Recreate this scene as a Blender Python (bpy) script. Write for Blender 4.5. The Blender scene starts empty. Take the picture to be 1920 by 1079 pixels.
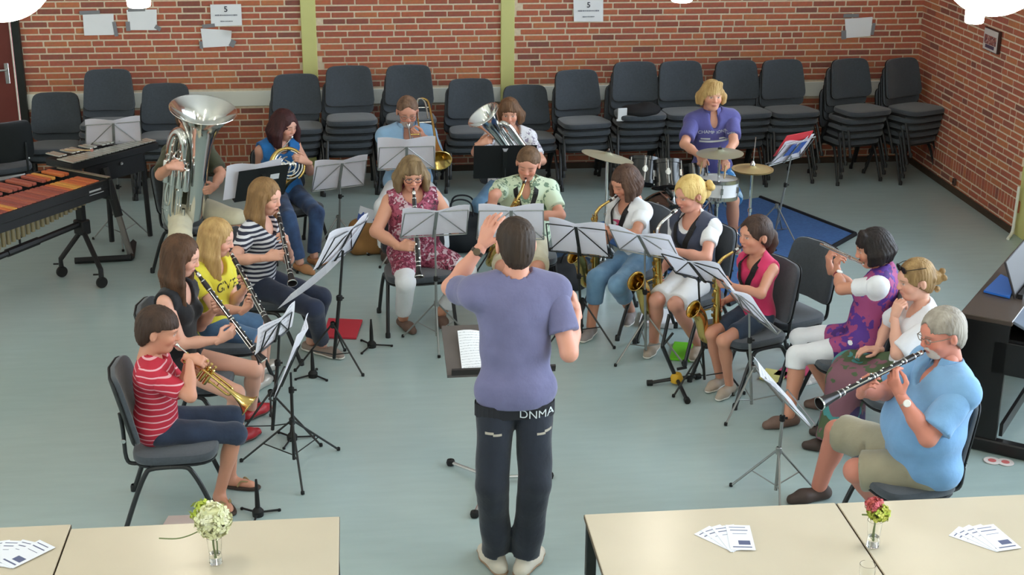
import bpy, math, random
import numpy as np
from mathutils import Vector, Matrix
random.seed(7); RNG=np.random.default_rng(11)
SC=bpy.context.scene; COL=SC.collection
# ------------------------------------------------------------------ camera
FPX=2700.0; PITCH=math.radians(19.77); YAW=math.radians(6.25); ROLL=math.radians(.378); CH=3.82
_cy,_sy,_cp,_sp=math.cos(YAW),math.sin(YAW),math.cos(PITCH),math.sin(PITCH)
FW=np.array([_sy*_cp,_cy*_cp,-_sp]); _rt=np.array([_cy,-_sy,0.]); _up=np.cross(_rt,FW)
CR=math.cos(ROLL)*_rt+math.sin(ROLL)*_up; CU=-math.sin(ROLL)*_rt+math.cos(ROLL)*_up
CAMP=np.array([0,0,CH])
cam=bpy.data.cameras.new('camera'); cam.sensor_width=36; cam.lens=FPX/1920*36; cam.clip_end=100
camo=bpy.data.objects.new('camera',cam); COL.objects.link(camo)
camo.matrix_world=Matrix(((CR[0],CU[0],-FW[0],0),(CR[1],CU[1],-FW[1],0),(CR[2],CU[2],-FW[2],CH),(0,0,0,1)))
SC.camera=camo
# ------------------------------------------------------------------ world, daylight, exposure
vs=SC.view_settings; vs.view_transform='Standard'; vs.look='None'; vs.gamma=1; vs.use_curve_mapping=False; vs.exposure=0.92
w=bpy.data.worlds.new('sky'); SC.world=w; w.use_nodes=True
bg=w.node_tree.nodes['Background']; bg.inputs[0].default_value=(.74,.87,1.0,1); bg.inputs[1].default_value=5
def portal(name,loc,rot,sx,sy):
    l=bpy.data.lights.new(name,'AREA'); l.shape='RECTANGLE'; l.size=sx; l.size_y=sy; l.cycles.is_portal=True
    o=bpy.data.objects.new(name,l); COL.objects.link(o); o.location=loc; o.rotation_euler=rot
RW=5.70; LW=-6.2; BW=14.1; NW=-1.5; CE=4.7
WIN_R=((2.0,11.5,.62,3.7),); WIN_L=((.5,5.0,.9,3.2),)
WIN_ADDED=(11.75,13.85,2.05,3.9)  # added unseen high window, guessed, put in for the bluish floor sheen
for (y0,y1,z0,z1) in WIN_R+(WIN_ADDED,): portal('daylight_right',(RW+.12,(y0+y1)/2,(z0+z1)/2),(0,math.radians(90),0),z1-z0,y1-y0)
for (y0,y1,z0,z1) in WIN_L: portal('daylight_left',(LW-.12,(y0+y1)/2,(z0+z1)/2),(0,math.radians(-90),0),z1-z0,y1-y0)
# ------------------------------------------------------------------ pixel helpers (photo pixels, 1920x1079)
def ray(x,y): return FW+CR*((x-960)/FPX)-CU*((y-540)/FPX)
def at_z(x,y,z=0.):
    d=ray(x,y); return CAMP+d*((z-CH)/d[2])
def at_y(x,y,Y):
    d=ray(x,y); return CAMP+d*(Y/d[1])
def at_x(x,y,X):
    d=ray(x,y); return CAMP+d*(X/d[0])
def near_ray(x,y,p):
    d=ray(x,y); d=d/np.linalg.norm(d); return CAMP+d*((np.asarray(p)-CAMP)@d)
def on_ray(x,y,c,dist,sign):
    """point on the pixel's ray at `dist` from c; sign -1 nearer the camera, +1 farther"""
    d=ray(x,y); d=d/np.linalg.norm(d); c=np.asarray(c); t=(c-CAMP)@d; m=np.linalg.norm(CAMP+d*t-c)
    q=math.sqrt(max(0,dist*dist-m*m)); return CAMP+d*(t+sign*q)
def V(*a): return np.array(a,float)
def unit(v):
    v=np.asarray(v,float); return v/max(1e-9,np.linalg.norm(v))
def azv(deg): a=math.radians(deg); return V(math.cos(a),math.sin(a),0)
# ------------------------------------------------------------------ materials
def lin(c):
    return tuple((x/255/12.92 if x/255<=.04045 else ((x/255+.055)/1.055)**2.4) for x in c)
MATS={}
def mat(name,rgb,rough=.6,metal=0.,spec=.4,var=0.,vscale=8.,bump=0.,bscale=200.,stretch=None,emit=0.,rgb2=None,sheen=0.,coat=0.):
    if name in MATS: return MATS[name]
    m=bpy.data.materials.new(name); m.use_nodes=True; nt=m.node_tree; b=nt.nodes['Principled BSDF']
    c=lin(rgb); b.inputs['Base Color'].default_value=(*c,1); b.inputs['Roughness'].default_value=rough
    b.inputs['Metallic'].default_value=metal; b.inputs['Specular IOR Level'].default_value=spec
    if sheen: b.inputs['Sheen Weight'].default_value=sheen
    if coat: b.inputs['Coat Weight'].default_value=coat
    if emit: b.inputs['Emission Color'].default_value=(*c,1); b.inputs['Emission Strength'].default_value=emit
    if var or bump:
        tc=nt.nodes.new('ShaderNodeTexCoord'); src=tc.outputs['Object']
        if stretch:
            mp=nt.nodes.new('ShaderNodeMapping'); mp.inputs['Scale'].default_value=stretch; nt.links.new(src,mp.inputs[0]); src=mp.outputs[0]
    if var:
        n=nt.nodes.new('ShaderNodeTexNoise'); n.inputs['Scale'].default_value=vscale; n.inputs['Detail'].default_value=5; nt.links.new(src,n.inputs['Vector'])
        r=nt.nodes.new('ShaderNodeValToRGB'); r.color_ramp.elements[0].position=.32; r.color_ramp.elements[1].position=.68
        c2=lin(rgb2) if rgb2 else tuple(x*(1-var) for x in c)
        r.color_ramp.elements[0].color=(*c2,1); r.color_ramp.elements[1].color=(*(tuple(min(1,x*(1+(0 if rgb2 else var*.6))) for x in c)),1)
        nt.links.new(n.outputs['Fac'],r.inputs[0]); nt.links.new(r.outputs[0],b.inputs['Base Color'])
    if bump:
        n=nt.nodes.new('ShaderNodeTexNoise'); n.inputs['Scale'].default_value=bscale; n.inputs['Detail'].default_value=3; nt.links.new(src,n.inputs['Vector'])
        bp=nt.nodes.new('ShaderNodeBump'); bp.inputs['Strength'].default_value=bump; bp.inputs['Distance'].default_value=.01
        nt.links.new(n.outputs['Fac'],bp.inputs['Height']); nt.links.new(bp.outputs[0],b.inputs['Normal'])
    MATS[name]=m; return m
def mat_pattern(name,cols,scale=14,rough=.75,distort=.25,feature='F1'):
    """patches of several colours (printed cloth): cells of a voronoi, softly warped"""
    if name in MATS: return MATS[name]
    m=bpy.data.materials.new(name); m.use_nodes=True; nt=m.node_tree; b=nt.nodes['Principled BSDF']; b.inputs['Roughness'].default_value=rough
    tc=nt.nodes.new('ShaderNodeTexCoord'); nz=nt.nodes.new('ShaderNodeTexNoise'); nz.inputs['Scale'].default_value=scale*.8
    mx=nt.nodes.new('ShaderNodeMixRGB'); mx.inputs[0].default_value=distort
    nt.links.new(tc.outputs['Object'],nz.inputs['Vector']); nt.links.new(tc.outputs['Object'],mx.inputs[1]); nt.links.new(nz.outputs['Color'],mx.inputs[2])
    v=nt.nodes.new('ShaderNodeTexVoronoi'); v.inputs['Scale'].default_value=scale; nt.links.new(mx.outputs[0],v.inputs['Vector'])
    sp=nt.nodes.new('ShaderNodeSeparateColor'); nt.links.new(v.outputs['Color'],sp.inputs[0])
    r=nt.nodes.new('ShaderNodeValToRGB'); r.color_ramp.interpolation='CONSTANT'; e=r.color_ramp.elements
    tot=sum(wt for _,wt in cols); acc=0
    for i,(c,wt) in enumerate(cols):
        el=e[i] if i<2 else e.new(.5)
        el.position=min(.999,acc/tot); el.color=(*lin(c),1); acc+=wt
    nt.links.new(sp.outputs[0],r.inputs[0]); nt.links.new(r.outputs[0],b.inputs['Base Color'])
    MATS[name]=m; return m
def mat_stripe(name,c1,c2,period,duty=.5,axis='Z',rough=.8):
    if name in MATS: return MATS[name]
    m=bpy.data.materials.new(name); m.use_nodes=True; nt=m.node_tree; b=nt.nodes['Principled BSDF']; b.inputs['Roughness'].default_value=rough
    tc=nt.nodes.new('ShaderNodeTexCoord'); nz=nt.nodes.new('ShaderNodeTexNoise'); nz.inputs['Scale'].default_value=6
    nt.links.new(tc.outputs['Object'],nz.inputs['Vector'])
    sp=nt.nodes.new('ShaderNodeSeparateXYZ'); nt.links.new(tc.outputs['Object'],sp.inputs[0])
    a=nt.nodes.new('ShaderNodeMath'); a.operation='MULTIPLY_ADD'; a.inputs[1].default_value=.03; nt.links.new(nz.outputs['Fac'],a.inputs[0]); nt.links.new(sp.outputs[axis],a.inputs[2])
    d=nt.nodes.new('ShaderNodeMath'); d.operation='DIVIDE'; d.inputs[1].default_value=period; nt.links.new(a.outputs[0],d.inputs[0])
    f=nt.nodes.new('ShaderNodeMath'); f.operation='FRACT'; nt.links.new(d.outputs[0],f.inputs[0])
    g=nt.nodes.new('ShaderNodeMath'); g.operation='GREATER_THAN'; g.inputs[1].default_value=duty; nt.links.new(f.outputs[0],g.inputs[0])
    mx=nt.nodes.new('ShaderNodeMixRGB'); mx.inputs[1].default_value=(*lin(c1),1); mx.inputs[2].default_value=(*lin(c2),1)
    nt.links.new(g.outputs[0],mx.inputs[0]); nt.links.new(mx.outputs[0],b.inputs['Base Color'])
    MATS[name]=m; return m
def mat_attr(name,rough=.5,sss=0.,bump=0.):
    if name in MATS: return MATS[name]
    m=bpy.data.materials.new(name); m.use_nodes=True; nt=m.node_tree; b=nt.nodes['Principled BSDF']; b.inputs['Roughness'].default_value=rough
    b.inputs['Specular IOR Level'].default_value=.35
    a=nt.nodes.new('ShaderNodeAttribute'); a.attribute_name='Col'; nt.links.new(a.outputs['Color'],b.inputs['Base Color'])
    MATS[name]=m; return m
# ------------------------------------------------------------------ objects
def tag(o,label=None,cat=None,group=None,kind=None):
    if label: o['label']=label
    if cat: o['category']=cat
    if group: o['group']=group
    if kind: o['kind']=kind
    return o
def empty(name,loc=(0,0,0),rz=0.,label=None,cat=None,group=None):
    o=bpy.data.objects.new(name,None); COL.objects.link(o); o.location=Vector([float(x) for x in loc]); o.rotation_euler=(0,0,rz); o.empty_display_size=.1
    return tag(o,label,cat,group)
def link(name,me,parent=None):
    o=bpy.data.objects.new(name,me); COL.objects.link(o)
    if parent is not None: o.parent=parent
    return o
def np_mesh(name,v,quads,m=None,smooth=True,col=None,sharp=None):
    v=np.asarray(v,np.float32); q=np.asarray(quads,np.int32); me=bpy.data.meshes.new(name)
    me.vertices.add(len(v)); me.vertices.foreach_set('co',v.ravel())
    k=q.shape[1]; me.loops.add(q.size); me.loops.foreach_set('vertex_index',q.ravel())
    me.polygons.add(len(q)); me.polygons.foreach_set('loop_start',np.arange(0,q.size,k,dtype=np.int32))
    if m: me.materials.append(m)
    me.update(calc_edges=True)
    me.polygons.foreach_set('use_smooth',np.full(len(q),smooth))
    if col is not None:
        a=me.color_attributes.new('Col','FLOAT_COLOR','POINT'); a.data.foreach_set('color',np.asarray(col,np.float32).ravel())
    if sharp: me.set_sharp_from_angle(angle=math.radians(sharp))
    return me
def frame(z,xhint=(1,0,0)):
    z=unit(z); x=np.asarray(xhint,float); x=x-z*(x@z)
    if np.linalg.norm(x)<1e-4: x=np.array([0,1.,0])-z*z[1]
    x=unit(x); return x,np.cross(z,x),z
class MB:
    """collects shapes, then builds ONE mesh object"""
    def __init__(s): s.v=[]; s.f=[]; s.mi=[]; s.cur=0
    def _add(s,vs,fs):
        b=len(s.v); s.v+= [tuple(map(float,p)) for p in vs]; s.f+=[tuple(i+b for i in f) for f in fs]; s.mi+=[s.cur]*len(fs); return s
    def box(s,c,size,R=None,bev=0.):
        hx,hy,hz=[x/2 for x in size]; c=np.asarray(c,float)
        if bev<=0:
            P=[(sx*hx,sy*hy,sz*hz) for sz in(-1,1) for sy in(-1,1) for sx in(-1,1)]
            F=[(0,2,3,1),(4,5,7,6),(0,1,5,4),(2,6,7,3),(0,4,6,2),(1,3,7,5)]
        else:
            P=[];F=[];b=bev
            for sz in(-1,1):
                for (i,(sx,sy)) in enumerate(((-1,-1),(1,-1),(1,1),(-1,1))):
                    P+=[(sx*(hx-b),sy*(hy-b),sz*hz),(sx*hx,sy*(hy-b),sz*(hz-b)),(sx*(hx-b),sy*hy,sz*(hz-b))]
            def id(z,i,k): return z*12+i*3+k
            F=[(id(1,0,0),id(1,1,0),id(1,2,0),id(1,3,0)),(id(0,3,0),id(0,2,0),id(0,1,0),id(0,0,0))]
            for z in(0,1):
                for i in range(4):
                    t=(id(z,i,0),id(z,i,1),id(z,i,2)); F.append(t if (z==1)==(i%2==0) else t[::-1])
            sd=[(0,1,2),(1,2,1),(2,3,2),(3,0,1)]
            for (i,j,k) in sd:
                F.append((id(0,i,k),id(0,j,k),id(1,j,k),id(1,i,k)))
                F.append((id(1,i,k),id(1,j,k),id(1,j,0),id(1,i,0))); F.append((id(0,i,0),id(0,j,0),id(0,j,k),id(0,i,k)))
            for i in range(4):
                k=(2,1)[i%2]; o=(1,2)[i%2]
                a=(id(0,i,1),id(0,i,2),id(1,i,2),id(1,i,1)); F.append(a if i%2 else a[::-1])
        P=np.array(P)
        if R is not None: P=P@np.asarray(R,float).T
        return s._add(P+c,F)
    def tube(s,pts,r,n=8,closed=False,caps=True):
        pts=[np.asarray(p,float) for p in pts]; m=len(pts); rr=r if hasattr(r,'__len__') else [r]*m
        T=[]
        for i in range(m):
            a=pts[(i-1)%m] if (closed or i>0) else pts[i]; b=pts[(i+1)%m] if (closed or i<m-1) else pts[i]
            T.append(unit(b-a))
        x=frame(T[0])[0]; vs=[]; fs=[]
        for i in range(m):
            x=x-T[i]*(x@T[i]); x=unit(x) if np.linalg.norm(x)>1e-5 else frame(T[i])[0]; y=np.cross(T[i],x)
            for k in range(n):
                a=2*math.pi*k/n; vs.append(pts[i]+rr[i]*(math.cos(a)*x+math.sin(a)*y))
        for i in range(m if closed else m-1):
            j=(i+1)%m
            for k in range(n): fs.append((i*n+k,i*n+(k+1)%n,j*n+(k+1)%n,j*n+k))
        if caps and not closed: fs.append(tuple(range(n))[::-1]); fs.append(tuple((m-1)*n+k for k in range(n)))
        return s._add(vs,fs)
    def lathe(s,prof,n=24,o=(0,0,0),axis=(0,0,1),xh=(1,0,0),cap0=False,cap1=False):
        X,Y,Z=frame(axis,xh); o=np.asarray(o,float); vs=[];fs=[]
        for (r,z) in prof:
            for k in range(n):
                a=2*math.pi*k/n; vs.append(o+Z*z+X*(r*math.cos(a))+Y*(r*math.sin(a)))
        for i in range(len(prof)-1):
            for k in range(n): fs.append((i*n+k,i*n+(k+1)%n,(i+1)*n+(k+1)%n,(i+1)*n+k))
        if cap0: fs.append(tuple(range(n))[::-1])
        if cap1: fs.append(tuple((len(prof)-1)*n+k for k in range(n)))
        return s._add(vs,fs)
    def sheet(s,P00,P10,P11,P01,nu=6,nv=6,bulge=0.,thick=.0015,fn=None,two=False):
        P00,P10,P11,P01=[np.asarray(p,float) for p in (P00,P10,P11,P01)]; N=unit(np.cross(P10-P00,P01-P00)); vs=[];fs=[]
        for side in(0,1):
            for j in range(nv+1):
                for i in range(nu+1):
                    u,w=i/nu,j/nv; p=(P00*(1-u)+P10*u)*(1-w)+(P01*(1-u)+P11*u)*w
                    off=bulge*math.sin(math.pi*u)*1. + (fn(u,w) if fn else 0)
                    vs.append(p+N*(off+(thick if side==0 else 0)))
        A=(nu+1)*(nv+1)
        for j in range(nv):
            for i in range(nu):
                a=j*(nu+1)+i; q=(a,a+1,a+nu+2,a+nu+1); fs.append(q); fs.append(tuple(A+k for k in q[::-1]))
        ring=[i for i in range(nu)]+[nu+(nu+1)*j for j in range(nv)]+[A-1-i for i in range(nu)]+[(nu+1)*(nv-j) for j in range(nv)]
        L=len(ring)
        for i in range(L): a,b=ring[i],ring[(i+1)%L]; fs.append((b,a,A+a,A+b))
        n0=len(s.mi); s._add(vs,fs)
        if two:
            for q in range(n0,len(s.mi)): s.mi[q]=0 if (q-n0<2*nu*nv and (q-n0)%2==0) else 1
        return s
    def pad(s,w,d,t,fn=None,e=3.5,n=32,rings=((.0,1.),(.6,1.),(.88,1.),(.97,.8),(1.,.4))):
        """cushion: superellipse outline w x d, thickness t, in local XY, top +Z; fn maps a point"""
        vs=[];fs=[]
        def pt(a,q):
            c,sn=math.cos(a),math.sin(a); return (math.copysign(abs(c)**(2/e),c)*w/2*q, math.copysign(abs(sn)**(2/e),sn)*d/2*q)
        lay=[(q,t/2*z) for q,z in rings]+[(q,-t/2*z) for q,z in rings[::-1]]
        for q,z in lay:
            for k in range(n):
                x,y=pt(2*math.pi*k/n,max(q,.02)); vs.append((x,y,z))
        for i in range(len(lay)-1):
            for k in range(n): fs.append((i*n+k,i*n+(k+1)%n,(i+1)*n+(k+1)%n,(i+1)*n+k)[::-1])
        fs.append(tuple(range(n))); fs.append(tuple((len(lay)-1)*n+k for k in range(n))[::-1])
        if fn: vs=[fn(np.array(p)) for p in vs]
        return s._add(vs,fs)
    def mesh(s,name,m,smooth=True,sharp=40,org=None):
        me=bpy.data.meshes.new(name); v=s.v
        if org is not None: v=[(p[0]-org[0],p[1]-org[1],p[2]-org[2]) for p in v]
        me.from_pydata(v,[],s.f)
        for mm in (m if isinstance(m,(list,tuple)) else [m]): me.materials.append(mm)
        if any(s.mi): me.polygons.foreach_set('material_index',s.mi)
        me.update()
        if smooth: me.polygons.foreach_set('use_smooth',[True]*len(me.polygons)); me.set_sharp_from_angle(angle=math.radians(sharp))
        return me
    def build(s,name,m,parent=None,smooth=True,sharp=40,org=None): return link(name,s.mesh(name,m,smooth,sharp,org),parent)
def rotz(a): c,s=math.cos(a),math.sin(a); return np.array([[c,-s,0],[s,c,0],[0,0,1.]])
def copy_tree(o,parent=None):
    c=o.copy(); COL.objects.link(c)
    if parent is not None: c.parent=parent
    for ch in list(o.children): copy_tree(ch,c)
    return c
def bez(pts,n=6):
    """catmull-rom through points"""
    P=[np.asarray(p,float) for p in pts]; out=[]
    for i in range(len(P)-1):
        p0=P[max(0,i-1)];p1=P[i];p2=P[i+1];p3=P[min(len(P)-1,i+2)]
        for k in range(n):
            t=k/n; out.append(.5*((2*p1)+(-p0+p2)*t+(2*p0-5*p1+4*p2-p3)*t*t+(-p0+3*p1-3*p2+p3)*t**3))
    out.append(P[-1]); return out
# ================================================================== the room
M_FLOOR=mat('linoleum',(166,184,182),rough=.22,spec=.5,var=.035,vscale=5,stretch=(.6,3,1))
M_MORTAR=mat('mortar',(226,208,182),rough=.95,var=.1,vscale=30)
M_CEIL=mat('ceiling_paint',(235,233,228),rough=.9,var=.02)
M_WHITEP=mat('white_paint',(236,236,226),rough=.5,var=.03,vscale=3)
M_YELLOW=mat('pale_yellow_paint',(214,212,140),rough=.5,var=.04,vscale=4)
M_BASEB=mat('dark_baseboard',(74,60,48),rough=.6,var=.2)
M_BLACKF=mat('black_paint',(26,30,28),rough=.5,var=.1)
M_DOOR=mat('red_brown_door',(122,58,52),rough=.45,var=.1,vscale=3)
M_STEEL=mat('brushed_steel',(200,200,200),rough=.3,metal=1.)
def struct(o): o['kind']='structure'; return o
# floor
struct(MB().box(((LW+RW)/2,(NW+BW)/2,-.05),(RW-LW+.4,BW-NW+.2,.1)).build('floor',M_FLOOR,smooth=False))
struct(MB().box(((LW+RW)/2,(NW+BW)/2,CE+.05),(RW-LW+.4,BW-NW+.4,.1)).build('ceiling',M_CEIL,smooth=False))
# brick material: tone from the object (single bricks) or from the island (brick field)
def brick_mat(name,per_object):
    m=bpy.data.materials.new(name); m.use_nodes=True; nt=m.node_tree; b=nt.nodes['Principled BSDF']; b.inputs['Roughness'].default_value=.85
    if per_object: s=nt.nodes.new('ShaderNodeObjectInfo').outputs['Random']
    else: s=nt.nodes.new('ShaderNodeNewGeometry').outputs['Random Per Island']
    r=nt.nodes.new('ShaderNodeValToRGB'); e=r.color_ramp.elements
    stops=[(0,(138,88,76)),(.05,(150,90,76)),(.2,(172,98,78)),(.5,(184,104,80)),(.72,(190,110,80)),(.9,(196,124,84)),(1,(178,98,82))]
    for i,(p,c) in enumerate(stops):
        el=e[i] if i<2 else e.new(p); el.position=p; el.color=(*lin(c),1)
    nt.links.new(s,r.inputs[0])
    tc=nt.nodes.new('ShaderNodeTexCoord'); n=nt.nodes.new('ShaderNodeTexNoise'); n.inputs['Scale'].default_value=35; n.inputs['Detail'].default_value=6
    nt.links.new(tc.outputs['Object'],n.inputs['Vector'])
    mx=nt.nodes.new('ShaderNodeMixRGB'); mx.blend_type='MULTIPLY'; mx.inputs[0].default_value=.45
    nt.links.new(r.outputs[0],mx.inputs[1]); nt.links.new(n.outputs['Color'],mx.inputs[2])
    hs=nt.nodes.new('ShaderNodeHueSaturation'); hs.inputs['Saturation'].default_value=1.0; hs.inputs['Value'].default_value=1.25; nt.links.new(mx.outputs[0],hs.inputs['Color'])
    nt.links.new(hs.outputs[0],b.inputs['Base Color'])
    bp=nt.nodes.new('ShaderNodeBump'); bp.inputs['Strength'].default_value=.4; bp.inputs['Distance'].default_value=.004
    nt.links.new(n.outputs['Fac'],bp.inputs['Height']); nt.links.new(bp.outputs[0],b.inputs['Normal']); return m
MB1=brick_mat('brick_single',True); MB2=brick_mat('brick_field',False)
CP=.0617; BH=.0475; SL=.2115; HL=.1005; JT=.0135
_bm={}
def brick_mesh(L,Hh):
    k=(round(L,3),round(Hh,3))
    if k not in _bm: _bm[k]=MB().box((0,0,0),(L,.02,Hh),bev=.004).mesh('brick',MB1,smooth=False)
    return _bm[k]
def brick_wall(name,org,ux,length,zmax,skips,prefer,back):
    """courses of bricks on a mortar slab; org: lower corner, ux: direction along the wall, normal = towards the room"""
    ux=np.asarray(ux,float); nrm=np.cross(ux,(0,0,1.)); org=np.asarray(org,float)
    slab=back
    bricks=[]; z=.02; ci=0
    while z<zmax:
        if abs(z+.05-.275)<.05 and ci>=3 and not any(b[5] for b in bricks):   # soldier course
            x=0.
            while x<length: bricks.append((x+.0245,z+.0525,.0485,.105,ci,True)); x+=.0605
            z+=.1165; ci+=1; continue
        x=-random.random()*.2
        while x<length:
            L=HL if random.random()<.16 else SL
            a,b=max(x,0),min(x+L,length)
            if b-a>.02: bricks.append(((a+b)/2,z+BH/2,b-a,BH,ci,False))
            x+=L+JT
        z+=CP; ci+=1
    out=[]
    for (x,zc,L,Hh,ci,sd) in bricks:
        a,b=x-L/2,x+L/2; cut=False
        for (s0,s1,t0,t1) in skips:
            if zc>t0 and zc<t1:
                if a>=s0 and b<=s1: cut=True
                elif a<s0<b: b=s0
                elif a<s1<b: a=s1
        if not cut and b-a>.02: out.append(((a+b)/2,zc,b-a,Hh,sd))
    out.sort(key=lambda q:prefer(q)); mb=MB(); R=np.array([ux,-nrm,(0,0,1)]).T
    rz=math.atan2(ux[1],ux[0])
    for i,(x,zc,L,Hh,sd) in enumerate(out):
        p=org+ux*x+V(0,0,zc)+nrm*(random.random()*.003-.007)
        if i<300:
            L2=round(L/.01)*.01 if abs(L-SL)>.001 and abs(L-HL)>.001 else L
            o=link('brick',brick_mesh(L2 if L2>.02 else L,Hh),slab); o.location=p; o.rotation_euler=(0,0,rz)
        else: mb.box(p,(L,.02,Hh),R)
    o=mb.build('brick_field',MB2,slab,smooth=False); o['kind']='stuff'
# back wall: mortar slab with the doorway left open
DX1=-3.23; DX0=-4.25; DH=2.15
mb=MB(); mb.box(((DX1+RW+.19)/2,BW+.09,CE/2),(RW+.19-DX1,.18,CE)); mb.box(((LW+DX0)/2,BW+.1,CE/2),(DX0-LW,.18,CE)); mb.box(((DX0+DX1)/2,BW+.1,(CE+DH)/2),(DX1-DX0,.18,CE-DH))
wb=struct(mb.build('wall_back',M_MORTAR,smooth=False))
PIL=((-.525,-.38),(1.415,1.55))
sk=[(p0-LW,p1-LW,0,9) for p0,p1 in PIL]+[(DX1-LW,RW-LW,.70,.855),(DX0-LW-.06,DX1-LW+.03,0,DH+.06)]
brick_wall('b',(LW,BW,0),(1,0,0),RW-LW,CE,sk,lambda q:(0 if (q[0]+LW>-3.1 and .86<q[1]<1.75) else 1, -q[1] if q[1]<1.75 else q[1]),wb)
for i,(p0,p1) in enumerate(PIL): struct(MB().box(((p0+p1)/2,BW+.0,CE/2),(p1-p0,.05,CE),bev=.004).build('trim_%d'%(i+1),M_YELLOW,smooth=False))
xs=[DX1]+[x for p in PIL for x in p]+[RW]
k=3
for a,b in ((DX1+.03,PIL[0][0]),(PIL[0][1],PIL[1][0]),(PIL[1][1],RW)):
    struct(MB().box(((a+b)/2,BW-.005,.778),(b-a,.03,.148),bev=.003).build('trim_%d'%k,M_WHITEP,smooth=False)); k+=1
struct(MB().box(((DX1+RW)/2,BW-.012,.03),(RW-DX1,.02,.06)).build('baseboard_back',M_BASEB,smooth=False))
# right wall: brick pier with an added high window, then windows with pale yellow spandrels
YB=11.55
CY0,CY1,CZ0,CZ1=WIN_ADDED
wr=struct(MB().box((RW+.09,(YB+BW)/2,CZ0/2),(.18,BW-YB,CZ0)).box((RW+.09,(YB+BW)/2,(CZ1+CE)/2),(.18,BW-YB,CE-CZ1)).box((RW+.09,(YB+CY0)/2,(CZ0+CZ1)/2),(.18,CY0-YB,CZ1-CZ0)).box((RW+.09,(BW+CY1)/2,(CZ0+CZ1)/2),(.18,BW-CY1,CZ1-CZ0)).build('wall_right',M_MORTAR,smooth=False))
brick_wall('r',(RW,BW,0),(0,-1,0),BW-YB,CE,[(BW-CY1,BW-CY0,CZ0,CZ1)],lambda q:(0 if .0<q[1]<1.72 else 1, -q[0]),wr)
struct(MB().box((RW-.012,(YB+BW)/2,.03),(.02,BW-YB,.06)).build('baseboard_right',M_BASEB,smooth=False))
struct(MB().box((RW+.08,(NW+YB)/2,.31),(.14,YB-NW,.62),bev=.003).build('trim_6',M_YELLOW,smooth=False))
y0,y1,z0,z1=WIN_R[0]
struct(MB().box((RW+.1,(NW+YB)/2,(z1+CE)/2),(.18,YB-NW,CE-z1)).build('wall_right',M_WHITEP,smooth=False))
struct(MB().box((RW+.1,(NW+y0)/2,(z0+z1)/2),(.18,y0-NW,z1-z0)).build('wall_right',M_WHITEP,smooth=False))
M_GLASS=bpy.data.materials.new('window_glass'); M_GLASS.use_nodes=True
nt=M_GLASS.node_tree; nt.nodes.remove(nt.nodes['Principled BSDF'])
t=nt.nodes.new('ShaderNodeBsdfTransparent'); g=nt.nodes.new('ShaderNodeBsdfGlossy'); g.inputs['Roughness'].default_value=.02; f=nt.nodes.new('ShaderNodeFresnel'); f.inputs[0].default_value=1.45
mx=nt.nodes.new('ShaderNodeMixShader'); nt.links.new(f.outputs[0],mx.inputs[0]); nt.links.new(t.outputs[0],mx.inputs[1]); nt.links.new(g.outputs[0],mx.inputs[2]); nt.links.new(mx.outputs[0],nt.nodes['Material Output'].inputs[0])
def window(n,x,y0,y1,z0,z1,nb):
    mb=MB(); w=.07
    for i in range(nb+1):
        y=y0+(y1-y0)*i/nb; mb.box((x,y,(z0+z1)/2),(.09,w,z1-z0))
    for z in (z0+w/2,z0+(z1-z0)*.68,z1-w/2): mb.box((x,(y0+y1)/2,z),(.085,y1-y0,w))
    o=struct(mb.build('window_%d'%n,M_WHITEP,smooth=False))
    for i in range(nb):
        for a,b in ((z0,z0+(z1-z0)*.68),(z0+(z1-z0)*.68,z1)):
            MB().box((x,y0+(y1-y0)*(i+.5)/nb,(a+b)/2),(.012,(y1-y0)/nb-w,b-a-w)).build('pane',M_GLASS,o,smooth=False)
window(1,RW+.06,y0,y1,z0,z1,6); window(3,RW+.06,CY0,CY1,CZ0,CZ1,2)  # the second is the added high window, out of view
# left and near walls (beyond the frame), windows on the left
y0,y1,z0,z1=WIN_L[0]
mb=MB(); mb.box((LW-.1,(NW+BW)/2,z0/2),(.18,BW-NW,z0)); mb.box((LW-.1,(NW+BW)/2,(z1+CE)/2),(.18,BW-NW,CE-z1)); mb.box((LW-.1,(NW+y0)/2,(z0+z1)/2),(.18,y0-NW,z1-z0)); mb.box((LW-.1,(BW+y1)/2,(z0+z1)/2),(.18,BW-y1,z1-z0))
struct(mb.build('wall_left',M_WHITEP,smooth=False)); window(2,LW-.06,y0,y1,z0,z1,7)
struct(MB().box(((LW+RW)/2,NW-.1,CE/2),(RW-LW+.4,.18,CE)).build('wall_front',M_WHITEP,smooth=False))
# door, ajar outwards, with daylight outside
struct(MB().box((DX1+.03,BW+.02,DH/2),(.07,.16,DH)).box((DX0-.03,BW+.02,DH/2),(.07,.16,DH)).box(((DX0+DX1)/2,BW+.02,DH+.03),(DX1-DX0+.13,.16,.07)).build('trim_7',M_BLACKF,smooth=False))
d=struct(empty('door_1',(DX0+.02,BW+.08,0),math.radians(9))); d['label']='red-brown door standing ajar to the outside'
MB().box((.47,0,1.07),(.94,.045,2.1),bev=.004).build('leaf',M_DOOR,d,smooth=False)
MB().box((.93,-.002,1.07),(.012,.05,2.1)).build('edge_seal',M_WHITEP,d,smooth=False)
MB().box((.86,-.026,1.02),(.04,.008,.2),bev=.003).tube([(.86,-.03,1.06),(.86,-.07,1.06),(.74,-.075,1.06)],.01).build('handle',M_STEEL,d)
struct(MB().box(((DX0+DX1)/2,BW+.1,-.01),(DX1-DX0,.3,.05)).build('trim_8',mat('stone_sill',(150,148,142),rough=.8,var=.1),smooth=False))
M_GR=mat('grass',(36,58,20),rough=.9,var=.35,vscale=14,rgb2=(60,80,40),bump=.6,bscale=60)
struct(MB().box((-4.2,17.2,-.12),(6,6,.1)).build('ground',M_GR,smooth=False))
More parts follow.
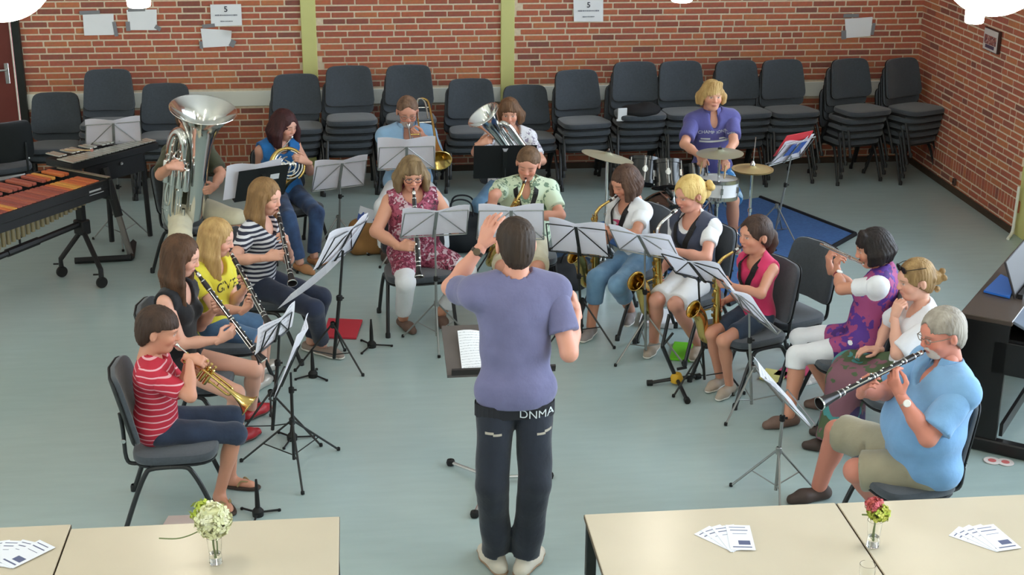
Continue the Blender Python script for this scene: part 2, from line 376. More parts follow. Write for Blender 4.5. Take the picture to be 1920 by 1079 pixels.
M_PEB=mat('pebbles',(96,96,92),rough=.9,var=.4,vscale=40,bump=.8,bscale=60)
struct(MB().box((-3.6,15.0,-.06),(2.6,1.3,.06)).build('ground',M_PEB,smooth=False))
hd=empty('hedge',(-4.0,16.1,0),0,'dim green hedge outside the open door','hedge')
mb=MB(); rg=np.random.default_rng(4)
for i in range(1400):
    c=V(rg.uniform(-1.6,1.6),rg.uniform(-.35,.35),rg.uniform(0,2.3)); u=unit(rg.normal(size=3)); w=unit(np.cross(u,rg.normal(size=3))); s=rg.uniform(.05,.10); mb._add([c-u*s,c+w*s*.5,c+u*s,c-w*s*.5],[(0,1,2,3)])
o=mb.build('leaves',mat('hedge_leaf',(38,56,24),rough=.8,var=.4,vscale=12),hd,smooth=False); o['kind']='stuff'
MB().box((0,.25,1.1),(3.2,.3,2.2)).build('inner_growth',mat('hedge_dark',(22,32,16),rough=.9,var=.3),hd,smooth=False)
# ================================================================== chairs and tables
M_CFAB=mat('charcoal_upholstery',(66,72,79),rough=.9,var=.12,vscale=60,bump=.25,bscale=400,sheen=.3)
M_CPLA=mat('black_plastic',(30,32,34),rough=.5,var=.08)
M_CTUBE=mat('black_tube',(28,30,32),rough=.4,spec=.5,var=.05)
M_CHROME=mat('chrome',(215,215,215),rough=.18,metal=1.)
def chair_meshes():
    P={}
    def fs(p):   # seat pad
        x,y,z=p; return V(x*(1-.06*(-y/.22)),y+.02,.405+z+.008*(y/.22)-.012*math.cos(x/.23*1.5)*0)
    P['seat']=MB().pad(.47,.45,.055,fs,e=4.2).mesh('seat',M_CFAB)
    P['seat_shell']=MB().pad(.455,.435,.022,lambda p:fs(p)-V(0,0,.034),e=4.2,n=24).mesh('seat_shell',M_CPLA)
    th=math.radians(14)
    def fb(p,off=0.):
        x,y,z=p     # y along the height, z thickness towards the front
        w=x*(1-.07*(y/.19)); curve=.9*x*x
        return V(w,-.235-math.sin(th)*(y)+(z+off)*math.cos(th)+curve,.675+math.cos(th)*y+(z+off)*math.sin(th))
    P['backrest']=MB().pad(.45,.385,.036,fb,e=6.5,rings=((0,1),(.35,1.),(.7,1.),(.92,.95),(.985,.7),(1.,.3))).mesh('backrest',M_CFAB)
    P['back_shell']=MB().pad(.455,.39,.016,lambda p:fb(p,-.022),e=6.5,n=24,rings=((0,1),(.35,1.),(.7,1.),(.95,.95),(1.,.4))).mesh('back_shell',M_CPLA)
    for s in(-1,1):
        P['leg',s,1]=MB().tube(bez([(s*.25,.245,.0),(s*.236,.165,.22),(s*.226,.11,.33),(s*.222,.075,.362),(s*.222,.0,.368)],4),.0135).mesh('leg',M_CTUBE)
        P['leg',s,-1]=MB().tube(bez([(s*.25,-.265,.0),(s*.236,-.185,.22),(s*.226,-.135,.33),(s*.222,-.10,.362),(s*.222,.0,.368)],4),.0135).mesh('leg',M_CTUBE)
        P['back_bracket',s]=MB().tube(bez([(s*.15,-.08,.375),(s*.15,-.19,.365),(s*.15,-.232,.40),(s*.15,-.236,.56),(s*.15,-.245,.66)],4),.011).mesh('back_bracket',M_CTUBE)
        P['foot_cap',s,1]=MB().lathe([(.0,0),(.018,0),(.018,.03),(.014,.04)],10,(s*.25,.245,0)).mesh('foot_cap',M_CPLA)
        P['foot_cap',s,-1]=MB().lathe([(.0,0),(.018,0),(.018,.03),(.014,.04)],10,(s*.25,-.265,0)).mesh('foot_cap',M_CPLA)
        P['bolt',s]=MB().lathe([(.012,0),(.012,.012),(0,.012)],8,(s*.16,-.236,.505),(s,0,0)).mesh('bolt',M_CHROME)
    P['seat_frame']=MB().tube([(-.222,.08,.365),(.222,.08,.365)],.011).tube([(-.222,-.1,.365),(.222,-.1,.365)],.011).mesh('seat_frame',M_CTUBE)
    return P
CHM=chair_meshes()
def chair(loc,az,label,group=None,tilt=0.,stack=False,name='chair'):
    o=empty(name,loc,math.radians(az-90),label,'chair',group)
    for k,me in CHM.items():
        nm=k if isinstance(k,str) else k[0]
        if nm in('foot_cap','bolt'): continue
        link(nm,me,o)
        if nm=='leg':
            lg=o.children[-1]; link('foot_cap',CHM['foot_cap',k[1],k[2]],lg)
        if nm=='back_bracket': link('bolt',CHM['bolt',k[1]],o.children[-1])
    return o
ORD=['topmost','second','third','fourth','fifth','sixth','seventh']
# stacks along the back wall: pixel x of the seat, pixel y of the top edge, facing
STK=[(103,172,-90,'nearest the red-brown door'),(203,128,-90,'behind the metal-barred glockenspiel'),(308,152,-90,'behind the tuba player'),
 (555,135,-88,'behind the horn player'),(655,115,-87,'right of the left yellow pilaster'),(765,115,-90,'behind the trombone player'),(882,143,-88,'left of the euphonium player'),
 (990,156,-86,'at the right yellow pilaster, behind the euphonium player'),(1090,123,-82,'above the tilted crash cymbal'),(1190,108,-86,'that carries a black bag and silver tag'),
 (1280,109,-84,'left of the drummer'),(1385,110,-82,'right of the drummer'),(1470,108,-81,'behind the red folder'),(1600,113,-74,'below the paper taped at far right'),(1705,109,-66,'in the corner by the right wall')]
def top_chair_z(n): return (n-1)*.075
for px,py,az,ds in STK:
    p=at_y(px,py,13.72); n=max(2,int(round((p[2]-.875)/.075+1))); xx=p[0]
    for i in range(n):
        k=n-1-i
        nm=('topmost' if k==0 else ('bottom one' if i==0 else ORD[k]+' from top'))
        yy=13.52-.02*i
        chair((xx+(random.random()-.5)*.03-.012*(n-1-i),yy,i*.075),az+(random.random()-.5)*3,'charcoal chair, %s, stack %s'%(nm,ds),'stacked chairs along the brick wall')
# tables in the foreground
M_TTOP=mat('table_laminate',(204,192,170),rough=.26,spec=.5,var=.04,vscale=2.5)
M_TEDGE=mat('table_edge',(92,78,60),rough=.5)
M_TLEG=mat('table_leg_black',(24,26,24),rough=.4)
def table(x0,x1,yb,yf,label,slope=0.):
    L=x1-x0; W=yb-yf; o=empty('table',((x0+x1)/2,(yb+yf)/2,0),slope,label,'table','tables in the foreground')
    MB().box((0,0,.728),(L-.004,W,.024),bev=.003).build('tabletop',M_TTOP,o,smooth=False)
    MB().box((0,0,.7265),(L,W+.004,.018)).build('edge_band',M_TEDGE,o,smooth=False)
    MB().box((0,W/2-.04,.69),(L-.08,.03,.05)).box((0,-W/2+.04,.69),(L-.08,.03,.05)).build('apron',M_TLEG,o,smooth=False)
    for sx in(-1,1):
        for sy in(-1,1): MB().box((sx*(L/2-.03),sy*(W/2-.03),.358),(.045,.045,.716),bev=.003).build('leg',M_TLEG,o,smooth=False)
    return o
tl=[at_z(637,972,.74),at_z(135,983,.74)]; tr=[at_z(1095,966,.74),at_z(1568,945,.74)]
table(tl[1][0]+.002,tl[0][0],5.64,4.84,'beige table whose right end stands left of the conductor')
table(tl[1][0]-1.16,tl[1][0]-.002,5.68,4.88,'beige table at the bottom left corner, cut by the frame')
table(tr[0][0],tr[1][0]-.002,5.555,4.755,'beige table right of the conductor with a fan of leaflets')
table(tr[1][0]+.002,tr[1][0]+1.15,5.55,4.75,'beige table at the bottom right corner with the pink flowers')
# lamps
M_OPAL=mat('opal_glass_lit',(255,246,226),rough=.4,emit=15)
M_CORD=mat('lamp_cord',(225,225,220),rough=.6)
def lamp_globe(c,r,label):
    o=empty('pendant_lamp',(c[0],c[1],c[2]),0,label,'lamp','globe pendant lamps')
    prof=[(max(.001,r*math.sin(a)),-r*math.cos(a)) for a in np.linspace(0.02,math.pi-.3,20)]
    MB().lathe(prof,32).build('globe',M_OPAL,o); MB().lathe([(.075,r*.93),(.07,r*1.15),(.02,r*1.3),(.006,r*1.32)],20).build('cap',M_WHITEP,o)
    MB().tube([(0,0,r*1.3),(0,0,CE-c[2])],.006).build('cord',M_CORD,o)
    return o
def lamp_cyl(c,r,label):
    o=empty('pendant_lamp',(c[0],c[1],c[2]),0,label,'lamp','cylinder pendant lamps'); h=.3
    MB().lathe([(.001,0),(r*.8,0),(r*.97,.008),(r,.03),(r,h)],28).build('shade',M_OPAL,o); MB().lathe([(r*1.02,h),(r*1.02,h+.04),(.02,h+.07),(.006,h+.07)],20).build('cap',M_WHITEP,o)
    MB().tube([(0,0,h+.06),(0,0,CE-c[2])],.005).build('cord',M_CORD,o)
lamp_globe(at_y(-2,-60,5.4),.192,'round white globe lamp at the top left corner'); lamp_globe(at_y(1868,-70,5.4),.205,'round white globe lamp at the top right corner')
for q,w_ in (((-4.9,5.4,3.13),'left beyond the frame'),((-1.25,1.6,3.13),'behind the camera, left row'),((2.46,1.6,3.13),'behind the camera, right row'),((-4.9,9.2,3.13),'far left, above the marimba end')): lamp_globe(V(*q),.2,'added unseen globe lamp '+w_)  # added lamps out of view, put in as warm fill light
lamp_cyl(at_y(261,14,8.6),.068,'white cylinder lamp above the papers at the top left'); lamp_cyl(at_y(1278,4,8.6),.065,'white cylinder lamp at the top edge, right of the single printed sheet'); lamp_cyl(at_y(1826,44,8.6),.058,'white cylinder lamp hanging beside the right globe lamp')
# ================================================================== smooth solid modelling (distance fields -> one continuous mesh)
_E=[((0,0,0),(1,0,0)),((0,1,0),(1,1,0)),((0,0,1),(1,0,1)),((0,1,1),(1,1,1)),((0,0,0),(0,1,0)),((1,0,0),(1,1,0)),((0,0,1),(0,1,1)),((1,0,1),(1,1,1)),((0,0,0),(0,0,1)),((1,0,0),(1,0,1)),((0,1,0),(0,1,1)),((1,1,0),(1,1,1))]
class Field:
    def __init__(s,lo,hi,h):
        s.lo=np.asarray(lo,np.float64); s.h=h; s.n=np.ceil((np.asarray(hi)-s.lo)/h).astype(int)+1
        s.d=np.full(s.n,1.,np.float32); s.ax=[(s.lo[i]+h*np.arange(s.n[i])).astype(np.float32) for i in range(3)]
    def blk(s,lo,hi):
        a=np.clip(np.floor((np.asarray(lo)-s.lo)/s.h).astype(int),0,s.n); b=np.clip(np.ceil((np.asarray(hi)-s.lo)/s.h).astype(int)+1,0,s.n)
        if (b<=a).any(): return None,None
        sl=tuple(slice(a[i],b[i]) for i in range(3))
        return sl,(s.ax[0][sl[0]][:,None,None],s.ax[1][sl[1]][None,:,None],s.ax[2][sl[2]][None,None,:])
    def put(s,sl,v,k,op):
        d=s.d[sl]
        if op=='sub':
            v=-v
            if k>0: h=np.clip(.5-.5*(v-d)/k*-1*-1,0,1)
            s.d[sl]=np.maximum(d,v); return
        if op=='max': s.d[sl]=np.maximum(d,v); return
        if k>0:
            h=np.clip(.5+.5*(d-v)/k,0,1); s.d[sl]=d*(1-h)+v*h-k*h*(1-h)
        else: s.d[sl]=np.minimum(d,v)
    def cap(s,a,b,ra,rb=None,k=.02,op='add'):
        a=np.asarray(a,float); b=np.asarray(b,float); rb=ra if rb is None else rb; m=max(ra,rb)+k+3*s.h
        sl,X=s.blk(np.minimum(a,b)-m,np.maximum(a,b)+m)
        if sl is None: return s
        ab=b-a; L=max(1e-9,ab@ab); p=[X[i]-np.float32(a[i]) for i in range(3)]
        t=np.clip((p[0]*ab[0]+p[1]*ab[1]+p[2]*ab[2])/L,0,1).astype(np.float32)
        v=np.sqrt((p[0]-t*ab[0])**2+(p[1]-t*ab[1])**2+(p[2]-t*ab[2])**2)-(ra+(rb-ra)*t)
        s.put(sl,v.astype(np.float32),k,op); return s
    def ell(s,c,r,R=None,k=.02,op='add'):
        c=np.asarray(c,float); r=np.asarray(r,float); m=max(r)+k+3*s.h
        sl,X=s.blk(c-m,c+m)
        if sl is None: return s
        p=[X[i]-np.float32(c[i]) for i in range(3)]
        if R is not None: p=[p[0]*R[0][j]+p[1]*R[1][j]+p[2]*R[2][j] for j in range(3)]
        k0=np.sqrt((p[0]/r[0])**2+(p[1]/r[1])**2+(p[2]/r[2])**2); k1=np.sqrt((p[0]/r[0]**2)**2+(p[1]/r[1]**2)**2+(p[2]/r[2]**2)**2)+1e-6
        s.put(sl,(k0*(k0-1)/k1).astype(np.float32),k,op); return s
    def clip(s,pt,nrm,lo=None,hi=None):
        """remove what lies on the side nrm points to (inside an optional block)"""
        lo=s.lo if lo is None else lo; hi=(s.lo+s.h*s.n) if hi is None else hi
        sl,X=s.blk(lo,hi)
        if sl is None: return s
        v=sum((X[i]-np.float32(pt[i]))*np.float32(nrm[i]) for i in range(3)); s.d[sl]=np.maximum(s.d[sl],v+0*s.d[sl]); return s
    def wrinkle(s,amp,freq,seed=0):
        r=np.random.default_rng(seed); X=s.blk(s.lo,s.lo+s.h*s.n)[1]; w=0
        for i in range(5):
            f=r.normal(size=3); f=f/np.linalg.norm(f)*freq*(.6+.9*r.random()); f[2]*=.55
            w=w+np.sin(X[0]*f[0]+X[1]*f[1]+X[2]*f[2]+r.random()*6)
        s.d+=(amp*.45*w).astype(np.float32); return s
    def mesh(s):
        d=s.d; d[0]=1;d[-1]=1;d[:,0]=1;d[:,-1]=1;d[:,:,0]=1;d[:,:,-1]=1
        sg=d<0; n=[x-1 for x in s.n]
        c=np.zeros(n,np.int8)
        for i in(0,1):
            for j in(0,1):
                for k in(0,1): c+=sg[i:n[0]+i,j:n[1]+j,k:n[2]+k]
        ci=np.argwhere((c>0)&(c<8)); N=len(ci)
        if N==0: return np.zeros((0,3)),np.zeros((0,4),int)
        pos=np.zeros((N,3)); cnt=np.zeros(N)
        for e0,e1 in _E:
            a=d[ci[:,0]+e0[0],ci[:,1]+e0[1],ci[:,2]+e0[2]]; b=d[ci[:,0]+e1[0],ci[:,1]+e1[1],ci[:,2]+e1[2]]
            m=(a<0)!=(b<0); t=np.where(m,a/np.where(m,a-b,1),0)
            pos+=np.where(m[:,None],np.array(e0)+t[:,None]*(np.array(e1)-np.array(e0)),0); cnt+=m
        v=s.lo+s.h*(ci+pos/cnt[:,None])
        idx=np.full(n,-1,np.int32); idx[ci[:,0],ci[:,1],ci[:,2]]=np.arange(N)
        Q=[]
        for ax in range(3):
            o=[a for a in range(3) if a!=ax]
            A=np.take(sg,np.arange(s.n[ax]-1),ax); B=np.take(sg,np.arange(1,s.n[ax]),ax); e=np.argwhere(A!=B)
            e=e[(e[:,o[0]]>0)&(e[:,o[1]]>0)&(e[:,o[0]]<s.n[o[0]]-1)&(e[:,o[1]]<s.n[o[1]]-1)]
            if not len(e): continue
            def cell(p,q):
                x=e.copy(); x[:,o[0]]-=p; x[:,o[1]]-=q; return idx[x[:,0],x[:,1],x[:,2]]
            q=np.stack([cell(1,1),cell(0,1),cell(0,0),cell(1,0)],1); fl=A[e[:,0],e[:,1],e[:,2]]
            if ax==1: fl=~fl
            q[~fl]=q[~fl][:,::-1]; Q.append(q)
        Q=np.concatenate(Q); Q=Q[(Q>=0).all(1)]
        return v,Q
def merge(parts):
    vs=[];qs=[];b=0
    for v,q in parts: vs.append(v); qs.append(q+b); b+=len(v)
    return np.concatenate(vs),np.concatenate(qs)
def ik(a,c,l1,l2,hint):
    a=np.asarray(a,float); c=np.asarray(c,float); d=c-a; L=np.linalg.norm(d); mx=(l1+l2)*.995
    if L>mx: c=a+d*(mx/L); d=c-a; L=mx
    L=max(L,abs(l1-l2)+.01); u=unit(d); x=(l1*l1-l2*l2+L*L)/(2*L); hgt=math.sqrt(max(0,l1*l1-x*x))
    hv=np.asarray(hint,float)-a; hv=hv-u*(hv@u)
    if np.linalg.norm(hv)<1e-4: hv=V(0,0,-1)-u*(-u[2])
    return a+u*x+unit(hv)*hgt,c
# ------------------------------------------------------------------ hand
def hand_mesh(wrist,d,palm_n,thumb_side,scale=1.,curl=(25,45,35),thumb=(.5,.3),spread=0.):
    """wrist position, d towards the knuckles, palm_n out of the palm, thumb_side: direction the thumb leaves to"""
    d=unit(d); n=np.asarray(palm_n,float); n=unit(n-d*(n@d)); x=np.cross(d,n)
    if x@np.asarray(thumb_side)<0: x=-x
    F=Field(V(-.075,-.05,-.13)*scale,V(.10,.21,.06)*scale,.0046*max(.85,scale)); S=scale
    def P(a,b,c): return V(a,b,c)*S
    F.cap(P(0,-.03,0),P(0,.02,0),.024*S,.026*S,.015)
    bx=(.030,.0105,-.0095,-.028); ln=((.043,.026,.021),(.047,.030,.022),(.043,.027,.021),(.034,.021,.019))
    for i in range(4):
        F.cap(P(bx[i]*.5,.012,0),P(bx[i],.085-.004*abs(i-1),.004),.0155*S,.0118*S,.014)
    for i in range(4):
        p=P(bx[i],.086-.004*abs(i-1),.003); a=0
        for j in range(3):
            a+=math.radians(curl[j]*(1+.05*(i-1))); sx=math.sin(math.radians(spread*(1.5-i)))
            q=p+V(sx,math.cos(a),-math.sin(a))*ln[i][j]*S; F.cap(p,q,(.0102,.0092,.0085)[j]*S,(.0095,.0087,.0076)[j]*S,.004); p=q
    t1=P(.05,.045,-.012-.02*thumb[0]); t2=t1+P(.012-.03*thumb[1],.033,-.012*thumb[0]-.004); t3=t2+P(.004-.03*thumb[1],.026,-.006)
    F.cap(P(.018,.012,-.004),t1,.0165*S,.0125*S,.010); F.cap(t1,t2,.0118*S,.0108*S,.004); F.cap(t2,t3,.0105*S,.0085*S,.004)
    v,q=F.mesh(); M=np.stack([x,d,-n],1)
    if np.linalg.det(M)<0: q=q[:,::-1]
    return v@M.T+np.asarray(wrist),q
# ------------------------------------------------------------------ head and hair (head frame: x right, y forward, z up; origin mid-head)
HR=dict(c=V(0,-.012,.028),r=V(.0765,.095,.088))
def head_field(fem=False,h=.0055,beard=0,chubby=0.):
    F=Field(V(-.11,-.13,-.19),V(.11,.15,.14),h)
    F.ell(HR['c'],HR['r'],k=0)
    F.ell(V(0,.028,-.035),V(.060+.006*chubby,.062,.078),k=.03)
    F.ell(V(0,.046,-.086),V(.034 if fem else .040,.036,.03),k=.025)
    F.ell(V(0,.062,.035),V(.055,.026,.03),k=.03)
    for s in(-1,1):
        F.ell(V(s*.036,.062,-.024),V(.026+.006*chubby,.024,.026),k=.02)
        F.ell(V(s*.032,.097,.008),V(.019,.016,.012),k=.008,op='sub')
        F.ell(V(s*.031,.0745,.007),V(.0155,.0125,.0115),k=.004)
        F.cap(V(s*.014,.088,.026),V(s*.046,.076,.027),.006,.004,.010)
        F.ell(V(s*.083,-.016,-.004),V(.011,.019,.033),k=.006); F.ell(V(s*.090,-.004,-.002),V(.006,.010,.019),k=.003,op='sub')
        F.ell(V(s*.010,.098,-.026),V(.0085,.0095,.0075),k=.008)
    F.cap(V(0,.087,.018),V(0,.104,-.020),.0075,.0105,.012)
    F.ell(V(0,.086,-.0525),V(.0235,.0115,.0055),k=.006); F.ell(V(0,.084,-.0635),V(.020,.0115,.0068),k=.006)
    F.cap(V(-.019,.099,-.058),V(.019,.099,-.058),.0022,.0022,0,'sub')
    F.cap(V(0,-.025,-.05),V(0,-.035,-.18),.053 if not fem else .047,.055 if not fem else .049,.03)
    return F
def head_cols(v,skin,hairc,fem,beard=None,eyes=(70,50,38),closed=False,stubble=0.):
    sk=np.array(lin(skin)); c=np.tile(sk,(len(v),1)); x,y,z=v.T
    def blend(mask,rgb,a=1.):
        nonlocal c
        m=(mask*a)[:,None]; c=c*(1-m)+np.array(lin(rgb))*m
    red=tuple(int(a*b) for a,b in zip(skin,(1.0,.80,.76)))
    front=(y>.02)
    ck=np.exp(-(((np.abs(x)-.04)/.022)**2+((z+.028)/.022)**2))*front; blend(ck,red,.55)
    blend(np.exp(-((x/.014)**2+((z+.022)/.016)**2))*(y>.09),red,.5)
    if beard is not None:
        b=((z<-.04)&(y>.048)&(np.abs(x)<.05)&~((np.abs(x)<.02)&(z>-.066)&(z<-.05)&(y>.085))).astype(float); b*=np.clip((-.035-z)/.012,0,1); blend(b,beard,.9)
        blend(((z<-.034)&(z>-.052)&(y>.078)&(np.abs(x)<.03)).astype(float),beard,.85)
    lip=np.exp(-((x/.022)**4+((z+.058)/.0105)**4))*(y>.078); blend(lip,(176,92,88) if fem else (168,98,90),.75)
    ey=np.exp(-(((np.abs(x)-.031)/.0125)**4+((z-.007)/(.0052))**4))*(y>.06)
    if closed: blend(np.exp(-(((np.abs(x)-.031)/.0135)**4+((z-.002)/.0032)**4))*(y>.06),(80,52,44),.8)
    else:
        blend(ey,(225,220,215),.9); blend(np.exp(-(((np.abs(x)-.031)/.0062)**4+((z-.007)/.0062)**4))*(y>.06),eyes,1.)
        blend(np.exp(-(((np.abs(x)-.031)/.0145)**4+((z-.0135)/.0026)**4))*(y>.06),(60,42,36),.75)
    br=np.exp(-(((np.abs(x)-.031)/.019)**4+((z-.0275-.05*(np.abs(x)-.03)*-1)/.0045)**4))*(y>.05); blend(br,tuple(int(q*.75) for q in hairc),.8)
    return c
def hair_field(style,down,h=.0068,seed=0,vol=1.):
    """style dict: len (how far below the ears), fringe, part; down: gravity in the head frame"""
    k=style['k']; L=style.get('len',0); lo=V(-.16,-.2,-.16-L); hi=V(.16,.15,.17)
    dn=unit(down)
    if L>.1: lo=np.minimum(lo,V(-.17,-.2,-.05)+dn*(L+.15)); hi=np.maximum(hi,V(.17,.15,.17)); lo[1]-=.03
    F=Field(lo,hi,h); t=.013*vol+.002
    F.ell(HR['c']+V(0,-.006,.004),HR['r']+t,k=0)
    F.ell(V(0,-.055,-.03),V(.064,.055,.07)+t*.6,k=.03)      # back of the head
    # face opening
    fz=style.get('fringe',.055); fw=style.get('fw',.066)
    F.ell(V(0,.135,fz-.125),V(fw,.105,.130),op='sub'); F.ell(V(0,.10,-.09),V(fw+.004,.09,.11),op='sub')
    if k=='short':
        nape=style.get('nape',-.075)
        F.clip(V(0,-.06,nape),unit(V(0,.95,-.62)),lo=V(-.2,-.3,-.3),hi=V(.2,.2,.035))
        for s in(-1,1): F.ell(V(s*.096,-.004,-.018),V(.032,.036,.046),op='sub'); F.ell(V(s*.114,-.045,-.085),V(.042,.06,.045),op='sub')
    if k in('bob','long','curly'):
        hw=style.get('hw',.078)
        rows=style.get('rows',7); rr=.026*vol
        for s in(-1,1):
            for i in range(rows):
                a=math.radians(style.get('a0',62)+(170-style.get('a0',62))*i/(rows-1)); st=V(s*hw*math.sin(a)*1.08,.10*math.cos(a)*.95-.012,.03)
                en=st+dn*(L+.075)+V(s*(.02*vol+.012*math.sin(i*2.1+seed)),(-.01 if L<.12 else -.03*(i/rows)),0)
                mid=(st+en)/2+V(s*.012*vol,-.012,0)
                F.cap(st,mid,rr*.8,rr,.02); F.cap(mid,en,rr,rr*(.55 if L>.12 else .75),.02)
    if k in('pony','bun'):
        F.clip(V(0,-.06,-.085),unit(V(0,.75,-.9)),lo=V(-.2,-.3,-.3),hi=V(.2,.2,.03))
        for s in(-1,1): F.ell(V(s*.096,.0,-.018),V(.032,.032,.044),op='sub')
        a=V(0,-.108,.02) if k=='pony' else V(0,-.11,-.02)
        if k=='pony':
            F.cap(V(0,-.09,.03),a,.03,.022,.015); p=a
            for i in range(4):
                q=p+dn*(L/4)+V(0,-.030+.02*i,0); F.cap(p,q,(.024,.033,.034,.026)[i]*vol,(.033,.034,.026,.012)[i]*vol,.012); p=q
        else:
            F.ell(a+V(0,-.022,0),V(.042,.034,.045)*vol,k=.012)
            r=np.random.default_rng(seed)
            for i in range(9):
                q=a+V(0,-.02,0)+r.normal(size=3)*V(.028,.02,.034); F.ell(q,V(.02,.018,.02)*vol,k=.006)
    if style.get('sweep'):
        s=style['sweep']
        for i in range(7):
            u=i/6; F.cap(V(s*(.02-.012*i),.045,.112),V(-s*(-.055+.115*u),.088-.035*abs(u-.45),style.get('fr_z',.05)-.006*math.sin(i*1.7)),.018,.011,.012)
    X=F.blk(F.lo,F.lo+F.h*F.n)[1]; ang=np.arctan2(X[0],X[1]+.01); 
    if k=='curly': F.d+=(.0045*np.sin(X[0]*95+3*np.sin(X[2]*40))*np.sin(X[1]*90+seed)*np.sin(X[2]*75)).astype(np.float32)
    else: F.d+=(.0016*np.sin(ang*31+X[2]*18+seed)+.0013*np.sin(ang*53-X[2]*25)).astype(np.float32)
    return F
def head_basis(az,pitch,roll=0.):
    """az: direction faced, pitch: + looks down, roll: + tilts towards the own right"""
    f=azv(az); r=V(f[1],-f[0],0); p=math.radians(pitch); y=f*math.cos(p)-V(0,0,math.sin(p)); z=np.cross(r,y); q=math.radians(roll)
    x2=r*math.cos(q)-z*math.sin(q); z2=z*math.cos(q)+r*math.sin(q); return np.stack([x2,y,z2],1)
M_SKIN=mat_attr('skin',rough=.5)
def hairmat(rgb,rgb2=None):
    return mat('hair_%d_%d_%d'%tuple(rgb),rgb,rough=.58,spec=.28,var=.45,vscale=22,stretch=(1,1,.12),rgb2=rgb2,bump=.5,bscale=90)
PEOPLE={}
def solve(sp):
    """joints of a figure in world space from photo pixels and depths"""
    s=sp['s']; J={}
    f=azv(sp['az']); r=V(f[1],-f[0],0); J['f']=f; J['r']=r
    if 'pelY' in sp: P=at_y(sp['pel'][0],sp['pel'][1],sp['pelY'])
    else: P=at_z(sp['pel'][0],sp['pel'][1],.505); P[1]+=sp.get('dY',0); P[0]=at_y(sp['pel'][0],sp['pel'][1],P[1])[0]
    N=at_y(sp['neck'][0],sp['neck'][1],P[1]+sp.get('neckdy',0))
    J['pel']=P; L=np.linalg.norm(N-P); want=.49*s; N=P+(N-P)*(min(1.08,max(.9,L/want))*want/L)
    J['neck']=N; J['tlen']=L/want; J['tl']=np.linalg.norm(N-P)
    u=unit(N-P); J['u']=u; f=unit(f-u*(f@u)); r=np.cross(f,u); sf=azv(sp.get('saz',sp['az'])); sf=unit(sf-u*(sf@u)); sr=np.cross(sf,u); J['r']=r; J['f']=f; J['sr']=sr; J['sf']=sf
    sw=sp.get('sw',.168)*s
    for sd,k in((1,'R'),(-1,'L')):
        J['sh'+k]=N-u*.055*s+sr*sd*sw+V(0,0,sp.get('shz'+k,0)); J['hip'+k]=P+r*sd*.085*s
    hd=sp['head']; B=head_basis(sp.get('haz',sp['az']),sp.get('hp',10),sp.get('hr',0)); J['B']=B; hs=sp.get('hs',1.)*(.5+.5*s)*1.03; J['hs']=hs
    J['head']=near_ray(hd[0],hd[1],N+u*.185*hs+f*.035) if sp.get('hfree',True) else N+u*.18
    J['mouth']=J['head']+B@(V(0,.098,-.058)*hs)
    for k in 'RL':
        kx=sp['knee'+k]; H0=J['hip'+k]; ax=sp['ank'+k]; an=at_z(ax[0],ax[1],ax[2] if len(ax)>2 else .085*s)
        if 'pelY' in sp:
            kn=on_ray(kx[0],kx[1],H0,.43*s,-1 if sp['az']<0 else 1); kn2,an2=ik(H0,an,.43*s,.415*s,kn)
        else:
            kn2=at_z(kx[0],kx[1],sp.get('kz',.43)); v=kn2-H0; L=np.linalg.norm(v); kn2=H0+v*(min(1.2,max(.85,L/(.43*s)))*.43*s/L); kn2[2]=max(kn2[2],.41)
            h=kn2[2]-an[2]; mx=math.sqrt(max(.0004,(1.16*.415*s)**2-h*h)); dv=(an-kn2)*V(1,1,0); q=np.linalg.norm(dv); an2=an.copy()
            if q>mx: an2[:2]=kn2[:2]+dv[:2]*(mx/q)
            J['chk'+k]=(L/(.43*s),q,mx)
        J['knee'+k]=kn2; J['ank'+k]=an2
        tx=sp.get('toe'+k); 
        td=(at_z(tx[0],tx[1],.02)-an2) if tx else f; td[2]=0; J['toe'+k]=unit(td)
    return J
def arm(sp,J,k,wrist):
    s=sp['s']; e=sp['elb'+k]; sh=J['sh'+k]; el=on_ray(e[0],e[1],sh,.285*s,e[2] if len(e)>2 else -1)
    el2,w2=ik(sh,wrist,.285*s,.25*s,el); J['elb'+k]=el2; J['wr'+k]=w2; return el2,w2
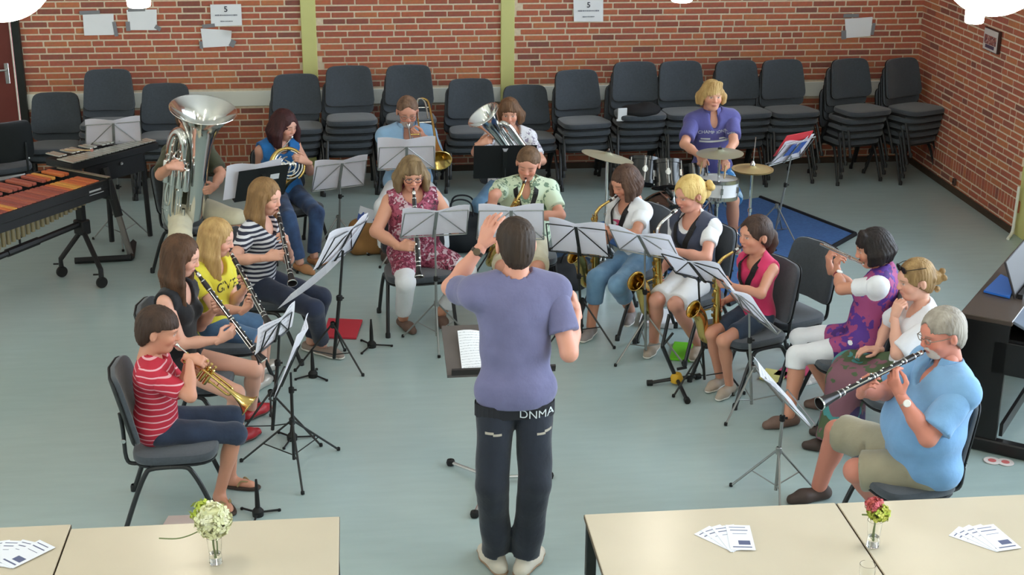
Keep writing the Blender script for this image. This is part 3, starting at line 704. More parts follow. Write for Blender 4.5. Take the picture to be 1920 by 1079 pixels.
def body(name,sp,J,label,group='musicians'):
    """one person: continuous body mesh; hair, clothes and shoes are children"""
    s=sp['s']; g=sp.get('g',1.); fem=sp.get('fem',False); P,N,u,r,f,sr=J['pel'],J['neck'],J['u'],J['r'],J['f'],J['sr']
    base=V(P[0],P[1],0); root=empty('person',base,0,label,'person',group)
    M=np.stack([r,f,u],1); Ms=np.stack([sr,J['sf'],u],1)
    allp=np.array([J[q+k] for q in('sh','hip','elb','wr','knee','ank') for k in 'RL']+[P,N,J['head']]); lo=allp.min(0)-.26; hi=allp.max(0)+.26; lo[2]=max(lo[2],-.03)
    tl=J['tl']; be=sp.get('belly',0.); bu=sp.get('bust',.0)
    def torso(F,grow,k=.05):
        a=grow
        F.ell(P+u*.03*s-f*.015*s,V(.168*g*s+a,.118*g*s+a,.125*s+a),M,k=0)
        F.ell(P+u*.40*tl+f*(.005+.035*be)*s,V((.145+.02*be)*g*s+a,(.105+.05*be)*g*s+a,.34*tl+a),M,k=k)
        F.ell(P+u*.74*tl,V(.158*g*s+a,.108*g*s+a,.31*tl+a),Ms,k=k)
        F.cap(J['shR'],J['shL'],.058*s+a,.058*s+a,.05)
        for q in 'RL': F.cap(N+u*.03*s,J['sh'+q],.045*s+a*.6,.05*s+a,.03)
        if bu:
            for sd in(-1,1): F.ell(P+u*.69*tl+sr*sd*.068*s+J['sf']*.085*s,V(.062,.058,.062)*s*bu+a,Ms,k=.03)
        return F
    wc=sp.get('wear',{})
    # ---- body
    hb=.0115; F=Field(lo,hi,hb); torso(F,-.012); F.cap(N-u*.02,J['head']+J['B']@V(0,-.03,-.09),.052*s*(.92 if fem else 1.04),.048*s*(.95 if fem else 1.08),.03)
    for k in 'RL':
        ag=sp.get('ag',1.)*s; F.cap(J['sh'+k],J['elb'+k],.050*ag,.040*ag,.03); F.cap(J['elb'+k],J['elb'+k]*.55+J['wr'+k]*.45,.039*ag,.037*ag,.02); F.cap(J['elb'+k]*.6+J['wr'+k]*.4,J['wr'+k],.037*ag,.0255*ag,.02)
        lg=sp.get('lg',1.)*s; H0,K0,A0=J['hip'+k],J['knee'+k],J['ank'+k]
        F.cap(H0,K0,.080*lg,.056*lg,.03); F.cap(K0,A0,.054*lg,.038*lg,.02); F.ell(K0*.68+A0*.32-unit(J['toe'+k])*.018*lg,V(.049,.049,.10)*lg,np.stack(frame(A0-K0),1),k=.03)
        if sp.get('barefoot'):
            t=J['toe'+k]; A=A0; F.cap(A-t*.02-V(0,0,.035),A+t*.15*s-V(0,0,.055*s),.033,.026,.03); F.cap(A+t*.14*s-V(0,0,.055),A+t*.185*s-V(0,0,.06),.022,.013,.015)
    F.clip(V(0,0,.012),V(0,0,-1)); parts=[F.mesh()]
    nb=len(parts[0][0])
    # ---- hands
    for k in 'RL':
        hd=sp['hand'+k]; parts.append(hand_mesh(J['wr'+k],hd['d'],hd['n'],hd['t'],s*.97*sp.get('hands',1.),hd.get('curl',(28,48,36)),hd.get('thumb',(.5,.3)),hd.get('spread',0)))
    v,q=merge(parts); cb=np.tile(np.array(lin(sp['skin'])),(len(v),1))
    # ---- head
    HF=head_field(fem,chubby=sp.get('chubby',0)); hv,hq=HF.mesh(); hc=head_cols(hv,sp['skin'],sp['hair'],fem,sp.get('beard'),sp.get('eyes',(70,50,38)),sp.get('closed',False))
    wv=(hv*J['hs'])@J['B'].T+J['head']
    v2,q2=merge([(v,q),(wv,hq)]); col=np.ones((len(v2),4)); col[:,:3]=np.concatenate([cb,hc])
    nm=RNG.random(len(v2))*.0; me=np_mesh('body',v2-base,q2,M_SKIN,col=col); link('body',me,root)
    # ---- hair
    st=sp.get('style')
    if st:
        down=J['B'].T@V(0,0,-1.); HFi=hair_field(st,down,seed=sp.get('seed',1),vol=st.get('vol',1.)); a,b=HFi.mesh(); a=(a*J['hs'])@J['B'].T+J['head']
        link('hair',np_mesh('hair',a-base,b,hairmat(sp['hair'],sp.get('hair2'))),root)
    # ---- shirt
    def finish(F,nm,m,amp=.003,fr=38,z0=.0):
        if amp: F.wrinkle(amp,fr,seed=sp.get('seed',1))
        a,b=F.mesh(); o=link(nm,np_mesh(nm,a-base,b,m),root); return o
    hC=.0108; wear=wc
    def shirt(w,nm='shirt',grow=None,m=None):
        F=Field(lo,hi,hC); gr=w.get('grow',.012)+.006 if grow is None else grow; torso(F,gr)
        hem=w.get('hem',-.05)          # along the spine from the hip centre
        F.wrinkle(w.get('wr',.0028),w.get('wf',36),seed=sp.get('seed',1))
        if w.get('drape'): 
            for k in 'RL': F.cap(J['hip'+k],J['hip'+k]*(1-w['drape'])+J['knee'+k]*w['drape'],.098*s*g,.088*s*g,.04)
        else: F.clip(P+u*hem*s,-u)
        if w.get('sleeve') is None:                    # sleeveless
            for k in 'RL':
                sh=J['sh'+k]; o=unit(sh-N+u*.055*s); F.ell(sh+o*.055*s-u*.01*s,V(.058,.10,.115)*s,np.stack([o,np.cross(u,o),u],1),op='sub')
            if w.get('tank'):
                F.ell(N+u*.02*s+J['sf']*.05*s,V(.085,.16,.135)*s,Ms,op='sub')
        nk=w.get('neck','crew')
        if nk=='crew': F.ell(N+u*.055*s+J['sf']*.02*s,V(.078,.085,.070)*s,Ms,op='sub')
        if nk=='scoop': F.ell(N+u*.03*s+J['sf']*.07*s,V(.085,.10,.115)*s,Ms,op='sub')
        if nk=='v': F.ell(N+u*.06*s+J['sf']*.02*s,V(.078,.08,.065)*s,Ms,op='sub'); F.ell(N-u*.005*s+J['sf']*.115*s,V(.042,.075,.105)*s,Ms,op='sub')
        if w.get('sleeve') is not None:
            sl=w['sleeve']; parts=[F.mesh()]
            for k in 'RL':
                a=J['sh'+k]; e=J['elb'+k]; ax=unit(e-a); L=np.linalg.norm(e-a); ll=min(sl,1.)*L
                G=Field(np.minimum(a,J['wr'+k])-.2,np.maximum(a,e)+.2 if sl<=1 else np.maximum(np.maximum(a,e),J['wr'+k])+.2,hC); G=Field(np.minimum(np.minimum(a,e),J['wr'+k])-.14,np.maximum(np.maximum(a,e),J['wr'+k])+.14,hC)
                r0=.054*s*sp.get('ag',1.)+gr*.7; r1=(.052+w.get('flare',.006))*s*sp.get('ag',1.)
                G.cap(a-ax*.02+u*.0*s,a+ax*(ll+.08),r0,r1*(1 if sl<=1 else .9),.0); 
                if sl<=1: G.clip(a+ax*ll,ax)
                else:
                    fa=unit(J['wr'+k]-e); G.cap(e,e+fa*(sl-1)*.25*s,r1*.9,r1*.75,.02); 
                G.cap(a,N*.5+a*.5-u*.01,r0*.95,.05*s,.03)
                G.wrinkle(.003,48,seed=3+sp.get('seed',1)); parts.append(G.mesh())
            a,b=merge(parts)
        else: a,b=F.mesh()
        return link(nm,np_mesh(nm,a-base,b,m or w['m']),root)
    if 'under' in wc: shirt(wc['under'],'undershirt')
    if 'shirt' in wc: J['shirt']=shirt(wc['shirt'],wc['shirt'].get('name','shirt'))
    if wc.get('shirt',{}).get('collar'):
        cm=wc['shirt']['m']; mb=MB()
        n=18; cv=[]
        for i in range(n+1):
            a=math.radians(22+316*i/n); rad=.070*s
            p=N+u*.035*s+(sr*math.sin(a)+J['sf']*math.cos(a))*rad*V(1,1,1)-(J['sf']*math.cos(a)).clip(-9,9)*0
            cv.append((p+u*.028*s,p+(sr*math.sin(a)+J['sf']*math.cos(a))*.035*s-u*(.022+.055*max(0,math.cos(a))**2)*s))
        for i in range(n):
            a0,b0=cv[i]; a1,b1=cv[i+1]
            mb.sheet(b0,b1,a1,a0,1,2,thick=.006)
        mb.build('collar',cm,root,org=base)
    # ---- trousers / shorts / skirt
    if 'legs' in wc:
        w=wc['legs']; F=Field(lo,hi,hC); gr=w.get('grow',.012); F.ell(P+u*.02*s-f*.015*s,V(.158*g*s+gr*.6,.110*g*s+gr*.6,.125*s+gr*.6),M,k=0)
        ln=w['len']            # 1 = knee, 2 = ankle
        for k in 'RL':
            H0,K0,A0=J['hip'+k],J['knee'+k],J['ank'+k]; lg=sp.get('lg',1.)*s; rk=(.064+w.get('wide',0))*lg+gr*.4
            if ln<=1: 
                e=H0+(K0-H0)*ln; F.cap(H0,e+unit(K0-H0)*.05,.088*lg+gr*.6,(.088+(.064-.088)*ln+w.get('wide',0))*lg+gr*.6,.03)
            else:
                F.cap(H0,K0,.088*lg+gr*.6,rk,.03); e=K0+(A0-K0)*(ln-1); F.cap(K0,e+unit(A0-K0)*.04,rk,(w.get('hemr',.056))*lg+gr*.3,.02)
        F.wrinkle(w.get('wr',.0032),w.get('wf',40),seed=sp.get('seed',1))
        for k in 'RL':
            H0,K0,A0=J['hip'+k],J['knee'+k],J['ank'+k]
            if ln<=1: e=H0+(K0-H0)*ln; nn=unit(K0-H0)
            else: e=K0+(A0-K0)*(ln-1); nn=unit(A0-K0)
            F.clip(e,nn,e-.13+nn*.07,e+.13+nn*.07)
        F.clip(P+u*.12*s,u,lo,hi) if not w.get('high') else 0
        F.clip(V(0,0,.008),V(0,0,-1))
        finish(F,w.get('name','trousers'),w['m'],0)
    # ---- shoes
    if 'shoes' in wc:
        w=wc['shoes']
        for k in 'RL':
            A=J['ank'+k]; t=J['toe'+k]; z0=A[2]-.085*s; B0=V(A[0],A[1],z0); sd=np.cross(V(0,0,1),t); ls=s*w.get('sz',1.)
            F=Field(B0-.16-t*0,B0+V(.16,.16,.2)+0*t,.0075); F=Field(np.minimum(B0-.11,B0+t*.22*ls-.07),np.maximum(B0+.11,B0+t*.22*ls+.07)+V(0,0,.06),.0085)
            F.cap(B0-t*.045*ls+V(0,0,.035),B0+t*.10*ls+V(0,0,.034),.037*ls,.043*ls,.02); F.cap(B0+t*.09*ls+V(0,0,.03),B0+t*.165*ls+V(0,0,.024),.043*ls,.031*ls,.02)
            if not w.get('low'): F.cap(B0-t*.02*ls+V(0,0,.05),B0-t*.012*ls+V(0,0,.095*s),.038*ls,.036*ls,.025)
            F.clip(B0+V(0,0,w.get('top',.10)*s),V(0,0,1)); F.clip(B0+V(0,0,.004),V(0,0,-1))
            if w.get('low'): F.ell(B0+t*.02*ls+V(0,0,.085),V(.045,.045,.04)*ls,op='sub')
            a,b=F.mesh(); o=link('shoe',np_mesh('shoe',a-base,b,w['m']),root)
            if 'sole' in w:
                G=Field(F.lo,F.lo+F.h*F.n,.0075); G.cap(B0-t*.047*ls+V(0,0,.03),B0+t*.10*ls+V(0,0,.03),.041*ls,.047*ls,.02); G.cap(B0+t*.09*ls+V(0,0,.03),B0+t*.168*ls+V(0,0,.03),.047*ls,.035*ls,.02); G.clip(B0+V(0,0,.022),V(0,0,1)); G.clip(B0+V(0,0,.003),V(0,0,-1))
                a,b=G.mesh(); link('sole',np_mesh('sole',a-base,b,w['sole']),o)
    J['root']=root; J['base']=base; J['M']=M; J['Ms']=Ms; PEOPLE[name]=J
    return root
# ================================================================== instruments
M_EBONY=mat('grenadilla_black',(30,26,27),rough=.3,spec=.5,var=.1)
M_SILV=mat('silver_plate',(225,225,222),rough=.12,metal=1.)
M_BRASS=mat('lacquered_brass',(214,184,112),rough=.2,metal=1.)
M_GOLDB=mat('dull_brass',(196,160,84),rough=.28,metal=1.)
M_NICK=mat('nickel',(205,205,200),rough=.2,metal=1.)
M_PAD=mat('key_pad',(235,230,220),rough=.4)
M_RUB=mat('black_rubber',(22,22,22),rough=.7)
def axes_from(o,z,xh):
    X,Y,Z=frame(z,xh); return lambda x,y,zz: np.asarray(o)+X*x+Y*y+Z*zz
def thing(name,loc,label,cat,group=None): return empty(name,loc,0,label,cat,group)
def clarinet(m,b,label,up=(0,0,1),L=.66,name='clarinet'):
    m=np.asarray(m,float); A=unit(np.asarray(b)-m); o=thing(name,m,label,'clarinet','woodwind instruments'); T=axes_from((0,0,0),A,up); X,Y,Z=frame(A,up)
    MB().lathe([(.004,-.012),(.008,.02),(.0115,.06),(.0125,.075)],14,(0,0,0),A,cap0=True).build('mouthpiece',M_EBONY,o)
    MB().lathe([(.0118,.018),(.0132,.02),(.0132,.045),(.0118,.047)],14,(0,0,0),A).build('ligature',M_SILV,o)
    MB().lathe([(.0125,.075),(.0155,.078),(.0165,.11),(.0155,.138),(.0135,.14),(.0135,.33),(.0145,.35),(.0145,.54),(.016,.555)],16,(0,0,0),A).build('body_tube',M_EBONY,o)
    MB().lathe([(.016,.555),(.0185,.57),(.0185,.585),(.021,.62),(.030,L-.012),(.033,L),(.030,L),(.019,L-.04),(.0,L-.06)],20,(0,0,0),A).build('bell',M_EBONY,o)
    for z,r in((.077,.0165),(.139,.0168),(.335,.0168),(.352,.0165),(.552,.0185),(.583,.0205),(L-.001,.034)): MB().lathe([(r-.003,z-.004),(r,z-.003),(r,z+.003),(r-.003,z+.004)],16,(0,0,0),A).build('ring',M_SILV,o)
    mb=MB()
    for i in range(11):
        z=.165+.034*i+(.02 if i>4 else 0); s=1 if i%2 else -1; a=(.6 if i%3 else 1.2)*s
        d=X*math.cos(a*.9)+Y*math.sin(a*.9); p=A*z+d*.016; mb.lathe([(.0065,-.001),(.0075,.002),(.006,.004),(.0,.0045)],10,p,d)
    for a,z0,z1 in((1.5,.15,.33),(-1.5,.18,.33),(1.3,.36,.55),(-1.2,.38,.55),(2.4,.40,.56)):
        d=X*math.cos(a)+Y*math.sin(a); mb.tube([A*z0+d*.0185,A*z1+d*.0185],.0026,6); 
        for q in(z0,(z0+z1)/2,z1): mb.tube([A*q+d*.012,A*q+d*.02],.0024,5)
    mb.build('keywork',M_SILV,o); return o
def saxophone(m,D,E,label,k=1.,name='alto_saxophone',neck=M_BRASS):
    """m: lips; D: along the body downwards; E: from the player to the bell"""
    m=np.asarray(m,float); D=unit(D); E=unit(np.asarray(E)-D*(np.asarray(E)@D)); W=np.cross(D,E); o=thing(name,m,label,'saxophone','saxophones')
    T=lambda e,d,w=0.: (E*e+D*d+W*w)*k
    MB().tube([T(-.012,-.006),T(.02,.004),T(.068,.022)],[.004*k,.009*k,.012*k],12).build('mouthpiece',M_EBONY,o)
    MB().tube([T(.028,.007),T(.05,.015)],[.0125*k,.0135*k],12).build('ligature',M_SILV,o)
    MB().tube(bez([T(.062,.020),T(.10,.034),T(.145,.052),T(.177,.085),T(.185,.125)],5),list(np.linspace(.0085,.0135,21)*k),12).build('neck',neck,o)
    MB().lathe([(.0165*k,-.018*k),(.0185*k,-.016*k),(.0185*k,.012*k),(.0165*k,.014*k)],14,T(.185,.125),D).build('neck_ring',M_BRASS,o)
    bod=[T(.185,.12),T(.187,.2),T(.189,.35),T(.191,.49)]; bow=[T(.191,.49),T(.195,.565),T(.222,.612),T(.262,.618),T(.292,.58),T(.302,.52)]
    MB().tube(bod,[.0135*k,.019*k,.0245*k,.030*k],16).build('body_tube',M_BRASS,o)
    MB().tube(bez(bow,4),list(np.linspace(.030,.040,21)*k),16).build('bow',M_BRASS,o)
    bp=bez([T(.302,.53),T(.308,.48),T(.319,.435),T(.342,.395),T(.366,.372)],5); rr=list(np.interp(np.linspace(0,1,len(bp)),[0,.4,.75,.92,1],[.040,.044,.050,.058,.0625])*k)
    mb=MB().tube(bp,rr,24,caps=False); mb.tube([p for p in bp[::-1]],[q-.0025*k for q in rr[::-1]],24,caps=False); d=unit(bp[-1]-bp[-2]); mb.lathe([(.059*k,0),(.064*k,.001),(.0645*k,.004),(.062*k,.005)],24,bp[-1],d); mb.lathe([(.036*k,0),(.0,0)],24,bp[4],d)
    mb.build('bell',M_BRASS,o)
    mb=MB()
    for i in range(10):
        z=.13+.036*i; r=(.015+.016*(z-.075)/.41); a=(0.25,-.5,.7)[i%3]; q=E*math.cos(a)+W*math.sin(a); mb.lathe([(.013*k,0),(.0145*k,.004*k),(.011*k,.007*k),(.004*k,.008*k)],12,T(.188,z)+q*(r+.004)*k,q)
    for a,z0,z1 in((1.3,.1,.46),(-1.3,.12,.46),(2.2,.14,.5)):
        q=E*math.cos(a)+W*math.sin(a); mb.tube([T(.186,z0)+q*.024*k,T(.19,z1)+q*.036*k],.003*k,6)
        for t in(.2,.5,.8): p=T(.188,z0+(z1-z0)*t); mb.tube([p+q*.016*k,p+q*.032*k],.0028*k,5)
    for z in(.43,.5): mb.lathe([(.021*k,0),(.023*k,.005*k),(.015*k,.01*k),(0,.011*k)],14,T(.305,z)+W*.038*k,W)
    mb.tube([T(.225,.40),T(.285,.40)],.004*k,6).tube([T(.225,.52),T(.27,.52)],.004*k,6)
    mb.build('keywork',M_GOLDB,o); return o
def bell_prof(r0,r1,L,p=2.6): return [(r0+(r1-r0)*((t)**p)*.72+(r1-r0)*.28*(t**9),L*t) for t in np.linspace(0,1,18)]
def bell_mesh(o,A,base,r0,r1,L,m,n=32,p=2.6,name='bell',par=None):
    pr=bell_prof(r0,r1,L,p); mb=MB().lathe(pr,n,base,A); mb.lathe([(max(.002,r-.0025),z) for r,z in pr[::-1]],n,base,A); e=pr[-1]; mb.lathe([(e[0]-.004,e[1]-.002),(e[0]+.002,e[1]-.003),(e[0]+.004,e[1]),(e[0]+.002,e[1]+.003),(e[0]-.004,e[1]+.001)],n,base,A); mb.lathe([(r0*.98,.02),(0,.02)],n,base,A)
    return mb.build(name,m,par)
def trumpet(m,b,label,up):
    m=np.asarray(m,float); A=unit(np.asarray(b)-m); U=unit(np.asarray(up)-A*(np.asarray(up)@A)); S=np.cross(A,U); o=thing('trumpet',m,label,'trumpet','brass instruments'); T=lambda a,u,s=0.: A*a+U*u+S*s
    MB().lathe([(.0135,0),(.0135,.004),(.009,.012),(.005,.03),(.0045,.085)],14,(0,0,0),A).build('mouthpiece',M_SILV,o)
    MB().tube([T(.07,0),T(.32,0)],.0065,8).tube(bez([T(.32,0),T(.372,-.004),T(.385,-.03),T(.372,-.058),T(.33,-.062),T(.24,-.062)],4),.0065,8).tube(bez([T(.19,-.062,.0),T(.13,-.062,.0),T(.085,-.05,.01),T(.078,-.025,.02),T(.095,-.003,.025),T(.15,0,.025),T(.27,0,.025)],4),.0065,8).build('tubing',M_BRASS,o)
    bell_mesh(o,A,T(.25,0,.025),.0068,.061,.25,M_BRASS,par=o,p=3.2)
    for i in range(3):
        q=T(.185+.026*i,-.085,.006); mb=MB().lathe([(.008,-.012),(.0115,-.008),(.0115,.105),(.009,.112),(.003,.115),(.003,.135),(.008,.136),(.008,.140),(0,.141)],12,q,U); mb.build('valve',M_BRASS,o)
    MB().tube([T(.30,-.01),T(.30,-.055)],.003,6).tube([T(.14,-.01),T(.14,-.055)],.003,6).tube(bez([T(.28,-.062,-.01),T(.25,-.085,-.012),T(.22,-.062,-.01)],4),.004,6).build('brace',M_BRASS,o)
    return o
def flute(p,q,label):
    p=np.asarray(p,float); q=np.asarray(q,float); A=unit(q-p); L=np.linalg.norm(q-p); X,Y,Z=frame(A,(0,0,1)); o=thing('flute',p,label,'flute','flutes')
    MB().lathe([(.001,0),(.0095,.001),(.0095,L),(.007,L),(.007,L-.03),(0,L-.03)],14,(0,0,0),A).build('tube',M_SILV,o)
    MB().lathe([(.0095,.16*L/.66),(.0115,.165*L/.66),(.0115,.19*L/.66),(.0095,.195*L/.66)],14,(0,0,0),A).build('joint_ring',M_SILV,o)
    MB().pad(.03,.02,.003,lambda c:A*(L*.12+c[0])+X*(.0105+c[2])+Y*c[1],e=2,n=16).build('lip_plate',M_SILV,o)
    mb=MB()
    for i in range(13):
        z=L*(.36+.046*i); mb.lathe([(.0075,0),(.0082,.003),(.005,.005),(0,.0052)],10,A*z+X*.0098,X)
    mb.tube([A*L*.33+Y*.013+X*.005,A*L*.93+Y*.013+X*.005],.0022,6).tube([A*L*.4-Y*.012+X*.006,A*L*.9-Y*.012+X*.006],.0018,6)
    mb.build('keywork',M_NICK,o); return o
def big_brass(o,base,A,xh,k,m,bell_r,H,p=3.):
    """upright tuba-like body: A bell axis, xh towards the outer branch; k scale"""
    X,Y,Z=frame(A,xh); T=lambda x,y,z: np.asarray(base)+(X*x+Y*y+Z*z)*k
    z1=H/k
    MB().tube(bez([T(0,0,.16),T(.01,0,.07),T(.06,0,.01),T(.12,0,.01),T(.17,0,.06),T(.185,0,.14)],4),list(np.linspace(.062,.052,21)*k),20).build('bottom_bow',m,o)
    bell_mesh(o,A,T(0,0,.15),.062*k,bell_r,H-.15*k,m,n=40,p=p,par=o)
    MB().tube(bez([T(.185,0,.14),T(.19,0,.40),T(.19,0,.62),T(.165,.01,.71),T(.12,.04,.735),T(.085,.07,.69),T(.08,.08,.60),T(.08,.085,.30)],5),list(np.linspace(.052,.020,36)*k),16).build('outer_branch',m,o)
    MB().tube(bez([T(.08,.085,.30),T(.08,.085,.18),T(.10,.085,.13),T(.13,.085,.16),T(.13,.09,.40),T(.125,.10,.5)],5),.0165*k,10).tube(bez([T(.04,.10,.22),T(.04,.10,.12),T(.065,.10,.09),T(.09,.10,.12),T(.09,.10,.35)],5),.012*k,10).tube(bez([T(.155,.09,.46),T(.175,.10,.30),T(.165,.10,.22),T(.145,.10,.25),T(.14,.09,.42)],5),.011*k,10).build('tubing',m,o)
    for i in range(4):
        MB().lathe([(.016*k,0),(.023*k,.006*k),(.023*k,.16*k),(.016*k,.17*k),(.004*k,.172*k),(.004*k,.20*k),(.013*k,.202*k),(.013*k,.21*k),(0,.212*k)],14,T(.035+.048*i,.105,.36+.008*i),Z).build('valve',m,o)
    return T
def wrist_for(G,d,n,off=.055,nn=.02,L=.088): return np.asarray(G)-unit(d)*(off+L)-unit(n)*nn
def grip(sp,J,k,G,axis,nh,dh=None,thumb_to=None,curl=(30,52,40),off=.05,nn=.022,thumb=(.6,.6)):
    """close hand k round a rod at G: fingers curl towards nh; returns nothing, stores the hand and solves the arm"""
    s=sp['s']; axis=unit(axis); e=sp['elb'+k]; e0=on_ray(e[0],e[1],J['sh'+k],.285*s,e[2] if len(e)>2 else -1)
    d=unit(np.asarray(G)-e0) if dh is None else unit(dh); d=unit(d-axis*(d@axis)*.75); n=np.asarray(nh,float); n=unit(n-d*(n@d))
    W=wrist_for(G,d,n,off*s,nn,.088*s); el,w=arm(sp,J,k,W)
    sp['hand'+k]=dict(d=d,n=n,t=-axis if thumb_to is None else thumb_to,curl=curl,thumb=thumb)
def free_hand(sp,J,k,wpx,dist=None,sign=-1,d=None,n=None,t=None,curl=(20,30,25),thumb=(.3,.1),W=None,spread=0):
    s=sp['s']; e=sp['elb'+k]; e0=on_ray(e[0],e[1],J['sh'+k],.285*s,e[2] if len(e)>2 else -1)
    if W is None: W=on_ray(wpx[0],wpx[1],e0,.25*s,sign)
    el,w=arm(sp,J,k,W); sp['hand'+k]=dict(d=unit(w-el) if d is None else d,n=V(0,0,-1) if n is None else n,t=V(0,0,1) if t is None else t,curl=curl,thumb=thumb,spread=spread)
# ================================================================== the musicians
def fab(n,rgb,var=.1,**k): return mat('cloth_'+n,rgb,rough=.85,var=var,vscale=9,bump=.55,bscale=15,sheen=.2,**k)
DENIM=fab('denim_dark',(40,52,74),.25); JEANB=fab('jeans_blue',(58,84,124),.3,rgb2=(30,44,74)); JEANL=fab('jeans_light',(120,156,186),.2,rgb2=(92,130,164)); DENS=fab('denim_shorts',(74,104,136),.25)
WHITEC=fab('white_cotton',(232,234,238),.03); CREAM=fab('cream_cotton',(222,214,186),.06); KHAKI=fab('khaki_cotton',(158,150,126),.08)
SK1=(216,158,132); SK2=(206,146,120); SK3=(222,168,146); SK4=(210,150,128)
BR=(70,50,38); DBR=(48,36,30); BLO=(196,160,100); DBL=(150,118,78); GRY=(150,146,138)
TAN_SHOE=mat('beige_sneaker',(176,160,144),rough=.7,var=.12); WSOLE=mat('white_sole',(225,222,214),rough=.6); DKSHOE=mat('dark_brown_shoe',(70,56,50),rough=.6,var=.15); REDSH=mat('red_shoe',(168,36,44),rough=.4,var=.15); SILSH=mat('silver_ballet_shoe',(196,190,182),rough=.35,metal=.4); MOC=mat('taupe_shoe',(112,88,78),rough=.6,var=.12); SANDAL=mat('tan_sandal',(176,124,84),rough=.6); BLKSH=mat('black_shoe',(34,32,34),rough=.5)
SH=dict
sps={}
# 2 trumpet boy
sps['trumpet']=SH(s=.86,az=2,pel=(296,800),pelz=.53,neck=(287,676),neckdy=.0,head=(299,621),haz=-4,hp=14,hs=1.06,sw=.155,elbR=(333,772,-1),elbL=(352,745,1),kneeR=(441,814,-1),kneeL=(452,782,1),ankR=(412,925),ankL=(432,893),toeR=(441,968),toeL=(472,912),skin=SK2,hair=(66,48,38),style=SH(k='short',fringe=.035,vol=1.35,nape=-.085,fw=.06),seed=2,barefoot=True,
  wear=SH(shirt=SH(m=mat_stripe('red_striped_tee',(186,38,60),(226,170,178),.034,.80),sleeve=.78,hem=-.10,grow=.018,flare=.012),legs=SH(m=DENIM,len=1.12,wide=.008,name='capri_jeans')))
# 3 clarinet girl, black camisole
sps['clar_black']=SH(s=.95,az=-4,saz=-22,pel=(336,677),pelz=.55,neck=(331,540),neckdy=.0,head=(341,481),haz=-8,hp=20,fem=True,bust=.8,sw=.152,g=.92,elbR=(328,652,-1),elbL=(369,610,1),kneeR=(450,742,-1),kneeL=(477,694,-1),ankR=(446,800),ankL=(466,752),toeR=(490,808),toeL=(505,764),skin=SK3,hair=(84,58,40),style=SH(k='long',len=.27,fringe=0.105,vol=.95,fw=.056,a0=75),seed=3,closed=True,
  wear=SH(shirt=SH(m=fab('black_camisole',(26,26,30),.05),tank=True,hem=-.08,grow=.008,name='camisole'),legs=SH(m=fab('dark_shorts',(36,32,38),.1),len=.28,name='shorts'),shoes=SH(m=REDSH,low=True,sole=DKSHOE)))
# 4 clarinet girl, yellow tee
sps['clar_yellow']=SH(s=.92,az=-6,saz=-38,pel=(402,607),pelz=.54,neck=(395,494),neckdy=.0,head=(408,447),haz=-12,hp=18,fem=True,bust=.7,sw=.152,g=.9,elbR=(395,590,-1),elbL=(425,566,1),kneeR=(478,640,-1),kneeL=(492,612,-1),ankR=(482,700),ankL=(492,672),toeR=(510,708),toeL=(520,684),skin=SK3,hair=(196,162,106),hair2=(150,114,70),style=SH(k='long',len=.20,fringe=0.1,vol=1.0,fw=.056,a0=72),seed=4,closed=True,
  wear=SH(shirt=SH(m=fab('yellow_tee',(226,212,66),.06),sleeve=.55,hem=-.08,neck='scoop'),legs=SH(m=DENS,len=.92,wide=.006,name='denim_shorts'),shoes=SH(m=SILSH,low=True)))
# 5 clarinet girl, striped tee
sps['clar_stripe']=SH(s=1.0,az=-8,saz=-28,pel=(484,530),pelz=.55,neck=(488,417),neckdy=.0,head=(499,370),haz=-26,hp=14,fem=True,bust=.85,sw=.155,elbR=(449,489,-1),elbL=(528,476,1),kneeR=(588,580,-1),kneeL=(612,561,-1),ankR=(604,646),ankL=(583,640),toeR=(632,668),toeL=(604,660),skin=SK3,hair=(150,116,76),hair2=(112,84,54),style=SH(k='long',len=.24,fringe=0.1,vol=.95,fw=.058,a0=74),seed=5,closed=True,
  wear=SH(shirt=SH(m=mat_stripe('navy_white_stripe',(38,42,62),(214,214,220),.030,.5),sleeve=.62,hem=-.10,neck='scoop',grow=.014),legs=SH(m=fab('navy_jeans',(36,44,66),.2),len=1.9,name='jeans'),shoes=SH(m=mat('grey_shoe',(148,130,120),rough=.6,var=.1),low=True,sole=WSOLE)))
# 6 tuba man
sps['tuba']=SH(s=1.04,az=-38,pel=(352,392),pelz=.56,neck=(352,262),neckdy=.05,head=(356,221),haz=-40,hp=10,g=1.1,ag=1.05,sw=.175,elbR=(293,338,-1),elbL=(414,326,-1),kneeR=(338,446,-1),kneeL=(444,414,-1),ankR=(356,520),ankL=(455,500),skin=SK1,hair=(90,70,56),style=SH(k='short',fringe=0.09,vol=.8),seed=6,
  wear=SH(shirt=SH(m=fab('olive_tee',(72,74,54),.12),sleeve=.85,hem=-.10,grow=.022,flare=.016),legs=SH(m=CREAM,len=1.1,wide=.02,grow=.02,name='shorts'),shoes=SH(m=DKSHOE)))
# 7 horn woman
sps['horn']=SH(s=.97,az=-62,pel=(533,362),pelz=.55,neck=(519,266),neckdy=.02,head=(534,236),haz=-42,hp=16,fem=True,bust=.95,sw=.165,elbR=(478,318,1),elbL=(582,324,-1),kneeR=(545,416,-1),kneeL=(598,405,-1),ankR=(562,492),ankL=(589,480),toeR=(572,508),toeL=(604,497),skin=SK3,hair=(74,40,40),hair2=(52,28,30),style=SH(k='bob',len=.10,fringe=0.085,vol=1.3,fw=.058,a0=62),seed=7,closed=True,
  wear=SH(under=SH(m=WHITEC,tank=True,hem=-.06,grow=.008),shirt=SH(m=fab('bright_blue_tank',(36,112,182),.1),tank=True,hem=-.12,grow=.013,name='tank_top'),legs=SH(m=JEANB,len=1.93,name='jeans'),shoes=SH(m=SANDAL,low=True)))
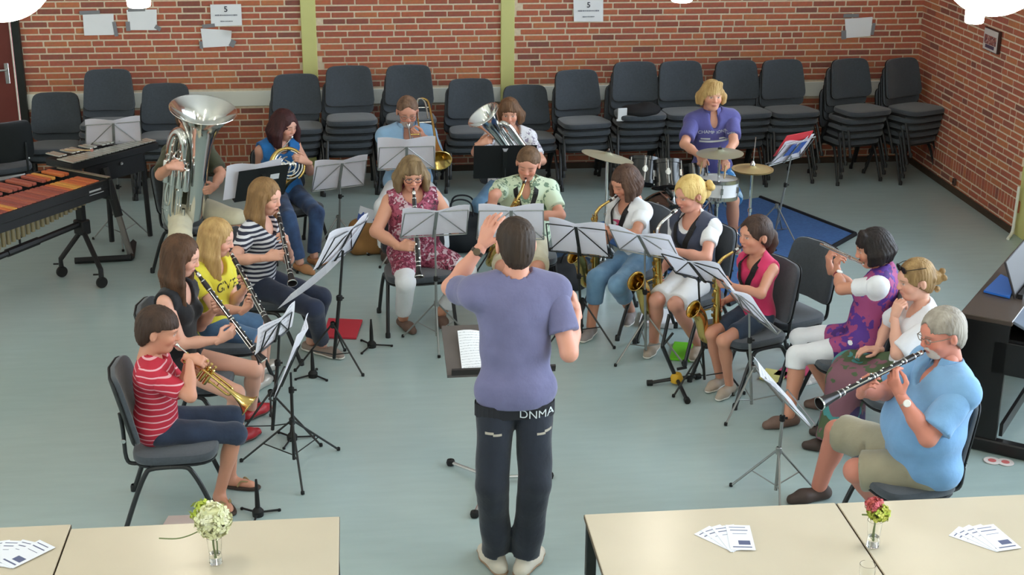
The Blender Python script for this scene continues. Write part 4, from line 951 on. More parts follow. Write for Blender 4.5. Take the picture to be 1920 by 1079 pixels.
# 8 trombone man
sps['trombone']=SH(s=1.05,az=-86,pel=(766,345),pelz=.56,neck=(762,243),neckdy=.02,head=(764,211),haz=-88,hp=18,g=1.12,belly=.5,sw=.18,elbR=(708,318,-1),elbL=(826,306,-1),kneeR=(716,396,-1),kneeL=(832,396,-1),ankR=(722,466),ankL=(828,470),skin=SK4,hair=(122,94,76),style=SH(k='short',fringe=0.112,vol=.75),beard=(196,180,170),seed=8,closed=True,
  wear=SH(shirt=SH(m=fab('light_blue_shirt',(148,186,222),.06),sleeve=.8,hem=-.10,neck='v',grow=.022,flare=.02,collar=True),legs=SH(m=WHITEC,len=1.95,wide=.012,name='trousers'),shoes=SH(m=DKSHOE)))
# 9 clarinet lady, centre
sps['clar_lady']=SH(s=.99,az=-84,pel=(778,478),pelz=.56,neck=(772,362),neckdy=.02,head=(772,328),haz=-84,hp=16,fem=True,g=1.16,bust=1.15,ag=1.2,lg=1.1,belly=.5,sw=.172,elbR=(714,436,-1),elbL=(826,424,-1),kneeR=(760,516,-1),kneeL=(842,500,-1),ankR=(756,596),ankL=(828,586),toeR=(776,624),toeL=(832,612),skin=SK1,hair=(150,126,92),hair2=(104,84,60),style=SH(k='bob',len=.055,fringe=0.065,vol=1.05,fw=.06,a0=64,sweep=1,fr_z=.055),seed=9,
  wear=SH(shirt=SH(m=mat_pattern('floral_burgundy',[((116,40,64),3.4),((206,180,190),1.5),((168,82,106),2.4),((70,30,44),2.6),((146,138,178),.6)],27),drape=.62,neck='scoop',grow=.016,hem=-.1,name='dress'),legs=SH(m=WHITEC,len=1.86,name='trousers',hemr=.05),shoes=SH(m=MOC,low=True)))
# 10 euphonium woman
sps['euph']=SH(s=.95,az=-92,pel=(952,348),pelz=.55,neck=(958,246),neckdy=.02,head=(955,213),haz=-96,hp=10,fem=True,bust=.9,sw=.165,elbR=(892,286,-1),elbL=(992,292,-1),kneeR=(916,372,-1),kneeL=(984,378,-1),ankR=(920,452),ankL=(984,456),skin=SK1,hair=(122,88,62),hair2=(84,60,42),style=SH(k='bob',len=.03,fringe=0.075,vol=1.0,fw=.058,a0=66,sweep=-1),seed=10,
  wear=SH(shirt=SH(m=mat_pattern('white_grey_print',[((228,226,230),4),((150,140,158),1.2),((92,86,104),1)],26),sleeve=.75,hem=-.12,neck='scoop',grow=.016),legs=SH(m=JEANL,len=1.9,name='jeans'),shoes=SH(m=DKSHOE)))
# 11 saxophone man
sps['sax_man']=SH(s=1.0,az=-96,pel=(984,447),pelz=.56,neck=(986,344),neckdy=.02,head=(990,309),haz=-104,hp=18,hr=-6,g=1.1,belly=.35,sw=.178,elbR=(922,390,-1),elbL=(1026,404,-1),kneeR=(940,506,-1),kneeL=(1008,506,-1),ankR=(946,580),ankL=(1006,580),skin=SK4,hair=(110,84,62),style=SH(k='short',fringe=0.094,vol=.85),seed=11,closed=True,
  wear=SH(shirt=SH(m=mat_pattern('pale_green_print',[((206,222,196),5),((168,192,158),1.4),((116,142,120),.7),((224,232,214),2)],22),sleeve=.72,hem=-.12,neck='v',grow=.022,flare=.02,collar=True),legs=SH(m=CREAM,len=.98,wide=.02,name='shorts'),shoes=SH(m=DKSHOE)))
# 12 drummer
sps['drummer']=SH(s=.96,az=-90,pel=(1335,322),pelY=11.62,neck=(1335,214),neckdy=-.02,head=(1335,180),haz=-88,hp=4,sw=.17,elbR=(1283,271,-1),elbL=(1376,268,-1),kneeR=(1306,372,-1),kneeL=(1374,372,-1),ankR=(1306,452),ankL=(1375,452),skin=SK1,hair=(206,174,116),hair2=(160,122,72),style=SH(k='bob',len=.015,fringe=0.05,vol=.85,fw=.056,a0=72,sweep=1,fr_z=.034),seed=12,
  wear=SH(shirt=SH(m=fab('purple_polo',(86,84,146),.1),sleeve=.75,hem=-.06,neck='v',grow=.018,flare=.016,collar=True),legs=SH(m=mat_pattern('blue_board_shorts',[((58,128,188),2),((176,206,226),1.5),((40,92,150),1.5),((92,164,206),1)],16),len=1.0,wide=.02,name='shorts'),shoes=SH(m=TAN_SHOE,sole=WSOLE)))
# 13 saxophone girl, white tee
sps['sax_white']=SH(s=.95,az=-156,saz=-150,pel=(1194,482),pelz=.55,neck=(1179,381),neckdy=.0,head=(1172,343),haz=-152,hp=24,fem=True,bust=.75,sw=.158,g=.94,elbL=(1211,438,-1),elbR=(1146,436,1),kneeL=(1140,556,-1),kneeR=(1104,534,-1),ankL=(1184,580,.16),ankR=(1108,612),toeL=(1174,632),toeR=(1092,640),skin=SK2,hair=(92,68,54),hair2=(66,46,38),style=SH(k='bob',len=.045,fringe=0.08,vol=.95,fw=.06,a0=52),seed=13,closed=True,
  wear=SH(shirt=SH(m=WHITEC,sleeve=.6,hem=-.10,grow=.014,neck='scoop',flare=.012),legs=SH(m=JEANL,len=1.5,wide=.008,hemr=.062,name='rolled_jeans'),shoes=SH(m=mat('grey_canvas_shoe',(150,140,138),rough=.7,var=.1),sole=WSOLE,top=.12)))
# 14 saxophone blonde
sps['sax_blonde']=SH(s=.97,az=-148,saz=-142,pel=(1304,520),pelz=.55,neck=(1302,408),neckdy=.0,head=(1292,366),haz=-150,hp=14,fem=True,bust=.85,sw=.162,elbL=(1333,486,-1),elbR=(1268,474,1),kneeL=(1266,572,-1),kneeR=(1231,564,-1),ankL=(1322,640),ankR=(1226,640),toeR=(1200,684),toeL=(1300,672),skin=SK4,hair=(226,198,130),hair2=(196,160,92),style=SH(k='bun',fringe=0.105,vol=1.45,fw=.058),seed=14,
  wear=SH(under=SH(m=WHITEC,sleeve=.55,hem=-.02,neck='scoop',grow=.010,flare=.01),shirt=SH(m=fab('slate_tunic',(66,72,92),.1),tank=True,drape=.35,grow=.018,name='tunic'),legs=SH(m=fab('white_denim',(226,226,228),.04),len=.93,wide=.008,name='shorts'),shoes=SH(m=TAN_SHOE,sole=WSOLE)))
# 15 saxophone girl, pink top
sps['sax_pink']=SH(s=.87,az=-158,saz=-152,pel=(1418,591),pelz=.54,neck=(1422,485),neckdy=.0,head=(1415,442),haz=-158,hp=4,hs=1.05,fem=True,bust=.5,sw=.15,g=.88,ag=.92,lg=.92,elbL=(1437,554,-1),elbR=(1392,548,1),kneeL=(1356,640,-1),kneeR=(1334,626,-1),ankL=(1374,716),ankR=(1350,708),toeL=(1336,756),toeR=(1312,742),skin=SK2,hair=(76,56,46),hair2=(50,36,30),style=SH(k='pony',len=.19,fringe=0.105,vol=1.15,fw=.058),seed=15,
  wear=SH(shirt=SH(m=fab('pink_top',(214,56,104),.08),hem=-.08,grow=.010,neck='scoop',name='sleeveless_top'),legs=SH(m=fab('dark_denim_shorts',(46,62,82),.2),len=.78,name='denim_shorts'),shoes=SH(m=TAN_SHOE,sole=WSOLE)))
# 16 flute woman
sps['flute_purple']=SH(s=.98,az=176,saz=152,pel=(1618,640),pelz=.55,neck=(1657,513),neckdy=.0,head=(1637,467),haz=172,hp=16,fem=True,bust=.85,sw=.16,elbL=(1566,574,-1),elbR=(1606,546,1),kneeL=(1495,668,-1),kneeR=(1500,634,1),ankL=(1480,778),ankR=(1562,748),toeL=(1420,802),toeR=(1520,760),skin=SK2,hair=(40,32,30),hair2=(24,20,20),style=SH(k='bob',len=.02,fringe=0.075,vol=1.0,fw=.057,a0=64,sweep=1),seed=16,
  wear=SH(under=SH(m=WHITEC,sleeve=.6,hem=-.02,neck='scoop',grow=.010,flare=.012),shirt=SH(m=mat_pattern('purple_floral',[((88,50,140),4),((160,70,120),1.1),((222,120,66),.9),((130,120,176),1.2),((70,36,110),2),((214,196,190),.4)],15),drape=.45,neck='scoop',grow=.016,name='tunic'),legs=SH(m=WHITEC,len=1.22,hemr=.064,name='capri_trousers'),shoes=SH(m=MOC,low=True)))
# 17 woman in white shirt, patterned skirt
sps['flute_white']=SH(s=.95,az=186,saz=182,pel=(1706,702),pelz=.55,neck=(1731,580),neckdy=.0,head=(1715,526),haz=184,hp=12,fem=True,bust=.95,g=1.04,sw=.165,elbL=(1624,624,-1),elbR=(1668,600,1),kneeL=(1585,716,-1),kneeR=(1590,690,1),ankL=(1560,826),ankR=(1572,802),toeL=(1520,838),toeR=(1530,812),skin=SK3,hair=(170,138,92),hair2=(120,92,58),style=SH(k='bun',fringe=0.105,vol=1.0,fw=.058),seed=17,
  wear=SH(shirt=SH(m=fab('white_blouse',(226,226,232),.03),sleeve=.92,hem=-.10,neck='scoop',grow=.018,flare=.018),shoes=SH(m=DKSHOE,low=True)))
# 18 man in polo shirt
sps['polo']=SH(s=1.06,az=192,saz=188,coff=(.03,.07,0),pel=(1724,868),pelz=.57,neck=(1775,690),neckdy=.0,head=(1765,627),haz=190,hp=14,g=1.24,belly=.9,ag=1.12,lg=1.15,sw=.178,chubby=1,elbL=(1722,804,-1),elbR=(1670,760,1),kneeL=(1606,884,-1),kneeR=(1556,806,1),ankL=(1660,948),ankR=(1536,912),toeR=(1468,942),toeL=(1600,985),skin=(206,134,114),hair=(168,160,148),hair2=(122,114,104),style=SH(k='short',fringe=0.105,vol=1.15,nape=-.08),beard=(214,206,196),seed=18,
  wear=SH(shirt=SH(m=fab('sky_blue_polo',(122,166,208),.07),sleeve=.8,hem=-.14,neck='v',grow=.022,flare=.026,collar=True,wr=.006,wf=30),legs=SH(m=KHAKI,len=.92,wide=.02,name='shorts'),shoes=SH(m=DKSHOE)))
# 1 conductor, standing with his back to the camera
sps['conductor']=SH(s=1.06,az=92,pel=(966,736),pelY=6.42,neck=(966,520),neckdy=.03,head=(966,459),haz=96,hp=6,sw=.178,shzL=.01,elbL=(842,543,1),elbR=(1072,668,-1),kneeL=(928,905,1),kneeR=(998,905,1),ankL=(931,1040),ankR=(984,1044),toeL=(890,1012),toeR=(1030,1016),skin=SK4,hair=(64,50,40),hair2=(46,36,30),style=SH(k='short',fringe=0.09,vol=.75,nape=-.085),seed=1,
  wear=SH(shirt=SH(m=fab('heather_purple_tee',(108,107,142),.10),sleeve=.66,hem=-.045,grow=.018,flare=.018,wr=.006,wf=26),legs=SH(m=fab('indigo_jeans',(28,34,46),.25),len=1.96,wide=.006,hemr=.066,name='jeans'),shoes=SH(m=mat('cream_sneaker',(206,196,180),rough=.6,var=.08),sole=mat('brown_sole',(150,124,100),rough=.7))))
def pt_line(m,b,t): return np.asarray(m)+(np.asarray(b)-np.asarray(m))*t
JJ={}
for k_,sp in sps.items():
    if k_ not in('conductor','drummer'): sp['s']*=.94
for k_,sp in sps.items(): JJ[k_]=solve(sp)
TOR=lambda k:-JJ[k]['f']
# ---- woodwinds: place the instrument from the lips to the bell pixel, then close the hands on it
def play_clarinet(k,bell,sign,label,L=.66,gl=.36,gr=.62):
    sp,J=sps[k],JJ[k]; m=J['mouth']; b=on_ray(bell[0],bell[1],m,L,sign); A=unit(b-m)
    clarinet(m,m+A*L,label,up=J['f']*1.+V(0,0,.6),L=L)
    grip(sp,J,'L',m+A*(gl*L),A,-J['f']*.8-J['r']*.0+V(0,0,-.3),thumb_to=-A); grip(sp,J,'R',m+A*(gr*L),A,-J['f']*.8+V(0,0,-.3),thumb_to=-A)
    return A
play_clarinet('clar_black',(494,680),-1,'black clarinet played by the girl in the black top')
play_clarinet('clar_yellow',(506,612),-1,'black clarinet played by the girl in the yellow shirt')
play_clarinet('clar_stripe',(548,532),-1,'black clarinet played by the girl in the striped shirt')
play_clarinet('clar_lady',(786,520),-1,'black clarinet played by the woman in the floral dress',gr=.66)
play_clarinet('polo',(1537,758),-1,'black clarinet held almost level by the man in the blue polo',L=.70,gl=.33,gr=.52)
def play_sax(k,bot,sign,label,Eaz,kk=1.,gl=.20,gr=.42,**q):
    sp,J=sps[k],JJ[k]; m=J['mouth']; E0=azv(Eaz); top=m+E0*.185*kk+V(0,0,-.02); B=near_ray(bot[0],bot[1],top+V(0,0,-.56*kk)+J['f']*-.04); D=unit(B-top)
    E=unit(E0-D*(E0@D)); saxophone(m,D,E,label,kk,**q); T=lambda e,d: m+(E*e+D*d)*kk
    grip(sp,J,'L',T(.20,gl),D,-J['f'],thumb_to=-D); grip(sp,J,'R',T(.20,gr),D,-J['f'],thumb_to=-D)
    J['sax']=(m,D,E)
play_sax('sax_man',(930,470),-1,'gold alto saxophone of the man in the pale green shirt',-100)
play_sax('sax_white',(1118,494),-1,'gold alto saxophone of the girl with the brown bob',-158)
play_sax('sax_blonde',(1236,548),-1,'gold tenor saxophone of the blonde woman, bell facing forward',-150,1.12,neck=M_SILV,name='tenor_saxophone')
play_sax('sax_pink',(1346,600),-1,'gold alto saxophone of the girl in the pink top',-165,.96)
# flutes
sp,J=sps['flute_purple'],JJ['flute_purple']; lp=J['mouth']+J['f']*.012; e=on_ray(1539,459,lp,.56,1); A=unit(e-lp); st=lp-A*.085; flute(st,lp+A*.56,'silver flute of the dark-haired woman, raised to her lips')
grip(sp,J,'L',lp+A*.27,A,V(0,0,.3)+J['f']*-.6+A*.0,dh=V(0,0,1)+J['f']*.15,thumb_to=J['r'],curl=(45,60,40)); grip(sp,J,'R',lp+A*.40,A,J['f']*-1+V(0,0,-.2),dh=V(0,0,1)+J['f']*.2,thumb_to=A,curl=(40,50,40))
sp,J=sps['flute_white'],JJ['flute_white']; chin=J['mouth']+J['f']*.01+V(0,0,-.03)-J['r']*.03
free_hand(sp,J,'L',None,W=chin+V(.0,-.01,-.10)+J['f']*.03,d=unit(V(0,0,1)-J['f']*.35),n=unit(-J['f']*.8+J['r']*.3),t=J['r'],curl=(45,60,45)); free_hand(sp,J,'R',None,W=(J['kneeR']+J['hipR'])/2+V(.0,0,.12),d=J['f'],n=V(0,0,-1),t=-J['r'])
# trumpet
sp,J=sps['trumpet'],JJ['trumpet']; m=J['mouth']; b=on_ray(472,757,m,.50,-1); A=unit(b-m); up=V(0,0,1)-A*A[2]; up=unit(unit(up)+J['r']*.25); trumpet(m,b,'brass trumpet played by the boy in the striped shirt',up)
U=unit(up-A*(up@A)); grip(sp,J,'R',m+A*.205+U*.03,U,-J['r']*.3-A*.2-U*.9,dh=A*.8+U*.55-J['r']*.35,thumb_to=-J['r'],curl=(35,50,35)); grip(sp,J,'L',m+A*.21-U*.05,U,J['r'],dh=A*.8+U*.3,thumb_to=U,curl=(50,70,40))
# tuba
sp,J=sps['tuba'],JJ['tuba']; tc=at_y(381,206,J['pel'][1]-.44); bt=at_y(362,436,J['pel'][1]-.20); A=unit(tc-bt); Hh=np.linalg.norm(tc-bt); bt2=tc-A*Hh
o=thing('tuba',bt2,'large silver tuba with its bell hiding the player\'s face','tuba','brass instruments'); tt=big_brass(o,(0,0,0),A,azv(160),Hh/.93,M_SILV,.25,Hh,p=5.)
MB().tube(bez([J['mouth']-bt2,J['mouth']-bt2+J['f']*.06,tt(.12,.12,.62),tt(.10,.10,.58)],5),.008,8).lathe([(.018,0),(.018,.006),(.008,.03)],14,J['mouth']-bt2,J['f']).build('leadpipe',M_SILV,o)
free_hand(sp,J,'R',None,W=bt2+tt(.09,.16,.56)-J['r']*-.06+J['f']*.0,d=unit(-J['r']+J['f']*.3),n=-J['f']+V(0,0,-.6),t=V(0,0,1),curl=(25,40,30)); free_hand(sp,J,'L',(402,351),sign=-1,d=unit(J['r']+V(0,0,-.15)+J['f']*.2),n=-J['f'],t=V(0,0,1),curl=(30,45,30))
# horn
sp,J=sps['horn'],JJ['horn']; hc=near_ray(540,310,J['pel']+V(0,0,.3)+J['f']*.22); n_=unit(V(.22,-.88,.38)); X,Y,Z=frame(n_,V(0,0,1)); o=thing('french_horn',hc,'coiled brass horn of the woman in the blue top','horn','brass instruments')
ring=lambda r,z,a0,a1,n=28:[X*(r*math.cos(a))+Y*(r*math.sin(a))+Z*z for a in np.linspace(a0,a1,n)]
MB().tube(ring(.135,0,-2.6,2.9),list(np.linspace(.010,.024,28)),12).build('main_coil',M_BRASS,o)
MB().tube(ring(.115,.018,0,6.0),.008,8).tube(ring(.09,.012,.6,5.2),.0075,8).tube(ring(.062,.02,0,4.6),.007,8).tube(bez([X*.05+Y*.03,X*0-Y*.02+Z*.01,X*-.07+Y*.01],5),.007,8).tube(bez([X*.06-Y*.05,X*-.03-Y*.055,X*-.08-Y*.03],5),.007,8).build('tubing',M_NICK,o)
for i in range(3): MB().lathe([(.02,-.012),(.021,0),(.021,.022),(.012,.026),(0,.026)],14,X*(.005)+Y*(-.045+.042*i),Z).build('rotary_valve',M_NICK,o)
bell_mesh(o,unit(-Z*.75+Y*.55-X*.3),X*-.10+Y*-.04,.024,.15,.26,M_BRASS,par=o)
MB().tube(bez([J['mouth']-hc,pt_line(J['mouth']-hc,X*.10+Y*.06,.5)+Z*.03,X*.10+Y*.08,X*.03+Y*.115],5),.0055,8).lathe([(.0125,0),(.0125,.004),(.005,.03)],12,J['mouth']-hc,unit(X*.10+Y*.06-J['mouth']+hc)).build('leadpipe',M_SILV,o)
free_hand(sp,J,'L',None,W=near_ray(569,297,hc)+J['f']*-.0-X*.04-J['r']*.03,d=unit(X*.5+J['r']*.8),n=unit(J['r']*.4-J['f']*.9),t=V(0,0,1),curl=(30,45,35)); free_hand(sp,J,'R',None,W=hc+unit(-Z*.75+Y*.55-X*.3)*.2-X*.05,d=unit(Z*.8-Y*.4),n=V(0,0,-1),t=V(0,0,1))
# trombone
sp,J=sps['trombone'],JJ['trombone']; m=J['mouth']; o=thing('trombone',m,'brass trombone of the bearded man in the blue shirt','trombone','brass instruments')
A=unit(J['f']*.86+V(0,0,-.5)); S=-J['r']; S=unit(S-A*(S@A)); U=np.cross(S,A); U=U if U[2]>0 else -U
MB().lathe([(.019,0),(.019,.005),(.012,.018),(.006,.05),(.0065,.09)],16,(0,0,0),A).build('mouthpiece',M_SILV,o)
MB().tube([A*.06,A*.62],.0075,10).tube([A*.10+S*.085,A*.62+S*.085],.0075,10).tube(bez([A*.62,A*.665+S*.012,A*.685+S*.0425,A*.665+S*.073,A*.62+S*.085],4),.0085,10).build('slide',M_NICK,o)
MB().tube([A*.12,A*.12+S*.085],.006,8).tube([A*.36,A*.36+S*.085],.006,8).build('brace',M_BRASS,o)
MB().tube(bez([A*.10+S*.085,A*-.20+S*.09+U*.0,A*-.29+S*.11+U*.0,A*-.31+S*.15,A*-.28+S*.19,A*-.2+S*.20,A*.02+S*.205],5),list(np.linspace(.0075,.011,31)),10).build('bell_bow',M_BRASS,o)
bell_mesh(o,A,A*.02+S*.205,.011,.105,.42,M_BRASS,par=o,p=3.4)
MB().tube(bez([A*-.05+S*.09+U*.012,A*-.24+S*.10+U*.03,A*-.27+S*.13+U*.035,A*-.22+S*.165+U*.03,A*-.04+S*.17+U*.015],4),.0075,8).tube([A*-.02+S*.09,A*-.02+S*.205],.005,8).tube([A*-.2+S*.092,A*-.2+S*.20],.004,8).build('tuning_slide',M_NICK,o)
free_hand(sp,J,'L',None,W=m+A*.07+S*.115-V(0,0,.06),d=unit(A*.3-S*.75+V(0,0,.5)),n=unit(-A-S*.3),t=V(0,0,1),curl=(50,60,40)); free_hand(sp,J,'R',None,W=m+A*.30-S*.06-V(0,0,.05),d=unit(A*.5+S*.5+V(0,0,.4)),n=unit(S),t=V(0,0,1),curl=(40,60,40))
# euphonium
sp,J=sps['euph'],JJ['euph']; tc=at_y(906,216,J['pel'][1]-.36); A=unit(-CR*.52+CU*.66-FW*.50); Hh=.60; bt=tc-A*Hh
o=thing('euphonium',bt,'silver euphonium leaning left, its bell beside the player\'s head','euphonium','brass instruments'); tt=big_brass(o,(0,0,0),A,V(.5,-.2,1.),.60,M_SILV,.142,Hh)
MB().tube(bez([J['mouth']-bt,J['mouth']-bt+J['f']*.05+V(0,0,-.03),tt(.17,.06,.5),tt(.15,.08,.4)],5),.0065,8).lathe([(.015,0),(.015,.005),(.007,.035)],14,J['mouth']-bt,J['f']).build('leadpipe',M_SILV,o)
free_hand(sp,J,'R',None,W=near_ray(899,270,bt+A*.3-J['f']*-.05),d=unit(V(.9,0,.35)),n=unit(V(0,.8,-.5)),t=V(0,0,1),curl=(30,45,30)); free_hand(sp,J,'L',None,W=bt+A*.10+J['f']*.06-J['r']*.09,d=unit(J['r']+V(0,0,.1)),n=-J['f'],t=V(0,0,1),curl=(40,50,40))
# drummer's hands, sticks
sp,J=sps['drummer'],JJ['drummer']
for k,px,tip in(('R',(1312,293),(-.10,-.36,-.02)),('L',(1357,300),(-.10,-.34,-.03))):
    free_hand(sp,J,k,px,sign=-1,d=unit(J['f']+V(0,0,-.25)),n=V(0,0,-1),t=J['r']*(-1 if k=='R' else 1),curl=(55,70,45)); h=J['wr'+k]+J['f']*.08+V(0,0,-.03); d=unit(V(*tip)); o=thing('drumstick',h,'wooden drumstick in the drummer\'s %s hand'%('right' if k=='R' else 'left'),'drumstick','drumsticks')
    MB().lathe([(.0,-.1),(.007,-.098),(.0075,.1),(.006,.24),(.0035,.285),(.005,.295),(.005,.305),(0,.31)],10,(0,0,0),d).build('stick',mat('stick_wood',(206,176,128),rough=.5,var=.1),o)
# conductor's hands
sp,J=sps['conductor'],JJ['conductor']
free_hand(sp,J,'L',(905,460),sign=1,d=unit(V(.35,.15,.9)),n=unit(V(.6,.75,-.1)),t=unit(V(.8,.2,.3)),curl=(16,18,14),thumb=(.1,-.2),spread=4); free_hand(sp,J,'R',(1080,583),sign=1,d=unit(V(-.15,.5,.8)),n=unit(V(-.75,.2,-.2)),t=unit(V(-.4,.0,.8)),curl=(60,75,50),thumb=(.7,.7))
LBL={'trumpet':'boy in a red and white striped shirt playing the trumpet','clar_black':'girl with long brown hair and black top playing a clarinet','clar_yellow':'blonde girl in a yellow printed shirt playing a clarinet','clar_stripe':'girl in a navy striped shirt and jeans playing a clarinet','tuba':'man in an olive shirt seated behind the tuba','horn':'woman with dark red hair and blue top playing the horn','trombone':'bearded man in a light blue shirt playing the trombone','clar_lady':'woman with glasses and a burgundy floral dress playing a clarinet','euph':'woman in a white and grey print blouse playing the euphonium','sax_man':'man in a pale green print shirt playing a saxophone','drummer':'blond boy in a purple polo shirt at the drum kit','sax_white':'girl with a brown bob and white shirt playing a saxophone','sax_blonde':'blonde woman in a slate tunic and white shorts playing a saxophone','sax_pink':'girl with a ponytail and pink top playing a saxophone','flute_purple':'dark-haired woman in a purple floral tunic playing a flute','flute_white':'fair woman in a white blouse, hand at her chin, sunglasses on hair','polo':'grey-haired man in a blue polo and khaki shorts playing a clarinet','conductor':'man standing with his back to the camera, conducting, in a purple shirt'}
for k_,sp in sps.items(): body(k_,sp,JJ[k_],LBL[k_])
# ---- chairs under the seated players
CHL={'trumpet':'under the boy with the trumpet','clar_black':'under the girl in the black top','clar_yellow':'under the girl in the yellow shirt','clar_stripe':'under the girl in the striped shirt','tuba':'under the tuba player','horn':'under the horn player','trombone':'under the trombone player','clar_lady':'under the woman in the floral dress','euph':'under the euphonium player','sax_man':'under the man in the pale green shirt','sax_white':'under the girl with the brown bob','sax_blonde':'under the blonde saxophonist','sax_pink':'under the girl in the pink top','flute_purple':'under the woman in the purple tunic','flute_white':'under the woman in the white blouse','polo':'under the man in the blue polo'}
for k_,ds in CHL.items():
    J=JJ[k_]; p=J['pel']+azv(sps[k_]['az'])*.075+V(*sps[k_].get('coff',(0,0,0))); chair((p[0],p[1],0),sps[k_].get('caz',sps[k_]['az']),'charcoal upholstered chair '+ds,'chairs of the players')
p1=at_z(1430,760); p2=at_z(1535,735); p3=at_z(1400,655); pc=(at_z(1432,755)+at_z(1538,735)+at_z(1398,655)+at_z(1500,640))/4
chair((pc[0],pc[1]+.02,0),205,'empty charcoal chair between the girl in pink and the flute player','chairs of the players')
chair((-3.22,13.12,0),118,'charcoal chair in front of the red-brown door','chairs of the players')
# ================================================================== worn things
from mathutils.bvhtree import BVHTree
def text_mesh(txt,size,bold=.0,extr=0.):
    cu=bpy.data.curves.new('print','FONT'); cu.body=txt; cu.size=size; cu.align_x='CENTER'; cu.align_y='CENTER'; cu.offset=bold; cu.extrude=extr; cu.resolution_u=3
    o=bpy.data.objects.new('tmp',cu); COL.objects.link(o); dg=bpy.context.evaluated_depsgraph_get(); me=bpy.data.meshes.new_from_object(o.evaluated_get(dg)); bpy.data.objects.remove(o); return me
def print_on(target,root,base,txt,c,rx,up,size,m,name='print',bold=0.,arch=0.,off=.003):
    """flat lettering laid onto a garment: every point is pushed onto the cloth"""
    me=text_mesh(txt,size,bold); n=np.cross(rx,up); bv=BVHTree.FromObject(target,bpy.context.evaluated_depsgraph_get()) ; c=np.asarray(c)-base
    for v in me.vertices:
        x,y=v.co.x,v.co.y; y+=-arch*x*x; p=c+rx*x+up*y; h=bv.ray_cast(Vector(p+n*.25),Vector(-n))
        v.co=Vector(np.array(h[0])+n*off) if h[0] is not None else Vector(p)
    me.materials.clear(); me.materials.append(m); o=link(name,me,root); return o
def bars_on(target,root,base,rows,c,rx,up,m,name='print',off=.003):
    n=np.cross(rx,up); bv=BVHTree.FromObject(target,bpy.context.evaluated_depsgraph_get()); c=np.asarray(c)-base; mb=MB()
    for (x0,x1,y,hh) in rows:
        k=max(2,int(abs(x1-x0)/.012)); P=[]
        for i in range(k+1):
            x=x0+(x1-x0)*i/k
            for s in(-.5,.5):
                p=c+rx*x+up*(y+s*hh); h=bv.ray_cast(Vector(p+n*.25),Vector(-n)); P.append(np.array(h[0])+n*off if h[0] is not None else p)
        mb._add(P,[(2*i,2*i+2,2*i+3,2*i+1) for i in range(k)])
    return mb.build(name,m,root,smooth=False)
bpy.context.view_layer.update()
M_WPRINT=mat('white_print',(206,212,214),rough=.8); M_KPRINT=mat('dark_print',(60,52,36),rough=.8); M_PKPRINT=mat('pink_print',(214,84,130),rough=.8)
J=JJ['drummer']; sR=J['sr']; uu=J['u']; rx=-sR; tl=J['tl']; c0=J['pel']+uu*tl*.735
print_on(J['shirt'],J['root'],J['base'],'CHAMP',c0-rx*.076+uu*.014,rx,uu,.039,M_WPRINT,bold=0.,arch=1.6); print_on(J['shirt'],J['root'],J['base'],'IONSHIP',c0+rx*.076+uu*.014,rx,uu,.037,M_WPRINT,bold=0.,arch=1.6)
bars_on(J['shirt'],J['root'],J['base'],[(-.12,-.045,-.045,.012),(.03,.11,-.045,.012),(-.13,.12,-.068,.016)],c0,rx,uu,M_WPRINT)
J=JJ['clar_yellow']; rx=-J['sr']; print_on(J['shirt'],J['root'],J['base'],'GIVE',J['pel']+J['u']*J['tl']*.68+rx*-.0,rx,J['u'],.085,M_KPRINT,bold=0.)
J=JJ['sax_white']; rx=-J['sr']; bars_on(J['shirt'],J['root'],J['base'],[(-.05,.05,.0,.05),(-.03,.03,-.05,.03)],J['pel']+J['u']*J['tl']*.72,rx,J['u'],M_PKPRINT)
# conductor: printed waistband and pocket stitching at the back of the jeans
J=JJ['conductor']; jn=[c for c in J['root'].children if c.name.startswith('jeans')][0]; rx=J['r']; B0=J['base']; P=J['pel']; up=V(0,0,1.)
M_BELT=mat('black_waistband',(30,30,36),rough=.7)
bc=P+up*-.025
mb=MB(); bv=BVHTree.FromObject(jn,bpy.context.evaluated_depsgraph_get()); pts=[]
for i in range(49):
    a=2*math.pi*i/48; d=rx*math.cos(a)+J['f']*math.sin(a); h=bv.ray_cast(Vector(P-up*.066-B0+d*.5),Vector(-d)); q=np.array(h[0]) if h[0] is not None else P-B0+d*.15; pts.append((q+d*.004-up*.034,q+d*.004+up*.034))
for i in range(48): mb.sheet(pts[i][0],pts[i+1][0],pts[i+1][1],pts[i][1],1,1,thick=.003)
belt=mb.build('waistband',M_BELT,J['root'])
bpy.context.view_layer.update()
print_on(belt,J['root'],B0,'DNMA',P-up*.07+rx*.09,rx,up,.060,M_WPRINT,bold=0.,arch=-1.2,off=.004)
for s in(-1,1): bars_on(jn,J['root'],B0,[(s*.165,s*.125,-.150,.012),(s*.128,s*.085,-.158,.011)],P,rx,up,mat('pocket_stitching',(168,160,146),rough=.8),name='pocket_stitching')
